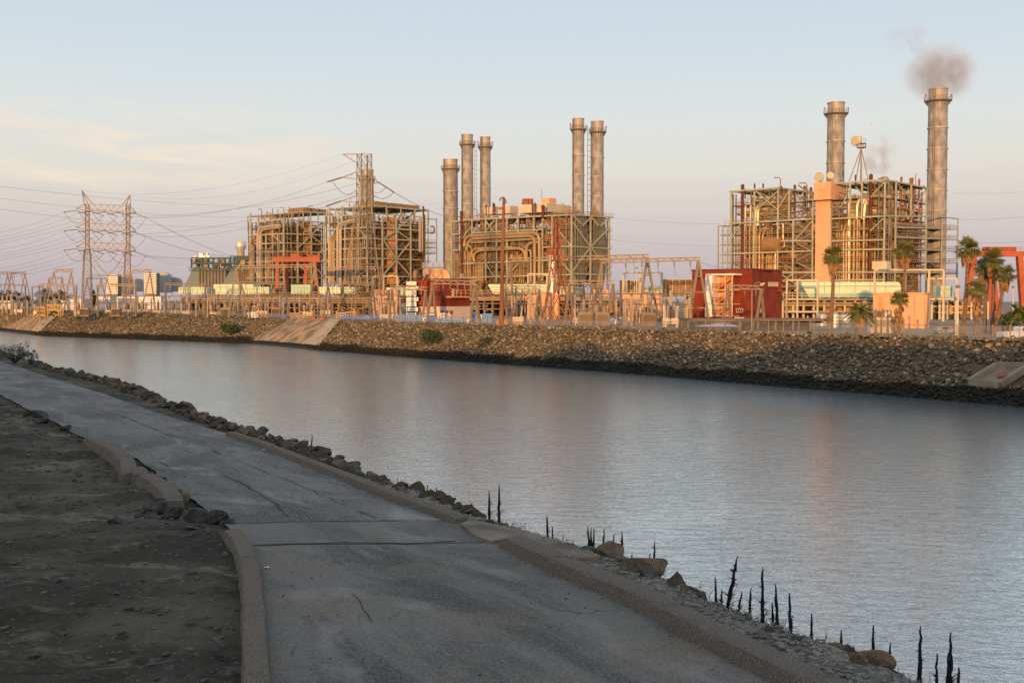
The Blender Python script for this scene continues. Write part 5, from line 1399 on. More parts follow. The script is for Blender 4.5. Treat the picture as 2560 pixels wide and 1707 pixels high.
LU2 = left_unit('boiler structure right behind the central lattice tower', 365, 2, 1195, 850, 1705, (1232, 858, 1705, 515, 640),
    [(850, 690, 1165), (878, 525, 720), (955, 600, 1165), (1010, 690, 1165), (1070, 690, 1165), (1120, 620, 1165), (1195, 585, 1170), (985, 520, 700), (920, 700, 1165)],
    [(1320, 600, 1165), (1437, 605, 1170), (1556, 612, 1165), (1672, 590, 1165)],
    [(885, 605, 1195, 585), (845, 718, 1195, 695), (855, 803, 1195, 785), (850, 968, 1195, 952), (850, 1110, 1195, 1102), (850, 880, 1195, 870)],
    [(1195, 578, 1640, 608), (1195, 695, 1640, 720), (1195, 788, 1640, 806), (1195, 952, 1640, 968), (1195, 1102, 1640, 1108), (1195, 1105, 1455, 1104), (1195, 870, 1640, 885)],
    [(860, 970, 920, 1100), (1120, 700, 1190, 780)],
    [(1552, 620, 1437, 715), (1437, 720, 1552, 800), (1320, 620, 1437, 715), (1552, 820, 1437, 962), (1437, 968, 1320, 1100), (1437, 968, 1552, 1095), (1330, 800, 1437, 958), (1437, 722, 1330, 790)],
    (640, 700, 790, 870, 955, 1030, 1104), 580, (1366, 1326, 1442, 606, 1170, 4.0),
    [(.46, ((878, 1165), (878, 805), (888, 768), (920, 755)), 'pipe_bright', -.7), (.46, ((893, 1165), (895, 820), (905, 780), (935, 765)), 'pipe', -.3), (.44, ((908, 1165), (910, 830), (918, 800), (945, 785)), 'pipe', 0),
     (.50, ((948, 1165), (948, 700), (962, 665), (1000, 655), (1090, 632)), 'pipe_bright', -.8), (.50, ((972, 1165), (973, 705), (985, 675), (1020, 660), (1100, 645)), 'pipe_bright', -.4),
     (.42, ((1045, 1165), (1045, 870), (1058, 842), (1090, 836)), 'pipe', .5), (.42, ((1060, 1165), (1062, 880), (1072, 855), (1100, 845)), 'pipe', .8)] +
    [(.26, ((x, y), (x, 1165)), 'pipe', .9) for x, y in ((865, 830), (930, 830), (990, 800), (1002, 860), (1025, 820), (1036, 900), (1078, 880), (1090, 860), (1108, 830), (1140, 820), (1160, 850))])
# stepped platforms and vents at the right end of that unit
U = LU2; S = U.S
U.cols(S, [(1702, 545, 1000), (1772, 625, 985)], 0, 0, .34)
U.beams(S, [(1640, 620, 1772, 630), (1640, 735, 1755, 742), (1660, 820, 1770, 825), (1660, 860, 1770, 866), (1660, 908, 1765, 912), (1640, 975, 1720, 980)], .34)
for y in (735, 822, 862, 910):
    mb = MB(); a = S.pt(z2(1600, y)); b = S.pt(z2(1758, y + 6)); mb.obox(a - ZU * .1, b - a, UD * 3, ZU * .18); mb.build('platform', M['steel2'], U.root)
    mb = MB(); mb.rail(a + ZU * .1, b + ZU * .1, 1.1, .08, 1.6); mb.build('railing', M['galvd'], U.root)
U.pipes(S.off(-.4), [(.24, ((x, 600), (x, 900))) for x in (1628, 1640, 1654)], mt='pipe_bright'); U.pipes(S.off(-.5), [(.3, ((1663, 520), (1663, 900), (1655, 980)))], mt='pipe_dark')
U.pipes(S.off(-.3), [(.22, ((1722, 690), (1748, 685), (1755, 720), (1745, 745), (1720, 745)))], mt='pipe_dark')
mb = MB(); a = S.off(.5).pt(z2(1530, 1105))
for x in (1560, 1580, 1690): pass
# small dark drums along the upper side decks
for U_ in (LU1, LU2):
    mb = MB()
    for k in range(5):
        p = U_.at(1.0, U_.Wd * (.35 + .12 * k), GZ + 14 + (k % 3) * 6); mb.tube([p, p + VD * 2.2], .7, 10)
    mb.build('side_duct', M['dark'], U_.root, smooth=True)
# ------------------------------------------------------------------ turbine halls, decks and buildings
def at_depth(p, Y): return D(p[0], p[1], Y)
def fbox(mb, face, p0, p1, depth):   # block whose front is the pixel rectangle p0-p1 on a face
    a = face.pt(p0); b = face.pt(p1); lo, hi = min(a.z, b.z), max(a.z, b.z)
    d = Vector((b.x - a.x, b.y - a.y, 0)); mb.obox(Vector((a.x, a.y, lo)), d, face.n * depth, ZU * (hi - lo))
def xface(px, Y, ang=0.0):
    p = D(px, 750, Y); return Face(p, (math.cos(ang), math.sin(ang), 0))
def deck(name, label, conv, Y, x0, x1, ytop, depth, posts, rows, ang=0.0, mt='galv', rail=True, floor='steel2', rail_mt='galv'):
    f = xface(conv((x0 + x1) / 2, 0)[0], Y, ang); a = f.pt(conv(x0, ytop)); b = f.pt(conv(x1, ytop)); b.z = a.z
    rt = thing(name, label, 'turbine deck', Vector(((a.x + b.x) / 2, (a.y + b.y) / 2, GZ))); mb = MB()
    mb.obox(a - ZU * .5, b - a, f.n * depth, ZU * .5); mb.build('deck_floor', M[floor], rt)
    for i in range(posts + 1):
        p = a.lerp(b, i / posts); mb = MB()
        for dd in (0, depth * .5, depth): mb.bar(Vector((p.x, p.y, GZ)) + f.n * dd, p + f.n * dd - ZU * .5, .4)
        mb.build('column', M[mt], rt)
    for y in rows:
        mb = MB(); q = f.pt(conv(x0, y)); r = f.pt(conv(x1, y)); mb.tube([q - f.n * .6, Vector((r.x, r.y, q.z)) - f.n * .6], .24, 8); mb.build('pipe', M['pipe'], rt, smooth=True)
    if rail:
        mb = MB(); mb.rail(a, b, 1.2, .09, 2.0); mb.build('railing', M[rail_mt], rt)
    rn = random.Random(int(Y) + len(label))
    for _ in range(min(80, int((b - a).length * 1.1))):
        p = a.lerp(b, rn.random()) + f.n * rn.uniform(.5, depth); h = a.z - GZ; s = rn.uniform(.6, 2.2); zz = rn.uniform(0, max(.1, h - s - .6)); mb = MB()
        if rn.random() < .6: mb.box(Vector((p.x, p.y, GZ + zz + s / 2)), s, s, s, rn.random())
        else: mb.tube([Vector((p.x, p.y, GZ + zz + 1)), Vector((p.x, p.y, GZ + zz + 1)) + f.d * s * 2], .35, 8)
        mb.build('machine', M[rn.choice(('casing_tan', 'galv', 'peach_d', 'dark', 'steel'))], rt)
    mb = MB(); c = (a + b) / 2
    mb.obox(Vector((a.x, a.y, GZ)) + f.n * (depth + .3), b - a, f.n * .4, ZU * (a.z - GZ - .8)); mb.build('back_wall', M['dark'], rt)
    mb = MB()
    for k in range(2):
        z = GZ + (a.z - GZ) * (.35 + .3 * k); mb.bar(Vector((a.x, a.y, z)) + f.n * .3, Vector((b.x, b.y, z)) + f.n * .3, .22)
    mb.build('cross_beam', M[mt], rt)
    return rt, f
deck('turbine_deck', 'long pipe covered deck in front of the two left boiler structures', zc(0, 0, 1), 312, 455, 945, 742, 9, 26, (747, 752, 757), rail_mt='galv')
deck('turbine_deck', 'rail edged deck below the cream turbine casing of the middle unit', zc(0, 0, 1), 285, 1150, 1640, 742, 9, 24, (746, 750))
deck('turbine_deck', 'deck on white posts below the mint casing of the right unit', zc(0, 0, 1), 240, 1958, 2190, 746, 10, 9, (749, 758, 780), mt='cream', rail_mt='mint')
deck('turbine_deck', 'deck right of the large peach wall with diagonal braced posts', zc(0, 0, 1), 225, 2330, 2470, 748, 14, 7, (), mt='cream')
def pipe_rack(label, pts, Y, w=.3, mt='cream'):
    rt = thing('pipe_frame', label, 'pipe frame', ground_at(D(pts[0][0], 750, Y)))
    for a in pts: pass
    return rt
# white goal-post frames standing over the decks
def goal(label, conv, xs, ytop, ybot, Y, w=.34, mt='cream', mid=()):
    f = xface(conv(sum(xs) / len(xs), 0)[0], Y); rt = thing('post_frame', label, 'post frame', ground_at(f.P))
    for x in xs:
        mb = MB(); a = f.pt(conv(x, ytop)); mb.bar(Vector((a.x, a.y, GZ if ybot is None else f.pt(conv(x, ybot)).z)), a, w); mb.build('post', M[mt], rt)
    for y in (ytop,) + tuple(mid):
        mb = MB(); a = f.pt(conv(xs[0], y)); b = f.pt(conv(xs[-1], y)); mb.bar(a, Vector((b.x, b.y, a.z)), w * .9); mb.build('beam', M[mt], rt)
goal('white post frame over the right deck between mint casing and red building', z5, (525, 592, 720), 1215, None, 236, .34, mid=(1335, 1415))
goal('tall white post frame in front of the right boiler platforms', z5, (1080, 1272, 1425, 1517), 1150, None, 205, .34)
goal('thin white post frame at the far right end of the right unit', z5, (1420, 1520, 1600), 1205, None, 215, .32, mid=(1335,))
goal('white post frame in front of the middle unit pipes', z3, (800, 845, 935, 1000), 1155, None, 262, .34)
goal('white post frame above the cream tank boxes', z4, (590, 740, 935), 300, 500, 215, .34)
goal('white post frame left of the small red building', z2, (1330, 1445), 1100, None, 262, .30)
goal('low cream post frame left of the cream banded stair tower', q2, (85, 255, 490), 205, None, 270, .30)

def casing(label, conv, Y, x0, x1, y0, y1, depth, slope_l=0, mt='mint', end=None, ang=0.0, skirt=None):
    f = xface(conv((x0 + x1) / 2, 0)[0], Y, ang)
    rt = thing('turbine_casing', label, 'turbine casing', ground_at(f.pt(conv((x0 + x1) / 2, y1))))
    mb = MB(); ym = y0 + (y1 - y0) * .25
    prof = [(x0 + slope_l, y1), (x1, y1), (x1, ym), (x1 - (x1 - x0) * .012, y0 + (y1 - y0) * .08), (x1 - (x1 - x0) * .03, y0), (x0 + 6, y0), (x0, y0 + (y1 - y0) * .1), (x0 + slope_l * .1, ym)]
    mb.prism([f.pt(conv(*q)) for q in prof][::-1], f.n * depth); mb.build('casing_body', M[mt], rt)
    mb = MB(); a = f.off(-.15).pt(conv(x0 + slope_l * .1, ym)); b = f.off(-.15).pt(conv(x1, ym)); mb.bar(a, Vector((b.x, b.y, a.z)), .25, .2)
    for k in range(1, 6):
        x = x0 + slope_l + (x1 - x0 - slope_l) * k / 6; p = f.off(-.04).pt(conv(x, y0 + 2)); q = f.off(-.04).pt(conv(x, y1 - 2)); mb.bar(Vector((p.x, p.y, q.z)), p, .12)
    mb.build('seam', M['mint_d'], rt)
    if skirt:
        mb = MB(); fbox(mb, f.off(-.3), conv(x0 + slope_l, y1 - skirt), conv(x1, y1), .29); mb.build('skirt', M['mint_d'], rt)
        mb = MB(); a = f.off(-.9).pt(conv(x0 + slope_l, y1)); b = f.off(-.9).pt(conv(x1, y1)); mb.rail(a, Vector((b.x, b.y, a.z)), 1.1, .07, 1.8); mb.build('railing', M['mint_d'], rt)
    return rt
casing('long mint turbine casing in front of the right boiler structure', q4, 252, 415, 2040, 30, 285, 7, 130, skirt=60)
casing('pale cream green turbine casing in front of the middle unit', z3, 292, 515, 950, 1228, 1300, 6, 40, 'mint', skirt=18)
casing('shorter pale turbine casing right of the rusty lattice tower', z3, 295, 1000, 1195, 1245, 1300, 6, 0, 'cream')
casing('square sea green housing behind the red gantry crane legs', q1, 322, 835, 1150, 335, 490, 6, 0, 'mint_d')
for x0, x1, lb in ((45, 270, 'small pale green machine housing at the left of the long pipe deck'), (290, 470, 'second pale machine housing left of the crane leg'), (1270, 1640, 'low white green casing right of the red crane'), (1700, 1880, 'small pale casing beside the central lattice tower')):
    casing(lb, q1, 320, x0, x1, 375, 485, 5, 0, 'mint')
casing('pale green machine housing at the left end of the plant', z1, 330, 1640, 1900, 1020, 1085, 5, 0, 'mint')
casing('white green casing with a domed end near the left end of the plant', z1, 335, 1960, 2330, 995, 1085, 5, 0, 'mint')
casing('pale casing between the peach house and the cream stair tower', q2, 285, 300, 640, 385, 520, 5, 0, 'mint')
casing('mint end casing behind the cream tank boxes', z4, 230, 780, 975, 425, 520, 5, 0, 'mint')
casing('small mint cabin on the deck at the far right', zA, 222, 955, 1050, 570, 660, 4, 0, 'mint')

def block(name, label, cat, conv, Y, corner, lx, rx, y0, y1, mt, base=None, cap=None, uv=True):
    # building with its near upright edge at zoom x = corner
    f = Face(D(conv(corner, 0)[0], 750, Y), UD); c0 = f.pt(conv(corner, y0)); c1 = Vector((c0.x, c0.y, GZ))
    L = (Face(c0, UD).pt(conv(lx, y0)) - c0).xy.length; B = (Face(c0, VD).pt(conv(rx, y0)) - c0).xy.length
    rt = thing(name, label, cat, c1); mb = MB(); zb = f.pt(conv(corner, base)).z if base else GZ
    mb.obox(Vector((c0.x, c0.y, zb)), UD * L, VD * B, ZU * (c0.z - zb)); mb.build('wall', M[mt], rt)
    if base: mb = MB(); mb.obox(c1 - (UD + VD) * .04, UD * (L + .08), VD * (B + .08), ZU * (zb - GZ - .01)); mb.build('base_wall', M['pale_base'], rt)
    if cap: mb = MB(); mb.obox(c0 - (UD + VD) * .12 + ZU * .003, UD * (L + .24), VD * (B + .24), ZU * .3); mb.build('coping', M[cap], rt)
    return rt, Face(c0, UD), Face(c0, VD), L, B
def window(rt, f, conv, x0, x1, y0, y1, mt='glass', bars=0, frame='white', out=.1):
    g = f.off(-out); mb = MB(); fbox(mb, g, conv(x0, y0), conv(x1, y1), .08); w = mb.build('window', M[mt], rt)
    mb = MB(); a, b = g.off(-.06).pt(conv(x0, y0)), g.off(-.06).pt(conv(x1, y1)); lo, hi = b.z, a.z
    P = lambda x, z: Vector((a.x + (b.x - a.x) * x, a.y + (b.y - a.y) * x, z))
    for s_, e_ in ((P(0, lo), P(1, lo)), (P(0, hi), P(1, hi)), (P(0, lo), P(0, hi)), (P(1, lo), P(1, hi))): mb.bar(s_, e_, .12)
    for k in range(1, bars + 1): mb.bar(P(k / (bars + 1), lo), P(k / (bars + 1), hi), .09)
    mb.build('frame', M[frame], w)
# right red building
B1, LF, RF, L, Bw = block('brick_building', 'larger red brick building with a peach stair tower on its left face', 'building', z4, 205, 1765, 1215, 2040, 275, 790, 'brick', base=722, cap='brick_cap')
window(B1, RF, z4, 1915, 2002, 388, 425, 'louvre', 4, 'cream'); window(B1, RF, z4, 1826, 1872, 632, 664, 'glass', 2, 'cream'); window(B1, LF, z4, 1622, 1680, 630, 664, 'glass', 2, 'cream')
g = LF.off(-3.0); mb = MB(); fbox(mb, g, z4(1335, 318), z4(1397, 705), 2.9); st = mb.build('stair_wall', M['white'], B1)
mb = MB(); fbox(mb, LF.off(-.2), z4(1397, 325), z4(1585, 705), .15); mb.build('stair_recess', M['peach'], B1)
for y in (462, 590, 700):
    mb = MB(); fbox(mb, g, z4(1395, y - 6), z4(1590, y + 4), 2.7); mb.build('landing', M['peach'], B1)
    mb = MB(); a = g.pt(z4(1397, y - 6)); b = g.pt(z4(1588, y - 6)); mb.rail(a, Vector((b.x, b.y, a.z)), 1.1, .09, .8); mb.build('landing_rail', M['red'], B1)
    mb = MB(); mb.bar(g.off(.8).pt(z4(1450, y - 6)), g.off(.8).pt(z4(1560, y - 95)), 1.0, .25); mb.rail(g.off(.2).pt(z4(1450, y - 6)), g.off(.2).pt(z4(1560, y - 95)), 1, .08, 1); mb.build('stair', M['peach_d'], B1)
    mb = MB(); fbox(mb, LF.off(-.27), z4(1465, y - 70), z4(1500, y - 8), .06); mb.build('door', M['red'], B1)
mb = MB(); fbox(mb, g, z4(1340, 312), z4(1602, 322), 2.9); mb.build('stair_roof', M['white'], B1)
for x in (1520, 1585):
    mb = MB(); a = g.pt(z4(x, 322)); b = g.pt(z4(x, 705)); mb.bar(Vector((a.x, a.y, b.z)), a, .22); mb.build('stair_post', M['peach'], B1)
mb = MB()
for x in (1385, 1750, 1850): fbox(mb, LF.off(3), z4(x, 268), z4(x + 55, 278), 2)
mb.build('roof_box', M['brick'], B1)
mb = MB(); a = RF.off(-.6).pt(z4(2005, 470)); b = RF.off(-.6).pt(z4(2040, 470)); mb.obox(a - ZU * .1, b - a, RF.n * .6, ZU * .12); mb.rail(a, b, 1.5, .08, .7); mb.build('side_balcony', M['red'], B1)
# small red building
B2, LF, RF, L, Bw = block('brick_building', 'smaller dark red building with a pale base and a cream banded stair tower', 'building', q2, 215, 1170, 790, 1662, 262, 830, 'brick', base=692, cap='brick_cap')
window(B2, RF, q2, 1435, 1485, 410, 465, 'louvre', 0, 'red'); window(B2, RF, q2, 1378, 1402, 405, 520, 'louvre', 0, 'cream')
for x in (1200, 1272, 1345): window(B2, RF, q2, x, x + 32, 762, 815, 'red', 0, 'red')
for x in (1045, 1070): window(B2, LF, q2, x, x + 18, 788, 822)
window(B2, LF, q2, 905, 935, 785, 825); window(B2, LF, q2, 858, 884, 785, 830, 'red', 0, 'red')
g = LF.off(-2.5); b0 = g.pt(q2(720, 760)); sf = Face(Vector((b0.x, b0.y, 0)), (1, 0.1, 0))
for y0, y1, w in ((285, 345, 165), (360, 405, 195), (428, 522, 165), (540, 605, 195), (615, 692, 165), (708, 772, 190), (790, 832, 160)):
    mb = MB(); fbox(mb, sf, q2(625, y0), q2(625 + w, y1), 2.2); mb.build('stair_panel', M['white'], B2)
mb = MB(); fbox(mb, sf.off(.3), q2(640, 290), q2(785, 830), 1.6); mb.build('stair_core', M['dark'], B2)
for y in (385, 480, 650):
    mb = MB(); a = LF.off(-1.3).pt(q2(830, y)); b = LF.off(-1.3).pt(q2(950, y)); b.z = a.z; mb.obox(a - ZU * .15, b - a, LF.n * 1.2, ZU * .15); mb.rail(a, b, 1.1, .08, 1); mb.build('landing', M['red'], B2)
    mb = MB(); mb.bar(a.lerp(b, .1) + LF.n * .5, a.lerp(b, .9) + ZU * 2.6 + LF.n * .5, .8, .2); mb.build('stair', M['red'], B2)
wk = thing('walkway', 'railed walkway from the smaller red building to the turbine deck', 'walkway', ground_at(RF.pt(q2(1400, 530))))
a = RF.off(-1.6).pt(q2(1372, 525)); b = RF.off(-1.6).pt(q2(1665, 525)); b.z = a.z; c = b + Vector((12, 4, 0)); mb = MB()
mb.obox(a - ZU * .3, b - a, RF.n * 1.55, ZU * .3); mb.bar(b - ZU * .15 + RF.n * .8, c - ZU * .15 + RF.n * .8, 1.4, .3); mb.build('walkway_floor', M['peach_d'], wk)
mb = MB(); mb.rail(a, b, 1.2, .09, 1.2); mb.rail(b, c, 1.2, .09, 1.2); mb.build('railing', M['peach'], wk)

def simple_house(label, conv, Y, x0, x1, y0, y1, depth, mt='peach', wins=(), ang=0.0, name='plant_building', roof=None):
    f = xface(conv((x0 + x1) / 2, 0)[0], Y, ang); rt = thing(name, label, 'building', ground_at(f.P)); a = f.pt(conv(x0, y0)); b = f.pt(conv(x1, y0)); mb = MB()
    zb = GZ if y1 is None else f.pt(conv(x0, y1)).z
    mb.obox(Vector((a.x, a.y, zb)), Vector((b.x - a.x, b.y - a.y, 0)), f.n * depth, ZU * (a.z - zb)); mb.build('wall', M[mt], rt)
    mb = MB(); d = f.d; mb.obox(Vector((a.x, a.y, a.z + .003)) - d * .12 - f.n * .12, Vector((b.x - a.x, b.y - a.y, 0)) + d * .24, f.n * (depth + .24), ZU * .18); mb.build('coping', M[roof or mt], rt)
    for w in wins: window(rt, f, conv, *w)
    return rt, f
simple_house('peach block house with a triple window left of the smaller red building', q2, 255, 92, 478, 432, None, 6, wins=((250, 342, 560, 596, 'glass', 2, 'peach_d'),))
simple_house('plain peach wall block behind the rusty lattice tower', q3, 225, 512, 1042, 480, None, 6, roof='peach_d')
simple_house('peach block between the substation gantries under the cream tank boxes', z4, 205, 575, 930, 492, None, 6, wins=((640, 660, 600, 625, 'glass', 0, 'peach_d'),))
simple_house('low peach upper storey set back above the middle deck', q3, 300, 1595, 1835, 428, 520, 5)
PB, f = simple_house('large plain peach wall building behind the fence at the right', zA, 155, 402, 862, 636, None, 9, ang=-.35)
mb = MB(); fbox(mb, f.off(.5), zA(495, 605), zA(525, 637), 1.0); mb.build('roof_cabinet', M['cream'], PB)
for x in (455, 470, 825, 740):
    mb = MB(); a = f.off(-.12).pt(zA(x, 660)); b = f.off(-.12).pt(zA(x, 905)); mb.tube([Vector((a.x, a.y, b.z)), a], .06, 6); mb.build('drain_pipe', M['peach_d'], PB)
# cream tank boxes and other plant
for x0, x1, y0, y1, lb in ((575, 722, 375, 490, 'left tan tank box standing on the peach block'), (975, 1215, 365, 520, 'wide tan tank box left of the larger red building')):
    f = xface(z4((x0 + x1) / 2, 0)[0], 222); rt = thing('tank_box', lb, 'tank', f.pt(z4((x0 + x1) / 2, y1))); mb = MB(); fbox(mb, f, z4(x0, y0), z4(x1, y1), 6); mb.build('shell', M['casing_tan'], rt)
    mb = MB(); fbox(mb, f.off(-.2), z4(x0 - 6, y0 - 6), z4(x1 + 6, y0 - 1), 6.4); mb.build('lid', M['cream'], rt)
    mb = MB()
    for k in range(5):
        x = x0 + (x1 - x0) * k / 4; a = f.off(-.1).pt(z4(x, y0)); b = f.off(-.1).pt(z4(x, y1)); mb.bar(Vector((a.x, a.y, b.z)), a, .16)
    mb.build('rib', M['cream'], rt)
    if x1 > 1000:
        a = f.pt(z4(x0, y1)); b = f.pt(z4(x1, y1))
        for q in (a, b, a + f.n * 6, b + f.n * 6): mb = MB(); mb.bar(Vector((q.x, q.y, GZ)), q - ZU * .003, .5); mb.build('leg', M['cream'], rt)
f = xface(q2(1100, 0)[0], 300); rt = thing('air_duct', 'big beige air duct with a rounded end above the smaller red building', 'air duct', ground_at(f.P)); mb = MB()
poly = [q2(935, 250), q2(1345, 250), q2(1340, 190), q2(1310, 130), q2(1255, 85), q2(935, 72)]
mb.prism([f.pt(q) for q in poly], f.n * 7); mb.build('duct_shell', M['peach'], rt)
mb = MB()
for x in (1030, 1055, 1195): fbox(mb, f.off(-.3), q2(x, 30), q2(x + 10, 250), .29)
mb.build('stiffener', M['cream'], rt)
mb = MB()
for x in (950, 1330): a = f.pt(q2(x, 250)); mb.bar(Vector((a.x, a.y + 2, GZ)), a + Vector((0, 2, 0)), .6)
mb.build('leg', M['cream'], rt)
f = xface(q2(1100, 0)[0], 298); mb = MB(); mb2 = MB()
rf_ = thing('handrail_platform', 'railed platform on top of the beige air duct', 'platform', f.pt(q2(1100, 72))); a = f.off(.6).pt(q2(880, 45)); b = f.off(.6).pt(q2(1240, 45)); b.z = a.z
mb.obox(a - ZU * .15, b - a, f.n * 5, ZU * .15); mb.build('platform_floor', M['steel'], rf_); mb2.rail(a, b, 1.1, .1, 1.5); mb2.build('railing', M['steel'], rf_)
p = D(q2(778, 0)[0], 750, 290); rt = thing('storage_tank', 'small beige tank between the left unit and the beige duct', 'tank', ground_at(p)); mb = MB()
r_ = 43 / 6.533 * 290 / F_PX; zt_ = D(*q2(778, 100), 290).z; mb.lathe(ground_at(p), [(r_, GZ), (r_, zt_ - .3), (r_ * .6, zt_)], 20); mb.build('shell', M['casing_tan'], rt, smooth=True)
p = D(1381, 750, 262); rt = thing('silver_stack', 'short silver stack rising behind the rusty lattice tower', 'stack', ground_at(p)); mb = MB(); r_ = 10 * 262 / F_PX
z_a, z_b = D(1381, 700, 262).z, D(1381, 636, 262).z
mb.lathe(ground_at(p), [(r_ * .8, GZ), (r_, z_a - 3), (r_, z_b)], 20); mb.build('shell', M['silver'], rt, smooth=True)
mb = MB(); mb.lathe(ground_at(p), [(r_ * 1.15, z_b), (r_ * 1.3, z_b + .4), (r_ * 1.3, z_b + 1.2), (r_ * 1.1, z_b + 1.2)], 20); mb.build('cap', M['rust'], rt, smooth=True)
# tanks beside the date palm
for x, w, y0, lb in ((745, 170, 570, 'wide steel tank half hidden by the long flat roof'), (965, 150, 560, 'steel tank just right of the tall left palm trunk'), (1140, 210, 565, 'bright steel tank left of the date palm')):
    p = D(q4(x, 0)[0], 750, 158 if x > 800 else 170); r_ = w / 2 / 6.533 * p.y / F_PX; z_ = D(*q4(x, y0), p.y).z; g0 = ground_at(p)
    rt = thing('steel_tank', lb, 'tank', g0); mb = MB(); mb.lathe(g0, [(r_, GZ), (r_, z_ - .15), (r_ * .92, z_), (r_ * .3, z_ + .25)], 24); mb.build('shell', M['tank'], rt, smooth=True)
    mb = MB()
    for k in (0.25, .5, .75): mb.lathe(g0, [(r_, GZ + (z_ - GZ) * k), (r_ + .04, GZ + (z_ - GZ) * k), (r_ + .04, GZ + (z_ - GZ) * k + .1), (r_, GZ + (z_ - GZ) * k + .1)], 24)
    mb.build('hoop', M['galv'], rt, smooth=True)
# long flat roof and the little hip roofed shed
f = xface(1900, 144); rt = thing('open_shelter', 'long flat roofed open shelter in front of the larger red building', 'shelter', ground_at(f.P)); mb = MB()
a, b = f.pt((1722, 803)), f.pt((2072, 804)); b.z = a.z; mb.obox(a, b - a, f.n * 9, ZU * .3); mb.build('roof', M['roof_dark'], rt)
for k in range(9):
    mb = MB(); p = a.lerp(b, k / 8); mb.bar(Vector((p.x, p.y + .3, GZ)), Vector((p.x, p.y + .3, a.z - .003)), .22); mb.build('post', M['galvd'], rt)
mb = MB()
for k in range(12): mb.bar(a.lerp(b, (k + .5) / 12) - ZU * .15, a.lerp(b, (k + .5) / 12) - ZU * .15 + f.n * 9, .14, .25)
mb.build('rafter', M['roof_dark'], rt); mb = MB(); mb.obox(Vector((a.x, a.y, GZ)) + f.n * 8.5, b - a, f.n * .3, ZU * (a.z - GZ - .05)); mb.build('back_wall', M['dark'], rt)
f = xface(z4(1465, 0)[0], 142); rt = thing('guard_hut', 'low hut with a pale hipped roof at the crest of the bank', 'hut', ground_at(f.P)); mb = MB()
a, b = f.pt(z4(1315, 795)), f.pt(z4(1640, 795)); b.z = a.z; mb.obox(Vector((a.x, a.y, GZ)) + f.d * .8 + f.n * .8, b - a - f.d * 1.6, f.n * 4.4, ZU * (a.z - GZ)); mb.build('wall', M['roof_dark'], rt)
mb = MB(); e = [a - f.d * .8, b + f.d * .3, b + f.d * .3 + f.n * 6, a - f.d * .8 + f.n * 6]; zt_ = f.pt(z4(1465, 757)).z
r0, r1 = a + f.d * 3.5 + f.n * 3, b - f.d * 3.5 + f.n * 3; r0.z = r1.z = zt_
mb.add(e + [r0, r1], [(0, 1, 5, 4), (1, 2, 5), (2, 3, 4, 5), (3, 0, 4), (3, 2, 1, 0)]); mb.build('roof', M['roof_white'], rt)
mb = MB(); fbox(mb, f.off(.72), z4(1480, 808), z4(1530, 830), .06); mb.build('window', M['glass'], rt)

# gantry cranes
def gantry(label, Y, legs, beam, trolley, ties, seed, bogie=True):
    f = xface(beam[0][0], Y); rt = thing('gantry_crane', label, 'gantry crane', ground_at(f.pt(legs[0][1])))
    for a, b, w, dn in legs:
        mb = MB(); A, B = f.off(dn).pt(a), f.off(dn).pt(b); B.z = GZ + .9 if bogie else GZ; mb.bar(A, B, w, w * .9); lg = mb.build('leg', M['red'], rt)
        if bogie: mb = MB(); mb.box(Vector((B.x, B.y, GZ + .55)), 2.6, 1.0, .9); mb.build('bogie', M['red'], lg)
    mb = MB()
    for dn in (0, 7.0):
        A, B = f.off(dn).pt(beam[0]), f.off(dn).pt(beam[1]); mb.bar(A, Vector((B.x, B.y, A.z)), 1.2, 1.5)
    mb.build('bridge_beam', M['red'], rt)
    mb = MB(); A, B = f.off(-.8).pt(beam[0]) + ZU * .8, f.off(-.8).pt(beam[1]) + ZU * .8; mb.rail(A, Vector((B.x, B.y, A.z)), 1.1, .08, 1.6); mb.build('railing', M['red'], rt)
    for (p0, p1) in trolley: mb = MB(); fbox(mb, f.off(1.5), p0, p1, 5); mb.build('trolley', M['red'], rt)
    for a, b in ties: mb = MB(); mb.bar(f.off(3).pt(a), f.off(3).pt(b), .6); mb.build('tie_beam', M['red'], rt)
gantry('red gantry crane in front of the left boiler structures', 330, [(z2(448, 970), z2(440, 1240), 1.1, 0), (z2(512, 970), z2(535, 1240), 1.3, 7), (z2(692, 970), z2(668, 1240), 1.0, 7), (z2(755, 970), z2(792, 1240), 1.1, 0)],
       (z2(405, 962), z2(800, 968)), [(z2(555, 912), z2(630, 948)), (z2(690, 925), z2(800, 955))], [], 1)
gantry('red gantry crane behind the palms at the right edge', 300, [(zA(1225, 320), zA(1150, 670), 1.5, 0), (zA(1595, 320), zA(1630, 670), 1.6, 0), (zA(1370, 330), zA(1345, 660), 1.2, 9), (zA(1380, 470), zA(1420, 660), 1.2, 9)],
       (zA(1215, 310), zA(1750, 318)), [(zA(1352, 252), zA(1572, 292))], [(zA(1180, 482), zA(1620, 492))], 2)
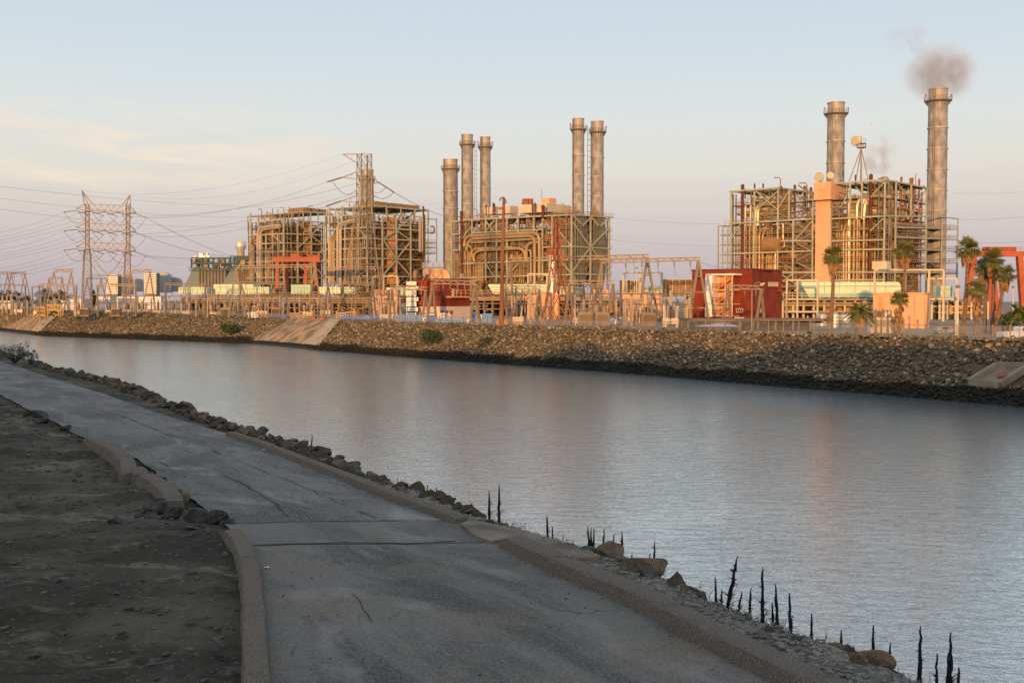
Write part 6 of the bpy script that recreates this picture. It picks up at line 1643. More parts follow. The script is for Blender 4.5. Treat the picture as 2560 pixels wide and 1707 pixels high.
# teal heat recovery units and grey vaults at the far left
def hrsg(label, Y, duct, case, top, frame_h):
    f = xface(z1(case[0], 0)[0], Y); rt = thing('heat_recovery_unit', label, 'heat recovery unit', ground_at(f.P)); mb = MB()
    mb.prism([f.pt(z1(*q)) for q in duct][::-1], f.n * 9); mb.build('inlet_duct', M['grey_duct'], rt)
    mb = MB(); fbox(mb, f.off(.2), z1(case[0], case[2]), z1(case[1], case[3]), 11); mb.build('casing', M['grey_duct'], rt)
    mb = MB()
    for k in range(9):
        x = case[0] + (case[1] - case[0]) * k / 8; a, b = f.off(-.3).pt(z1(x, case[2])), f.off(-.3).pt(z1(x, case[3])); mb.bar(Vector((a.x, a.y, GZ)), a, .5)
    mb.build('column', M['galv'], rt)
    mb = MB(); x0, x1, y0, y1 = top; n = 7
    for k in range(n + 1):
        x = x0 + (x1 - x0) * k / n; a, b = f.pt(z1(x, y0)), f.pt(z1(x, y1)); mb.bar(Vector((a.x, a.y, b.z)), a, .4); mb.bar(Vector((a.x, a.y + 8, b.z)), Vector((a.x, a.y + 8, a.z)), .4)
        if k < n: q = f.pt(z1(x + (x1 - x0) / n, y1 if k % 2 else y0)); p_ = f.pt(z1(x, y0 if k % 2 else y1)); mb.bar(p_, q, .25)
    for y in (y0, (y0 + y1) / 2, y1):
        a, b = f.pt(z1(x0, y)), f.pt(z1(x1, y)); b.z = a.z; mb.bar(a, b, .45); mb.bar(a + f.n * 8, b + f.n * 8, .45)
    a, b = f.off(-1).pt(z1(x0 - 20, y1)), f.off(-1).pt(z1(x1, y1)); b.z = a.z; mb.obox(a - ZU * 1, b - a, f.n * 11, ZU * .5); mb.rail(a - ZU * .5, b - ZU * .5, 1.2, .1, 2)
    mb.build('top_frame', M['teal'], rt)
    mb = MB(); rn = random.Random(int(Y))
    for _ in range(26):
        p = f.pt(z1(rn.uniform(x0, x1 - 20), rn.uniform(y0 + 10, y1 - 10))) + f.n * rn.uniform(.5, 7); s = rn.uniform(.8, 2.2); mb.tube([p, p + f.d * s * 1.6], s * .4, 8) if rn.random() < .5 else mb.box(p, s, s, s)
    mb.build('equipment', M['galv'], rt); return rt, f
h1, f = hrsg('left teal framed heat recovery unit far beyond the substation', 470, [(1690, 1020), (1830, 1020), (1830, 850), (1770, 850)], (1830, 2070, 850, 1040), (1757, 2118, 752, 848), 8)
mb = MB()
for x in (1790, 1842, 1860, 1880, 1905, 1922): a = f.off(4).pt(z1(x, 760)); b = f.off(4).pt(z1(x, 708 + (x % 3) * 12)); mb.tube([a, Vector((a.x, a.y, b.z))], .75 if 1835 < x else .5, 10)
mb.build('silencer', M['silver'], h1, smooth=True)
h2, f = hrsg('right teal framed heat recovery unit with a silver stack', 455, [(2030, 1020), (2190, 1020), (2190, 850), (2125, 850)], (2190, 2330, 850, 1040), (2120, 2330, 738, 846), 8)
p = f.off(5).pt(z1(2212, 740)); r_ = 47 / 3.675 * p.y / F_PX; mb = MB(); zt_, z_m, z_l = f.off(5).pt(z1(2212, 602)).z, f.off(5).pt(z1(2212, 680)).z, f.off(5).pt(z1(2212, 760)).z
mb.lathe(p, [(r_ * .72, GZ), (r_ * .72, z_m), (r_, z_m + .8), (r_ * 1.06, (z_m + zt_) / 2), (r_, zt_ - .3), (r_ * .9, zt_)], 24); mb.build('stack', M['silver'], h2, smooth=True)
def vault(label, x0, x1, y0, y1, depth, Y, arch=True):
    f = xface(z1((x0 + x1) / 2, 0)[0], Y, .15); rt = thing('filter_house', label, 'filter house', ground_at(f.P)); mb = MB(); pr = []
    n = 10; ys = y0 + (y1 - y0) * .30
    for k in range(n + 1):
        a = math.pi * k / n; pr.append(f.pt(z1((x0 + x1) / 2 - (x1 - x0) / 2 * math.cos(a), ys - (ys - y0) * math.sin(a))))
    pr += [f.pt(z1(x1, y1)), f.pt(z1(x0, y1))]; mb.prism(pr, f.n * depth); mb.build('shell', M['vault'], rt, smooth=True); return rt, f
vault('grey arched filter house just right of the tall left pylon', 1080, 1190, 895, 1085, 10, 520)
vault('small grey vault half behind an orange gantry', 1200, 1312, 942, 1060, 10, 540)
vault('wide grey filter house left of the teal units', 1437, 1552, 884, 1070, 12, 520); vault('low grey house next to the teal unit duct', 1552, 1650, 930, 1060, 10, 530)
for x0, x1, y0, lb in ((975, 1082, 905, 'white louvred cooler block left of the grey arched house'), (1322, 1436, 890, 'white louvred cooler block under an orange gantry beam')):
    f = xface(z1((x0 + x1) / 2, 0)[0], 505); rt = thing('louvred_cooler', lb, 'cooler', ground_at(f.P)); mb = MB(); fbox(mb, f.off(.6), z1(x0 + 4, y0), z1(x1 - 4, 1120), 6); mb.build('core', M['galvd'], rt); mb = MB()
    for k in range(11):
        y = y0 + 4 + (1085 - y0) * k / 11; fbox(mb, f, z1(x0, y), z1(x1, y + 10), .5)
    mb.build('louvre', M['white'], rt)
for x0, x1, y0, lb, Y in ((500, 620, 1095, 'pale shed roof low among the left gantries', 430), (860, 1010, 1105, 'grey flat shed in the distance behind the left pylon', 460), (1010, 1480, 1108, 'long grey shed behind the white cooler blocks', 480), (640, 760, 1135, 'white wall strip behind the insulator posts', 400), (0, 110, 1150, 'pale shed at the far left edge', 420)):
    simple_house(lb, z1, Y, x0, x1, y0, None, 8, 'roof_white', name='shed')

# ------------------------------------------------------------------ switchyard: gantries, pylons, posts
def a_frame(mb, f, top, b0, b1, w, rungs=(.25, .5, .75), splay=1.6):
    T = f.pt(top); A = f.pt(b0); B = f.pt(b1); A.z = min(A.z, T.z - 1); B.z = A.z
    A += f.n * -splay * .3; B += f.n * splay * .3
    if A.z > GZ + .1:
        k = (T.z - GZ) / (T.z - A.z); A = T + (A - T) * k; B = T + (B - T) * k
    mb.bar(T, A, w); mb.bar(T, B, w)
    for r in rungs: mb.bar(T.lerp(A, r), T.lerp(B, r), w * .6)
def portal(label, conv, Y, tops, feet, w=.30, mt='galv', beam=.5, truss=True, drop=0, ang=0.0):
    f = xface(conv(tops[0][0], 0)[0], Y, ang); rt = thing('switchyard_gantry', label, 'gantry', ground_at(f.pt(conv(*tops[0]))), 'steel gantries of the switchyard')
    for (tx, ty), ft in zip(tops, feet):
        if ft is None: continue
        mb = MB()
        if len(ft) == 3: a_frame(mb, f, conv(tx, ty), conv(ft[0], ft[2]), conv(ft[1], ft[2]), w)
        else:
            T = f.pt(conv(tx, ty)); mb.bar(Vector((f.pt(conv(ft[0], ty)).x, T.y, GZ)), T, w)
        mb.build('leg', M[mt], rt)
    mb = MB(); a, b = f.pt(conv(*tops[0])), f.pt(conv(*tops[-1]))
    d = (b - a).normalized(); u = f.n * beam
    for o_ in (Vector((0, 0, 0)), u, ZU * beam, u + ZU * beam): mb.bar(a + o_ - d * .3, b + o_ + d * .3, w * .5)
    k = max(3, int((b - a).length / 1.2))
    if truss:
        for i in range(k):
            p, q = a.lerp(b, i / k), a.lerp(b, (i + 1) / k)
            for o_ in (Vector((0, 0, 0)), u):
                mb.bar(p + o_ + ZU * (beam if i % 2 else 0), q + o_ + ZU * (0 if i % 2 else beam), w * .35)
    mb.build('beam', M[mt], rt)
    if drop:
        mb = MB()
        for i in range(drop):
            p = a.lerp(b, (i + .5) / drop); mb.tube([p, p - ZU * .9], .10, 6); mb.tube([p - ZU * .9, p - ZU * 2.6 + Vector((.25, 0, 0))], .03, 4)
        mb.build('insulator', M['porc_d'], rt)
    return rt
portal('grey double gantry at the far left edge of the switchyard', q5, 330, [(-60, 290), (125, 292), (405, 288)], [None, (45, 190, 690), (335, 485, 690)], .3, 'galvd', .5, drop=4)
portal('grey single A gantry overlapping the far left double one', q5, 345, [(185, 293), (260, 293)], [(120, 262, 690), None], .3, 'galvd', .4)
portal('bright orange gantry left of the tall left pylon', q5, 285, [(878, 262), (1160, 258)], [(795, 968, 720), (1082, 1225, 720)], .32, 'galv', .7)
portal('dark low gantry behind the bright orange one', q5, 380, [(802, 372), (1015, 366)], [(745, 845, 690), (965, 1065, 690)], .32, 'galvd', .4)
portal('dark low gantry between the legs of the tall left pylon', q5, 385, [(1418, 372), (1650, 362), (1748, 372)], [(1380, 1475, 700), (1600, 1700, 640), (1700, 1830, 700)], .32, 'galvd', .4)
portal('low straight legged orange frame below the bright orange gantry', q5, 262, [(640, 478), (1245, 490)], [(640,), (1245,)], .3, 'galv', .4, drop=6)
portal('low dark frame at the far left edge', q5, 300, [(-40, 482), (412, 490)], [None, (412,)], .3, 'galvd', .4, drop=4)
portal('thin grey frame right of the far left gantries', q5, 400, [(525, 510), (700, 512)], [(525,), (700,)], .3, 'galvd', .4)
portal('low orange frame in front of the left white cooler block', q5, 262, [(1590, 480), (2215, 492)], [(1590,), (2215,)], .3, 'galv', .4, drop=5)
portal('orange gantry just right of the tall left pylon', z1, 285, [(1202, 888), (1378, 882)], [(1165, 1255, 1120), (1325, 1412, 1150)], .32, 'galv', .7)
portal('low frame standing before the pale sheds left of the pipe deck', z1, 258, [(1520, 1000), (1885, 1006)], [(1520,), (1885,)], .32, 'galvd', .4, drop=4)
portal('long high orange gantry in front of the left boiler structures', z2, 250, [(98, 1036), (758, 1024)], [(48, 165, 1400), (695, 812, 1400)], .36, 'galv', .55, drop=6)
portal('high orange gantry beam crossing the central lattice tower', z2, 262, [(858, 1048), (1310, 1042)], [None, (1290, 1330, 1400)], .36, 'galv', .55)
portal('low dark gantry under the long high orange one', z2, 240, [(145, 1168), (505, 1168)], [(120, 205, 1400), (465, 540, 1400)], .32, 'galvd', .5, drop=5)
portal('low dark gantry left of the central lattice tower', z2, 245, [(868, 1166), (1240, 1176)], [(840, 900, 1400), (1215, 1262, 1400)], .30, 'galvd', .5, drop=5)
portal('low gantry in front of the cream stair tower', q2, 205, [(388, 402), (938, 420)], [(355, 440, 850), (905, 978, 830)], .30, 'galv', .5, drop=4)
portal('low gantry in front of the smaller red building', q2, 195, [(1052, 318), (1752, 335)], [(985, 1102, 820), (1690, 1800, 800)], .34, 'galv', .6, drop=6)
portal('long high gantry crossing in front of the middle unit hoppers', zc(0, 0, 1), 192, [(1276, 654), (1618, 644)], [(1252, 1283, 780), (1592, 1650, 818)], .36, 'galv', .55, drop=5)
portal('high gantry reaching from the hoppers to the larger red building', zc(0, 0, 1), 185, [(1504, 657), (1746, 651)], [(1478, 1502, 800), (1722, 1774, 800)], .36, 'galv', .5, drop=6)
portal('low gantry right of the rusty lattice tower', z4, 172, [(85, 402), (488, 405)], [(45, 128, 760), (430, 528, 760)], .30, 'galv', .5, drop=5)
portal('low gantry right of the brown wood pole', q3, 180, [(152, 402), (705, 412)], [(110, 178, 780), (650, 738, 790)], .30, 'galv', .5, drop=5)
portal('small gantry in front of the larger red building', z4, 158, [(1542, 446), (1850, 452)], [(1490, 1578, 735), (1798, 1885, 735)], .28, 'galv', .5, drop=3)
# leaning bracing gantries behind the low ones
portal('twin legged inner gantry behind the low one right of the rusty tower', z4, 200, [(215, 430), (348, 440)], [(165, 245, 700), (300, 400, 700)], .28, 'galvd', .4)

def ring4(c, w, d, rz=.5):
    a = Vector((math.cos(rz), math.sin(rz), 0)); b = Vector((-a.y, a.x, 0)); c = Vector(c)
    return [c - a * w - b * d, c + a * w - b * d, c + a * w + b * d, c - a * w + b * d]
def pylon_shaft(f, prof, rz=.35):    # prof: (px_l, px_r, py)
    rings = []
    for l, r, y in prof:
        a, b = f.pt((l, y)), f.pt((r, y)); c = (a + b) / 2; w = (b - a).length / 2 / (math.cos(rz) + math.sin(rz)); rings.append(ring4(Vector((c.x, c.y, c.z)), w, w, rz))
    return rings
def densify(prof, n):
    out = []
    for (a, b) in zip(prof, prof[1:]):
        for k in range(n if (abs(a[2] - b[2]) > 24) else 1):
            m_ = n if (abs(a[2] - b[2]) > 24) else 1
            out.append(tuple(a[i] + (b[i] - a[i]) * k / m_ for i in range(3)))
    out.append(prof[-1]); return out
# tall left pylon with two legs and three cross arms
f = xface(265, 300); PY = thing('transmission_tower', 'tall two legged lattice pylon with three cross arms at the left', 'pylon', ground_at(f.P))
for prof in ([(203, 232, 790), (209, 227, 636), (213, 223, 620), (213, 223, 510)], [(306, 328, 790), (312, 326, 636), (315, 325, 620), (315, 325, 510)]):
    p2 = []
    for a, b in zip(prof, prof[1:]):
        m_ = max(2, int(abs(a[2] - b[2]) / 17)); p2 += [tuple(a[i] + (b[i] - a[i]) * k / m_ for i in range(3)) for k in range(m_)]
    p2.append(prof[-1]); mb = MB(); mb.lattice(pylon_shaft(f, p2, .2), .15, .065); mb.build('leg', M['galv'], PY)
for top, l0, l1 in (((205, 477), 209, 233), ((325, 488), 304, 327)):
    mb = MB(); T = f.pt(top)
    for x, y in ((l0 + 2, 512), (l1, 512), ((l0 + l1) / 2, 512)): 
        for dn in (-.8, .8): mb.bar(T, f.off(dn).pt((x, y)), .16)
    mb.build('earth_peak', M['galv'], PY)
ARM = []
for yt, yb in ((510, 526), (558, 573), (606, 621)):
    mb = MB(); A, B = f.pt((190, yb - 4)), f.pt((340, yb + 6)); n = 14
    xs = [213 + (325 - 213) * k / n for k in range(n + 1)]
    for dn in (-.9, .9):
        g = f.off(dn); pt_ = lambda x, y: g.pt((x, y))
        sl = lambda x: (x - 213) * .045
        for k in range(n):
            mb.bar(pt_(xs[k], yt + sl(xs[k])), pt_(xs[k + 1], yt + sl(xs[k + 1])), .2); mb.bar(pt_(xs[k], yb + sl(xs[k])), pt_(xs[k + 1], yb + sl(xs[k + 1])), .24)
            mb.bar(pt_(xs[k], (yt if k % 2 else yb) + sl(xs[k])), pt_(xs[k + 1], (yb if k % 2 else yt) + sl(xs[k + 1])), .12)
        mb.bar(A, pt_(213, yt), .18); mb.bar(A, pt_(213, yb), .2); mb.bar(B, pt_(325, yt + 5), .18); mb.bar(B, pt_(325, yb + 5), .2)
    mb.build('cross_arm', M['galv'], PY); ARM.append((A, B))
mb = MB()
for a, b in (((228, 636), (250, 668)), ((250, 668), (272, 690)), ((310, 636), (290, 668)), ((290, 668), (268, 690)), ((232, 688), (326, 690)), ((228, 660), (250, 690)), ((312, 660), (292, 690)), ((224, 545), (238, 558)), ((315, 545), (303, 558)), ((224, 594), (238, 606)), ((315, 594), (303, 606)), ((232, 664), (250, 664)), ((290, 666), (312, 666))): mb.bar(f.pt(a), f.pt(b), .16)
mb.build('brace', M['galv'], PY)
JP = []
for i, (yb) in enumerate((526, 573, 621)):
    for x in (190, 228, 262, 300, 335):
        p = f.pt((x, yb + (x - 213) * .045 + 2)); mb = MB(); L_ = Vector((-1.5, -1, -.28)).normalized() * 3.2; R_ = Vector((1.5, .3, -.55)).normalized() * 3.4
        a, b = p + L_, p + R_; mb.tube([p, a], .11, 6); mb.tube([p, b], .11, 6)
        if x < 320: mb.tube([a + (b - a) * k / 8 - ZU * 2.6 * math.sin(math.pi * k / 8) for k in range(9)], .05, 4)
        else: mb.tube([a + (b - a) * k / 8 - ZU * 3.4 * math.sin(math.pi * k / 8) for k in range(9)], .05, 4)
        mb.build('insulator_string', M['porc_d'], PY); JP.append((i, x, a, b))
# central lattice tower
f = xface(910, 252); CT = thing('transmission_tower', 'central lattice tower standing before the squat chimney', 'pylon', ground_at(f.P))
prof = [(838, 962, 796), (853, 953, 730), (867, 945, 660), (880, 936, 580), (890, 929, 507), (891, 930, 440), (892, 930, 386)]; p2 = []
for a, b in zip(prof, prof[1:]):
    m_ = max(2, int(abs(a[2] - b[2]) / max(20, (a[1] - a[0]) * .55))); p2 += [tuple(a[i] + (b[i] - a[i]) * k / m_ for i in range(3)) for k in range(m_)]
p2.append(prof[-1]); mb = MB(); mb.lattice(pylon_shaft(f, p2, .55), .2, .085); mb.build('shaft', M['galv'], CT)
mb = MB()
for tip, a1, a2 in (((857, 386), (892, 385), (892, 408)), ((855, 444), (892, 430), (893, 448)), ((852, 503), (890, 490), (890, 506)), ((948, 457), (930, 444), (930, 460)), ((946, 512), (930, 498), (930, 510))):
    T = f.pt(tip)
    for dn in (-.9, .9): mb.bar(T, f.off(dn).pt(a1), .17); mb.bar(T, f.off(dn).pt(a2), .17)
    for k in (.35, .65): mb.bar(T.lerp(f.pt(a1), k), T.lerp(f.pt(a2), k), .09)
mb.build('cross_arm', M['galv'], CT)
mb = MB()
for a, b in (((855, 444), (818, 455)), ((852, 503), (815, 516)), ((948, 457), (985, 481))): mb.tube([f.pt(a), f.pt(b)], .18, 6)
for a, b, sag in (((830, 452), (892, 475), 2.0), ((932, 480), (964, 470), .6), ((932, 487), (985, 481), 1.2)):
    A, B = f.pt(a), f.pt(b); mb.tube([A.lerp(B, k / 8) - ZU * sag * math.sin(math.pi * k / 8) for k in range(9)], .06, 4)
mb.build('insulator_string', M['porc_d'], CT)
# rusty lattice tower
f = xface(1392, 178); RT = thing('transmission_tower', 'narrow rusty red lattice tower in front of the middle unit', 'pylon', ground_at(f.P)); prof = [(1355, 1430, 815), (1366, 1416, 740), (1378, 1405, 660), (1383, 1400, 600), (1384, 1398, 553)]; p2 = []
for a, b in zip(prof, prof[1:]):
    m_ = max(1, int(abs(a[2] - b[2]) / max(16, (a[1] - a[0]) * .9))); p2 += [tuple(a[i] + (b[i] - a[i]) * k / m_ for i in range(3)) for k in range(m_)]
p2.append(prof[-1]); mb = MB(); mb.lattice(pylon_shaft(f, p2, .5), .17, .09); mb.build('shaft', M['rust'], RT)
mb = MB()
for y in (553, 595, 635): mb.bar(f.pt((1357, y)), f.pt((1422, y + 8)), .16); mb.bar(f.pt((1357, y)), f.pt((1388, y - 12)), .1); mb.bar(f.pt((1422, y + 8)), f.pt((1392, y - 10)), .1)
mb.build('cross_arm', M['rust'], RT)
# wood pole and lamp poles
f = xface(1256, 172); rt = thing('utility_pole', 'tall brown wood pole rising from the crest before the middle unit', 'utility pole', ground_at(f.pt((1253, 750)))); mb = MB(); T = f.pt((1259.5, 494)); bq = f.pt((1253, 812)); bq.z = GZ - .1
mb.tube([bq, T], [.36, .22], 10); mb.build('pole', M['wood'], rt, smooth=True); mb = MB(); mb.bar(f.off(-.3).pt((1250, 496)), f.off(-.3).pt((1259, 493)), .18); mb.bar(f.off(-.3).pt((1259, 493)), f.off(-.3).pt((1266, 504)), .2); mb.bar(f.off(-.3).pt((1249, 519)), f.off(-.3).pt((1258, 520)), .16); mb.build('cross_arm', M['wood'], rt)
mb = MB(); mb.tube([f.off(-.3).pt((1250, 497)), f.off(-.3).pt((1250, 502))], .14, 6); mb.tube([f.off(-.3).pt((1265, 505)), f.off(-.3).pt((1265, 509))], .14, 6); mb.build('insulator', M['porc_d'], rt)
def lamp_pole(label, px, Y, y_top, arm, py_b=None):
    f = xface(px, Y); p = ground_at(f.pt((px, 750))); rt = thing('street_lamp', label, 'street lamp', p); T = f.pt((px, y_top)); mb = MB(); mb.tube([p, T], [.13, .08], 8); mb.build('pole', M['galv'], rt, smooth=True)
    A = f.pt(arm); mb = MB(); mb.tube([T - ZU * .4, T.lerp(A, .3) + ZU * .5, T.lerp(A, .7) + ZU * .45, A + ZU * .15], .05, 6); mb.build('arm', M['galv'], rt, smooth=True)
    mb = MB(); d = (A - T).normalized(); mb.tube([A - d * .3 + ZU * .1, A, A + d * .45], [.06, .17, .05], 8); mb.build('lamp_head', M['cream'], rt, smooth=True)
lamp_pole('street lamp with a curved arm before the larger red building', 1880, 142, 721, (1905, 711)); lamp_pole('street lamp with a curved arm left of the rusty lattice tower', 1292.5, 190, 718, (1316, 711)); lamp_pole('slim lamp pole with a curved arm left of the mint casing', 1968, 170, 735, (1990, 726))
for px, y0, Y, lb in ((2395, 720, 112, 'thin bare post on the bank crest near the short palm'), (2391, 750, 120, 'tall pale post at the right end of the peach wall'), (1660, 760, 150, 'thin dark post left of the guard hut'), (1592, 672, 190, 'thin mast with a small sensor head above the tan tank box'), (2533, 720, 180, 'pale pole behind the right banana plants')):
    f = xface(px, Y); p = ground_at(f.pt((px, 750))); rt = thing('bare_post', lb, 'post', p); mb = MB(); mb.tube([p, f.pt((px, y0))], [.13, .09], 8); mb.build('pole', M['cream'], rt, smooth=True); mb = MB(); q = f.pt((px, y0)); mb.box(q + ZU * .15, .35, .3, .3); mb.build('pole_cap', M['galvd'], rt)

# wires
def wire(pts, label, r=.055, sag=0.0, group='overhead power lines'):
    A, B = Vector(pts[0]), Vector(pts[-1]); n = 20; mb = MB()
    P = [A.lerp(B, k / n) - ZU * sag * 4 * (k / n) * (1 - k / n) for k in range(n + 1)]
    rs_ = [r for _ in P]; mb.tube(P, rs_, 5, cap=False); o = mb.build('power_line', M['wire'], loc=(A + B) / 2); tag(o, label, 'power line', group)
lv = ('upper', 'middle', 'lower')
for i, x, a, b in JP:
    dl = {190: 'outer left end', 228: 'left leg', 262: 'centre', 300: 'inner right leg', 335: 'right end'}[x]
    if x in (190, 228, 262, 300):
        yl = {190: (577, 619, 666), 228: (590, 632, 675), 262: (598, 638, 684), 300: (605, 645, 692)}[x][i]
        wire((D(-60, yl + 12, 250), a), 'wire running left from the %s of the %s cross arm' % (dl, lv[i]), .024, 1.0)
    if x in (262, 335):
        tg = {(0, 335): (818, 455), (1, 335): (815, 516), (2, 335): (1040, 612), (0, 262): (892, 459), (1, 262): (890, 483), (2, 262): (1010, 622)}[(i, x)]
        Yt = 252 if tg[0] < 900 else 300
        wire((b, D(tg[0], tg[1], Yt)), 'wire sagging from the %s of the %s cross arm to the central tower' % (dl, lv[i]), .032, 2.2)
    if x == 335:
        for j, (px, py) in enumerate(({0: ((580, 641), (600, 646)), 1: ((575, 643), (560, 640)), 2: ((475, 651), (470, 660))})[i]):
            wire((b + Vector((.5 * j, 0, -.3 * j)), D(px, py, 455)), '%s wire dropping from the right end of the %s cross arm to the teal unit' % (('first', 'second')[j], lv[i]), .03, 1.0)
for (x0, y0, x1, y1, Y0, Y1, lb, sg) in ((-40, 462, 830, 519, 280, 480, 'long wire crossing high behind the left pylon', 2), (-40, 491, 700, 542, 280, 480, 'second long wire crossing behind the left pylon', 2), (-40, 518, 640, 566, 280, 480, 'third long wire crossing behind the left pylon', 2),
    (205, 477, 857, 386, 300, 252, 'faint earth wire from the left pylon peak to the central tower', 4), (325, 488, 892, 400, 300, 252, 'faint earth wire from the right pylon peak to the central tower', 4),
    (985, 481, 1110, 540, 252, 330, 'thick wire dropping right from the central tower towards the thick chimney', .5), (1530, 545, 1800, 560, 420, 420, 'distant wire across the gap between middle and right units', .5), (1530, 600, 1800, 615, 420, 420, 'lower distant wire across the gap between the units', .5),
    (1746, 655, 1830, 670, 185, 230, 'short wire from the high gantry to the larger red building', .3), (2390, 548, 2620, 535, 330, 300, 'upper wire beyond the right unit', .6), (2390, 606, 2620, 598, 330, 300, 'lower wire beyond the right unit', .6), (2380, 482, 2620, 474, 330, 300, 'highest faint wire beyond the right chimney', .6),
    (1040, 512, 1160, 502, 390, 420, 'faint wire crossing behind the thick chimney', .3)):
    wire((D(x0, y0, Y0), D(x1, y1, Y1)), lb, .06 if 'thick wire' in lb else (.018 if 'faint' in lb else .028), sg)

# switchyard posts: insulator columns, breakers, transformers
def post_proto():
    rt = thing('insulator_post', 'x', 'insulator post', (0, 0, 0), 'insulator posts of the switchyard'); LOC[rt] = Vector((0, 0, 0))
    mb = MB(); mb.box((0, 0, 1.2), .35, .35, 2.4); mb.build('pedestal', M['galv'], rt)
    mb = MB(); mb.lathe((0, 0, 0), [(.20, 2.4)] + [(.26 if k % 2 else .16, 2.45 + k * .16) for k in range(14)] + [(.12, 4.8)], 8); mb.build('insulator', M['porc'], rt, smooth=True)
    mb = MB(); mb.bar((-.9, 0, 4.9), (.9, 0, 4.9), .14); mb.build('bus_clamp', M['wire'], rt); return rt
def breaker_proto():
    rt = thing('circuit_breaker', 'x', 'circuit breaker', (0, 0, 0), 'circuit breakers of the switchyard'); LOC[rt] = Vector((0, 0, 0))
    mb = MB(); mb.box((0, 0, 1.0), 2.6, 1.4, .9); mb.box((-.9, 0, .3), .3, 1.2, .6); mb.box((.9, 0, .3), .3, 1.2, .6); mb.build('tank', M['cream'], rt)
    for k in range(3):
        mb = MB(); x = -.85 + .85 * k; mb.tube([(x, -.3, 1.4), (x * 1.25, -.75, 3.4)], [.24, .14], 8); mb.tube([(x, .3, 1.4), (x * 1.25, .75, 3.4)], [.24, .14], 8); mb.build('bushing', M['porc_d'] if k == 1 else M['porc'], rt, smooth=True)
    return rt
def transformer_proto():
    rt = thing('transformer', 'x', 'transformer', (0, 0, 0), 'transformers of the switchyard'); LOC[rt] = Vector((0, 0, 0))
    mb = MB(); mb.box((0, 0, 1.5), 3.0, 2.0, 2.6); mb.box((0, 0, 2.9), 2.4, 1.5, .24); mb.build('tank', M['galv'], rt)
    mb = MB()
    for k in range(7): mb.box((-1.2 + .4 * k, -1.3, 1.5), .1, .55, 2.0)
    mb.build('radiator', M['galv'], rt)
    for k in range(3):
        mb = MB(); x = -.8 + .8 * k; mb.tube([(x, 0, 3.0), (x, 0, 4.6)], [.22, .1], 8); mb.build('bushing', M['porc_d'], rt, smooth=True)
    return rt
AREA = (('left of the tall left pylon', 0, 200, 270, 335), ('between the left pylon and the teal units', 240, 460, 265, 330), ('in front of the long pipe deck', 460, 830, 245, 290), ('between the central tower and the stair tower', 940, 1010, 205, 240),
        ('right of the brown wood pole', 1265, 1350, 172, 205), ('below the high gantry and the hoppers', 1430, 1560, 165, 205), ('below the tan tank boxes', 1560, 1725, 158, 190))
EX = [0, 0, 0]; pp, bp_, tp = post_proto(), breaker_proto(), transformer_proto(); first = {pp: True, bp_: True, tp: True}
rn = random.Random(5)
def put(proto, loc, label, rz=0.0, sc=1.0):
    if first[proto]:
        first[proto] = False; proto.location = loc; proto.rotation_euler = (0, 0, rz); proto.scale = (sc,) * 3; proto['label'] = label; return proto
    return copy_thing(proto, loc, label, rz, sc)
for where, x0, x1, Ya, Yb in AREA:
    n = int((x1 - x0) / 10)
    for i in range(n):
        px = x0 + (x1 - x0) * (i + rn.random()) / n; Yq = rn.uniform(Ya + 5, Yb); p = ground_at(D(px, 750, Yq)); put(pp, p, 'pale insulator post, %s %s, ' % ('front' if Yq < (Ya + Yb) / 2 else 'back', ('left part', 'middle', 'right part')[min(2, int(3 * i / n))]) + where, rn.choice((0, .1, 1.57)), rn.uniform(.6, 1.15))
    for i in range(max(2, int((x1 - x0) / 42))):
        px = x0 + (x1 - x0) * (i + rn.random()) / max(2, int((x1 - x0) / 42)); p = ground_at(D(px, 750, rn.uniform(Ya, Yb - 15))); put(bp_, p, 'cream circuit breaker with slanted bushings ' + where, rn.choice((0, .15)), rn.uniform(.8, 1.0))
for where, x0, x1, Ya, Yb in AREA:
    for j, (zz, dy) in enumerate(((4.95, 8), (3.3, 14))):
        a, b = ground_at(D(x0, 750, Ya + dy)), ground_at(D(x1, 750, Ya + dy)); mb = MB(); mb.tube([a + ZU * zz, b + ZU * zz], .09, 6)
        for k in range(12): q = a.lerp(b, (k + .5) / 12) + ZU * zz; mb.tube([q, q + ZU * (.7 if k % 3 else 1.2)], .07, 5)
        tag(mb.build('bus_bar', M['wire'], loc=(a + b) / 2), ('upper', 'lower')[j] + ' dark bus bar across the insulator posts ' + where, 'bus bar', 'bus bars of the switchyard')
for px, Y, lb in ((105, 268, 'cream transformer near the left sand ramp'), (212, 262, 'cream transformer at the foot of the tall left pylon'), (290, 262, 'cream transformer between pylon and coolers'), (565, 256, 'pale green transformer beside the blue sheeting'), (690, 262, 'transformer behind the yellow barriers'),
                  (1290, 184, 'transformer low behind the brown wood pole'), (1462, 168, 'pale transformer right of the low gantry'), (1506, 166, 'transformer below the right hand high gantry'), (1620, 164, 'transformer left of the guard hut roof')):
    put(tp, ground_at(D(px, 750, Y)), lb, rn.choice((0, .1)), .72)
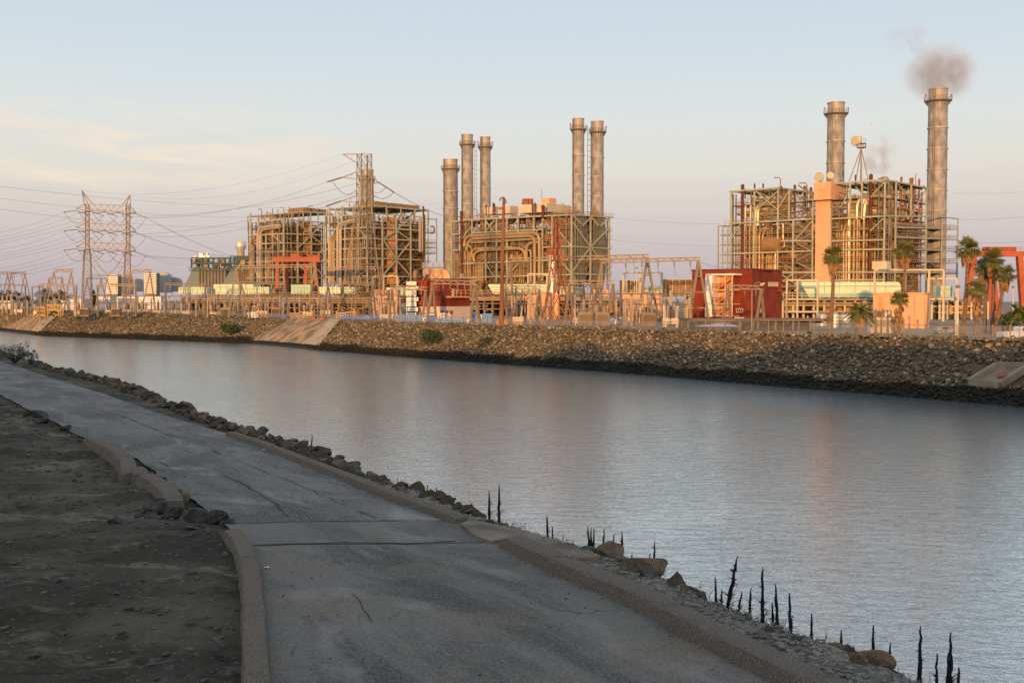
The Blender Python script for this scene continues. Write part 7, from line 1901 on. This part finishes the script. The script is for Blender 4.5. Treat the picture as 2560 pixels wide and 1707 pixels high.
# cooling fan transformer group by the date palm
f = xface(2195, 132)
for k, x in enumerate((1575, 1670, 1770, 1880)):
    p = ground_at(f.pt(q4(x, 750))); rt = thing('cooler_bank', ('first', 'second', 'third', 'fourth')[k] + ' fan cooler from the date palm towards the peach wall', 'cooler', p, 'fan coolers beside the date palm'); mb = MB()
    z0, z1_ = f.pt(q4(x, 780)).z, f.pt(q4(x, 615)).z; mb.obox(Vector((p.x - .24, p.y, GZ)), Vector((.48, 0, 0)), Vector((0, 1.2, 0)), ZU * (z1_ - GZ)); mb.build('housing', M['cream'], rt)
    for y in (675, 735):
        c = f.off(-.02).pt(q4(x, y)); mb = MB(); mb.tube([c, c + Vector((0, -.08, 0))], .19, 14); fan = mb.build('fan', M['dark'], rt, smooth=True); mb = MB(); mb.tube([c + Vector((0, -.09, 0)), c + Vector((0, -.13, 0))], .07, 8)
        for q_ in range(4): a_ = q_ * .785; d_ = Vector((math.cos(a_), 0, math.sin(a_))) * .18; mb.bar(c + d_ + Vector((0, -.10, 0)), c - d_ + Vector((0, -.10, 0)), .03)
        mb.build('guard', M['cream'], fan)
rt = thing('transformer', 'large transformer with tall bushings behind the fan coolers', 'transformer', ground_at(D(2205, 750, 137))); mb = MB(); f = xface(2205, 137); fbox(mb, f, q4(1560, 600), q4(1920, 640), 2.4); fbox(mb, f.off(.3), q4(1600, 640), q4(2100, 850), 2); mb.build('tank', M['casing_tan'], rt)
for x in (1625, 1745): mb = MB(); a, b = f.off(1).pt(q4(x, 610)), f.off(1).pt(q4(x, 460)); mb.tube([a, Vector((a.x, a.y, b.z))], [.16, .05], 8); mb.build('bushing', M['porc_d'], rt, smooth=True)
for x0, x1 in ((1780, 1815), (1830, 1890)): mb = MB(); fbox(mb, f.off(.5), q4(x0, 490), q4(x1, 600), 1); mb.build('control_cabinet', M['cream'], rt)
# blue tanks and sheets on the crest
def container(label, px0, px1, py0, Y, depth, mt, ribs=10, emblem=None, sheet=False, ang=0.0, doors=False):
    f = xface((px0 + px1) / 2, Y, ang); a, b = f.pt((px0, py0)), f.pt((px1, py0)); b.z = a.z; gz = GZ + (.3 if Y < 180 else .0)
    rt = thing('storage_container' if not sheet else 'covered_stack', label, 'container' if not sheet else 'covered stack', Vector(((a.x + b.x) / 2, a.y, GZ))); mb = MB()
    if sheet:
        n = 12; prof = [Vector((a.x, a.y, GZ)), Vector((b.x, b.y, GZ))] + [b.lerp(a, k / n) - ZU * (.45 * rn.random() + (.9 if k in (0, n) else 0)) for k in range(n + 1)]
        mb.prism(prof, f.n * depth); mb.build('sheet', M[mt], rt)
    else:
        mb.obox(Vector((a.x, a.y, GZ)), Vector((b.x - a.x, b.y - a.y, 0)), f.n * depth, ZU * (a.z - GZ)); mb.build('body', M[mt], rt); mb = MB()
        for k in range(ribs + 1):
            p = a.lerp(b, k / ribs); mb.bar(Vector((p.x, p.y, GZ + .1)) - f.n * .06, p - f.n * .06 - ZU * .05, .14)
        mb.bar(a - f.n * .08, b - f.n * .08, .16); mb.build('rib', M[mt], rt)
    for (x, y, r_) in emblem or ():
        c = f.off(-.25).pt((x, y)); rr_ = r_ * Y / F_PX; mb = MB(); mb.tube([c, c + Vector((0, -.06, 0))], rr_, 18); e_ = mb.build('emblem', M['white'], rt)
        mb = MB(); pts = [c + Vector((rr_ * .35 * math.cos(t_) + rr_ * .05, -.08, rr_ * .62 * math.sin(t_) + rr_ * .1 * math.cos(t_))) for t_ in [k * .5 for k in range(13)]]
        mb.prism(pts, Vector((0, -.02, 0))); mb.build('emblem_mark', M['dark'], e_)
    return rt
container('low bright blue sheeted stack left of the sand ramp', 622, 722, 787, 252, 5, 'blue', sheet=True); container('faded blue sheeted stack at the head of the sand ramp', 735, 790, 788, 250, 4, 'blue_pale', sheet=True)
container('low bright blue sheeted stack right of the sand ramp', 848, 932, 788, 222, 5, 'blue', sheet=True); container('small bright blue container beside the central tower foot', 942, 961, 786, 214, 3, 'blue', 4)
container('faded blue ribbed container with a round white emblem', 985, 1066, 789, 203, 4, 'blue_pale', 12, [(1062, 799, 5.5)]); container('bright blue container end right of the emblem container', 1068, 1088, 789, 204, 4, 'blue', 4)
container('low very pale blue container with an emblem near its right end', 1086, 1178, 797, 195, 4, 'blue_pale', 6, [(1173, 803, 5.5)]); container('pale blue container with a small dark emblem', 1178, 1206, 786, 196, 4, 'blue_pale', 5, [(1201, 791, 4)]); container('blue container with upright door bars nearest the wood pole', 1207, 1229, 785, 194, 4, 'blue_pale', 4, ())
container('low tan concrete block wall right of the wood pole', 1242, 1310, 801, 178, 1.2, 'peach_d', 5)
# barriers at the sand ramps
def barrier(label, px0, px1, py, Y, mt):
    f = xface((px0 + px1) / 2, Y); a, b = f.pt((px0, py)), f.pt((px1, py)); b.z = a.z; rt = thing('pipe_barrier', label, 'barrier', Vector(((a.x + b.x) / 2, a.y, GZ))); n = max(3, int((px1 - px0) / 6))
    for k in range(3): mb = MB(); h = (a.z - GZ) * (1 - .4 * k); mb.bar(Vector((a.x, a.y, GZ + h)), Vector((b.x, b.y, GZ + h)), .16); mb.build('bar', M[mt], rt)
    for k in range(n + 1): p = a.lerp(b, k / n); mb = MB(); mb.bar(Vector((p.x, p.y, GZ - .1)), p, .14); mb.build('post', M[mt], rt)
for a in (('white pipe barrier left of the yellow ones', 622, 645, 781, 245, 'white'), ('yellow pipe barrier behind the low blue sheets', 646, 668, 779, 245, 'yellow'), ('yellow pipe barrier left of the right sand ramp gate', 725, 748, 783, 238, 'yellow'), ('second yellow pipe barrier by the right sand ramp gate', 749, 772, 780, 238, 'yellow'),
          ('pale pipe barrier right of the sand ramp gate', 845, 864, 782, 228, 'cream'), ('yellow pipe barrier before the central tower', 865, 890, 780, 228, 'yellow'), ('yellow gate frame at the head of the left sand ramp', 118, 152, 763, 262, 'yellow'), ('white railed pen below the smaller red building', 1095, 1124, 784, 205, 'white'), ('ochre barrier at the far left sand ramp', 92, 112, 768, 262, 'yellow')): barrier(*a)
gt = thing('ramp_gate', 'wire gate between two yellow posts at the head of the right sand ramp', 'gate', ground_at(D(811, 750, 232))); f = xface(811, 232)
for x in (781, 842): mb = MB(); a = f.pt((x, 777)); mb.bar(Vector((a.x, a.y, GZ - .2)), a, .3); mb.build('gate_post', M['yellow'], gt)
mb = MB(); a, b = f.pt((782, 779)), f.pt((841, 779)); b.z = a.z; mb.bar(a, b, .12); mb.bar(a - ZU * 1.2, b - ZU * 1.2, .1); mb.build('gate_bar', M['galvd'], gt)
for px, Y, lb in ((782, 235, 'small rusty crate below the left post of the ramp gate'), (805, 236, 'small rusty crate below the middle of the ramp gate')):
    p = bank_t(px); rt = thing('crate', lb, 'crate', p); mb = MB(); mb.box(p + ZU * .35, 1.0, .8, .7); mb.build('box', M['rust'], rt); mb = MB(); mb.box(p + ZU * .74, 1.1, .9, .08); mb.build('lid', M['wood'], rt)
for q, lb in ((q5(130, 1030), 'concrete stub post on the left edge of the far left ramp'), (q5(662, 1070), 'concrete stub post on the right edge of the far left ramp')):
    p = bank_at(*q); rt = thing('stub_post', lb, 'post', p); mb = MB(); mb.tube([p - ZU * .3, p + ZU * 1.2], .4, 8); mb.build('post', M['conc'], rt, smooth=True); mb = MB(); mb.tube([p + ZU * 1.2, p + ZU * 1.35], .46, 8); mb.build('cap', M['conc'], rt)
# crest fence
fe = thing('chain_link_fence', 'chain link fence along the crest of the far bank', 'fence', bank_t(1900)); PXF = []
px = -60.0
def fpt(px):
    p = bank_t(px); k = 1 + 2.2 / p.xy.length; return Vector((p.x * k, p.y * k, p.z + (GZ - p.z) * min(1, (k - 1) / .2)))
def fh(px): return 1.4 if px > 1690 else 1.2
while px < 2640:
    PXF.append(px); px += float(np.interp(px, [0, 1200, 2560], [22, 30, 44]))
np_ = 0
for px in PXF[-96:]:
    mb = MB(); p = fpt(px); mb.bar(p - ZU * .1, p + ZU * (fh(px) + .12), .09); mb.build('post', M['galvd'] if px < 1900 else M['galv'], fe)
mb = MB(); mr_ = MB()
for a, b in zip(PXF, PXF[1:]):
    p, q = fpt(a), fpt(b); mb.add([p, q, q + ZU * fh(b), p + ZU * fh(a)], [(0, 1, 2, 3)]); mr_.bar(p + ZU * fh(a), q + ZU * fh(b), .05)
mb.build('wire_mesh', M['mesh'], fe); mr_.build('top_rail', M['galvd'], fe)
# concrete outfall on the bank
P4 = [bank_at(*q) for q in ((2427, 960), (2496, 917), (2575, 921), (2502, 968))]; c = sum(P4, Vector()) / 4; rt = thing('storm_outfall', 'sloping concrete storm drain opening in the right part of the bank', 'storm drain', c); mb = MB(); e1 = (P4[3] - P4[0]).normalized(); up_ = (P4[1] - P4[0]).normalized(); nn = e1.cross(up_).normalized()
if nn.z < 0: nn = -nn
for a, b in zip(P4, P4[1:] + P4[:1]): mb.bar(a + nn * .25, b + nn * .25, .5, .6)
mb.build('concrete_rim', M['conc'], rt); mb = MB(); inn = [c + (p - c) * .86 for p in P4]; mb.prism([p + nn * .1 for p in inn], -nn * .3); mb.build('basin_floor', M['conc'], rt)
mb = MB(); q = bank_at(2507, 944); mb.tube([q + nn * .05, q + nn * .32], .42, 14); mb.build('drain_pipe', M['rust'], rt, smooth=True)
# vehicles
def vehicle(name, label, px, Y, paint, kind='car', rz=0.0, z=None, sc=1.0):
    p = D(px, 750, Y); p.z = GZ if z is None else z; rt = thing(name, label, 'truck' if kind == 'pickup' else 'car', p); ca, sa = math.cos(rz), math.sin(rz)
    X = Vector((ca, sa, 0)); Yv = Vector((-sa, ca, 0)); q = lambda x, y, z_: p + X * x + Yv * y + ZU * z_
    prof = {'car': [(-2.2, .3), (2.2, .3), (2.25, .75), (1.3, .95), (.6, 1.45), (-1.1, 1.45), (-1.8, 1.0), (-2.25, .95)], 'pickup': [(-2.6, .45), (2.6, .45), (2.65, 1.05), (1.5, 1.15), (.9, 1.75), (-.3, 1.75), (-.5, 1.15), (-2.65, 1.1)], 'van': [(-2.4, .35), (2.4, .35), (2.45, 1.0), (1.9, 1.2), (1.4, 2.0), (-2.35, 2.0)]}[kind]
    mb = MB(); mb.prism([q(x, -.85, z_) for x, z_ in prof], Yv * 1.7); mb.build('body', M[paint], rt)
    wy = {'car': (1.0, 1.38, -.9, .75), 'pickup': (1.2, 1.65, -.25, .85), 'van': (1.25, 1.85, -2.0, 1.5)}[kind]; mb = MB()
    mb.prism([q(wy[2], -.865, wy[0]), q(wy[3], -.865, wy[0]), q(wy[3] - .45, -.865, wy[1]), q(wy[2] + .1, -.865, wy[1])], Yv * 1.73); mb.build('window', M['glass'], rt)
    for x in (-1.45, 1.45):
        for y in (-.8, .8): mb = MB(); mb.tube([q(x, y - .12, .34), q(x, y + .12, .34)], .34, 14); w_ = mb.build('wheel', M['tyre'], rt, smooth=True); mb = MB(); mb.tube([q(x, y - .135, .34), q(x, y - .125, .34)], .18, 10); mb.build('rim', M['tank'], w_)
    for y in (-.6, .6): mb = MB(); e = prof[2]; mb.box(q(e[0], y, e[1] - .15), .08, .3, .16, rz); mb.build('headlight', M['white'], rt)
    rt.scale = (sc,) * 3
vehicle('pickup_truck', 'white pickup with a dark cab window at the right edge of the crest', 2552, 108, 'car_white', 'pickup', .1, GZ, .8); vehicle('parked_car', 'dark grey car half hidden by the fence left of the short palm', 2364, 128, 'car_grey', 'car', .05, None, .62); vehicle('parked_car', 'white car parked left of the right hand sheds', 1535, 172, 'car_white', 'car', 1.3, None, .8); vehicle('delivery_van', 'pale van parked under the long flat roof', 1850, 158, 'car_white', 'van', 1.3, None, .75); vehicle('pickup_truck', 'pale pickup under the flat roof right of the van', 1897, 158, 'car_white', 'pickup', 1.2, None, .75)
# ------------------------------------------------------------------ palms, bushes, trees
def fan_palm(label, crown, base, r_px, Y, skirt=0.0, seed=0, lean=None, date=False, group='palms at the right of the plant'):
    rnd = random.Random(seed); B = ground_at(D(base[0], 750, Y)); C = D(crown[0], crown[1], Y); R_ = 1.12 * r_px * Y / F_PX; rt = thing('palm_tree', label, 'palm tree', B, group)
    n = 9; pts = [B.lerp(C, k / n) + Vector((math.sin(k / n * 3.0) * .12, 0, 0)) for k in range(n + 1)]; H = (C - B).length
    r0 = .25 if not date else .40; rad = [r0 * (1.35 if k == 0 else 1) * (1 - .35 * k / n) for k in range(n + 1)]; mb = MB(); mb.tube(pts, rad, 9); mb.build('trunk', M['trunk'], rt, smooth=True)
    live, dead = MB(), MB()
    def frond(mbx, az, el, L, w, droop, feather, nl=9):
        d = Vector((math.cos(az) * math.cos(el), math.sin(az) * math.cos(el), math.sin(el))); s_ = Vector((-math.sin(az), math.cos(az), 0))
        if feather:
            P = []; k = 9
            for i in range(k + 1):
                f_ = i / k; P.append(C + d * L * f_ - ZU * droop * L * f_ * f_)
            for i in range(1, k + 1):
                t_ = (P[i] - P[i - 1]).normalized(); ll = L * .30 * math.sin(math.pi * (.12 + .80 * i / k))
                for sg in (-1, 1):
                    q = P[i] + (s_ * sg * .85 + t_ * .55 - ZU * .35).normalized() * ll; mbx.add([P[i - 1], q, P[i]], [(0, 1, 2)])
                    m_ = (P[i - 1] + P[i]) / 2; q2_ = m_ + (s_ * sg * .75 + t_ * .7 - ZU * .2).normalized() * ll * .9; mbx.add([m_, q2_, P[i] + t_ * .03], [(0, 1, 2)])
            mbx.tube(P, [.04, .035, .03, .03, .025, .02, .02, .015, .01, .008], 4)
        else:
            st = C + d * L * .42; mbx.tube([C, st], [.05, .03], 4); up_ = s_.cross(d)
            for i in range(nl):
                a = (i / (nl - 1) - .5) * 2.3; q = st + (d * math.cos(a) + s_ * math.sin(a)) * w * (1 - .15 * abs(a)) - ZU * (droop * w * (.35 + .5 * abs(a)))
                b1 = (d * math.cos(a + .13) + s_ * math.sin(a + .13)) * w * .5; b2 = (d * math.cos(a - .13) + s_ * math.sin(a - .13)) * w * .5; mbx.add([st, st + b1 - ZU * droop * w * .1, q, st + b2 - ZU * droop * w * .1], [(0, 1, 2, 3)])
    if date:
        for _ in range(64): frond(live, rnd.uniform(0, 6.28), rnd.uniform(-.25, 1.35), R_ * rnd.uniform(1.0, 1.25), 0, rnd.uniform(.45, .8), True)
    else:
        for _ in range(66):
            el = math.asin(rnd.uniform(-.55, 1.0)); frond(live, rnd.uniform(0, 6.28), el, R_ * rnd.uniform(.75, 1.45), R_ * rnd.uniform(.55, .80), .25 + .45 * (el < .2), False, 8)
    nd = 14 if not skirt else 80
    for _ in range(nd):
        az = rnd.uniform(0, 6.28); h = rnd.random() * max(skirt, R_ * .5); p = C - ZU * (h + R_ * .15) + Vector((math.cos(az), math.sin(az), 0)) * .25; L = R_ * rnd.uniform(.5, .8)
        o_ = Vector((math.cos(az), math.sin(az), 0)) * R_ * rnd.uniform(.16, .36) * (1.0 - .5 * h / max(skirt, R_)); t_ = Vector((-math.sin(az), math.cos(az), 0)) * R_ * .16
        dead.add([p, p + o_ - ZU * L * .5 + t_, p + o_ * .9 - ZU * L, p + o_ - ZU * L * .5 - t_], [(0, 1, 2, 3)])
    live.build('crown', M['palm'], rt); dead.build('dead_fronds', M['palm_dead'], rt); return rt
fan_palm('tall slim fan palm in front of the peach lift tower', (2083, 640), (2076, 834), 25, 126, 1.2, 1)
fan_palm('fan palm showing above the roof of the large peach wall', (2262, 628), (2256, 834), 25, 172, 1.6, 2)
fan_palm('stout fan palm with a thick dead skirt before the peach wall', (2248, 748), (2251, 834), 22, 128, 4.2, 3)
fan_palm('low feathery date palm left of the fan coolers', (2149, 778), (2146, 832), 34, 128, 0, 4, date=True)
fan_palm('tallest fan palm left of the red gantry crane', (2419, 622), (2408, 840), 29, 122, 1.0, 5)
fan_palm('short fan palm with a pale straw skirt near the right edge', (2443, 722), (2440, 840), 23, 120, 2.6, 6)
fan_palm('left of three clustered fan palms before the red crane', (2460, 668), (2463, 832), 23, 130, 1.0, 7)
fan_palm('middle and highest of three clustered fan palms before the red crane', (2483, 648), (2480, 832), 26, 127, 1.0, 8)
fan_palm('leaning right one of three clustered fan palms', (2511, 684), (2487, 834), 25, 124, 1.2, 9)
def banana(label, px0, px1, py0, Y, seed):
    rnd = random.Random(seed); f = xface((px0 + px1) / 2, Y); B = ground_at(f.P); rt = thing('banana_plant', label, 'banana plant', B, 'broad leaved plants at the right edge'); W_ = (px1 - px0) * Y / F_PX; H = f.pt((px0, py0)).z - GZ; mb, st = MB(), MB()
    for _ in range(11):
        b0 = B + Vector((rnd.uniform(-.4, .4) * W_, rnd.uniform(-.5, .5) * W_, 0)); t0 = b0 + Vector((rnd.uniform(-.3, .3), rnd.uniform(-.3, .3), H * rnd.uniform(.35, .7))); st.tube([b0, t0], [.14, .07], 6)
        for _ in range(8):
            az = rnd.uniform(0, 6.28); el = rnd.uniform(.2, 1.3); L = H * rnd.uniform(.3, .5); d = Vector((math.cos(az) * math.cos(el), math.sin(az) * math.cos(el), math.sin(el))); s_ = Vector((-math.sin(az), math.cos(az), 0)); k = 6; P = [t0 + d * L * i / k - ZU * .55 * L * (i / k) ** 2 for i in range(k + 1)]; vv = []
            for i, p in enumerate(P): w = .18 * L * math.sin(math.pi * (.08 + .88 * i / k)) * rnd.uniform(.75, 1.1); vv += [p - s_ * w - ZU * w * .3, p, p + s_ * w - ZU * w * .3]
            mb.add(vv, [(3 * i + j, 3 * i + j + 1, 3 * i + j + 4, 3 * i + j + 3) for i in range(k) for j in (0, 1)])
    st.build('stem', M['trunk'], rt, smooth=True); mb.build('leaf', M['banana'], rt)
banana('dark broad leaved clump between the palm trunks', 2490, 2535, 772, 127, 1); banana('bright broad leaved plant nearer the fence at the right edge', 2512, 2560, 778, 120, 2); banana('tallest broad leaved plant at the very right edge', 2532, 2590, 748, 128, 3)
def on_bank(px, py): return bank_at(px, py)
p = on_bank(575, 838); shrub('bank_shrub', 'round dark green bush on the far bank left of the sand ramp', 'bush', p, 50 * p.y / F_PX, 34 * p.y / F_PX, 1500, .22, M['leaf'], seed=1)
p = on_bank(1077, 862); shrub('bank_shrub', 'bright green bush on the far bank below the blue containers', 'bush', p, 56 * p.y / F_PX, 40 * p.y / F_PX, 1500, .16, M['leaf'], seed=2)
p = on_bank(1210, 868); shrub('bank_shrub', 'faint low olive bush on the far bank below the wood pole', 'bush', p, 50 * p.y / F_PX, 30 * p.y / F_PX, 420, .13, M['leaf_dry'], seed=3)
p = ground_at(D(135, 750, 262)); p.z = bank_t(135).z - 1; shrub('bank_shrub', 'small green bush at the head of the far left ramp', 'bush', p, 2.6, 1.8, 400, .18, M['leaf'], seed=4)
p = G(36, 908, RZ); shrub('near_bush', 'twiggy olive bush by the water at the upper left road edge', 'bush', p, 120 * p.y / F_PX, 52 * p.y / F_PX, 1900, .055, M['leaf_dry'], seed=5, stems=22)
p = G(78, 912, RZ); shrub('near_bush', 'sparse small bush right of the larger twiggy one', 'bush', p, 50 * p.y / F_PX, 40 * p.y / F_PX, 320, .05, M['leaf_dry'], seed=6, stems=14)
def tree(label, px, py_top, w_px, Y, seed, leaf='leaf_dark'):
    rnd = random.Random(seed); B = ground_at(D(px, 750, Y)); H = D(px, py_top, Y).z - GZ; W_ = w_px * Y / F_PX; rt = thing('shade_tree', label, 'tree', B, 'trees beyond the switchyard'); mb = MB()
    mb.tube([B, B + ZU * H * .45], [.035 * H, .02 * H], 8)
    for _ in range(6): q = B + Vector((rnd.uniform(-.35, .35) * W_, rnd.uniform(-.2, .2) * W_, H * rnd.uniform(.55, .85))); mb.tube([B + ZU * H * .35, q], [.018 * H, .006 * H], 6)
    mb.build('trunk', M['bark'], rt, smooth=True); mb = MB(); leaves(mb, B + ZU * H * .6, W_ / 2, W_ / 2, H * .42, 1700, H * .035, rnd, clumps=22); mb.build('crown', M[leaf], rt)
for a in (('dark tree at the far left edge behind the gantries', 4, 728, 40, 430, 1), ('second dark tree behind the far left gantries', 22, 723, 30, 425, 2), ('low dark tree right of the far left gantries', 44, 728, 34, 430, 3), ('wide green tree behind the bright orange gantry', 110, 720, 62, 400, 4), ('dark tree right of the wide green one', 148, 722, 40, 405, 5), ('small tree seen between the pylon legs', 236, 722, 16, 415, 6), ('low round tree right of the low dark one', 68, 736, 26, 420, 7)): tree(*a)
# pelican-still gull
p = D(2177, 314, 260); rt = thing('gull', 'pale gull gliding above the right boiler roof', 'bird', p); mb = MB()
mb.tube([p + Vector((-.32, 0, .02)), p + Vector((-.2, 0, .05)), p, p + Vector((.28, 0, -.02)), p + Vector((.42, 0, -.01))], [.03, .09, .12, .07, .02], 8); mb.ball(p + Vector((.40, 0, .04)), .075, 8, 6); mb.tube([p + Vector((.46, 0, .03)), p + Vector((.56, 0, .0))], [.02, .005], 5); bd = mb.build('body', M['gull'], rt, smooth=True)
for sg in (-1, 1):
    mb = MB(); rtp, mid, tip = p + Vector((.05, .06 * sg, .06)), p + Vector((0, .5 * sg, .36)), p + Vector((-.25, .95 * sg, .30)); c_ = Vector((-.24, 0, -.02)); th = ZU * .025
    mb.prism([rtp, mid, mid + c_], th); mb.prism([rtp, mid + c_, rtp + c_ * 1.1], th); mb.prism([mid, tip, mid + c_], th); mb.build('wing', M['gull'], rt)

# ------------------------------------------------------------------ unseen ridge added behind the viewer to shade the near bank
mb = MB(); vv = []; ax = Vector((-SUN_DIR.y, SUN_DIR.x, 0)); ii = list(range(-90, 91))
for i in ii:
    s = i * 5.0
    hgt = 20.2 + 1.2 * mnoise.noise(Vector((s * .07, 0, 0))) + 2.2 * mnoise.noise(Vector((s * .13, 3, 0))) + .8 * mnoise.noise(Vector((s * .4, 5, 0)))
    for d, k in ((34, 0.0), (44, .5), (54, .88), (60, 1.0), (66, .9), (90, .35), (120, 0)): p = SUN_DIR * d + ax * s; vv.append((p.x, p.y, RZ - .8 + (hgt - RZ + .8) * k))
mb.add(vv, [(i * 7 + j, (i + 1) * 7 + j, (i + 1) * 7 + j + 1, i * 7 + j + 1) for i in range(len(ii) - 1) for j in range(6)])
tag(mb.build('added_shade_ridge', M['dirt'], smooth=True), kind='structure')

# ------------------------------------------------------------------ smoke
def smoke(name, label, px, py, Y, rx, ry, rz_, dens, colr, seed, sc, lo=.42, hi=.62):
    c = D(px, py, Y); mb = MB(); mb.ball(c, 1.0, 20, 14, (rx, ry, rz_)); m = bpy.data.materials.new(name + '_vapour'); m.use_nodes = True; nt = m.node_tree; nt.nodes.clear(); N = lambda t, **k: _node(nt, t, k)
    out = N('ShaderNodeOutputMaterial'); pv = N('ShaderNodeVolumePrincipled'); pv.inputs['Color'].default_value = colr + (1,); pv.inputs['Anisotropy'].default_value = .1
    t = N('ShaderNodeTexCoord'); mp_ = N('ShaderNodeMapping'); mp_.inputs['Location'].default_value = (seed * 3.1, seed * 1.7, 0); nt.links.new(t.outputs['Object'], mp_.inputs[0])
    nz_ = N('ShaderNodeTexNoise', i_Scale=sc, i_Detail=5.0, i_Roughness=.55, i_Distortion=.5); nt.links.new(mp_.outputs[0], nz_.inputs['Vector'])
    m2 = N('ShaderNodeMapping'); m2.inputs['Scale'].default_value = (1 / rx, 1 / ry, 1 / rz_); nt.links.new(t.outputs['Object'], m2.inputs[0]); ln = N('ShaderNodeVectorMath'); ln.operation = 'LENGTH'; nt.links.new(m2.outputs[0], ln.inputs[0])
    fall = rng(nt, N, ln.outputs['Value'], .15, .98, 1, 0); ns = rng(nt, N, nz_.outputs['Fac'], lo, hi, 0, 1)
    mu = N('ShaderNodeMath'); mu.operation = 'MULTIPLY'; nt.links.new(fall, mu.inputs[0]); nt.links.new(ns, mu.inputs[1]); mu2 = N('ShaderNodeMath'); mu2.operation = 'MULTIPLY'; mu2.inputs[1].default_value = dens; nt.links.new(mu.outputs[0], mu2.inputs[0])
    nt.links.new(mu2.outputs[0], pv.inputs['Density']); nt.links.new(pv.outputs[0], out.inputs['Volume']); o = mb.build(name, m, loc=c, smooth=True); tag(o, label, 'smoke', kind='stuff')
K = 322 / F_PX
smoke('smoke', 'mauve smoke puff over the tall right chimney', 2350, 183, 322, 106 * K, 80 * K, 90 * K, .32, (.82, .79, .85), 1, .16, .33, .60)
smoke('smoke', 'faint torn wisp left above the main smoke puff', 2272, 100, 322, 80 * K, 50 * K, 52 * K, .10, (.8, .76, .8), 2, .2, .38, .66)
smoke('smoke', 'thin curling vapour right of the roof mast', 2190, 408, 300, 52 * K, 28 * K, 46 * K, .40, (.8, .78, .84), 3, .3, .40, .62)
smoke('smoke', 'pale upper shred of vapour right of the roof mast', 2205, 368, 300, 60 * K, 26 * K, 38 * K, .26, (.8, .78, .84), 4, .28, .42, .64)
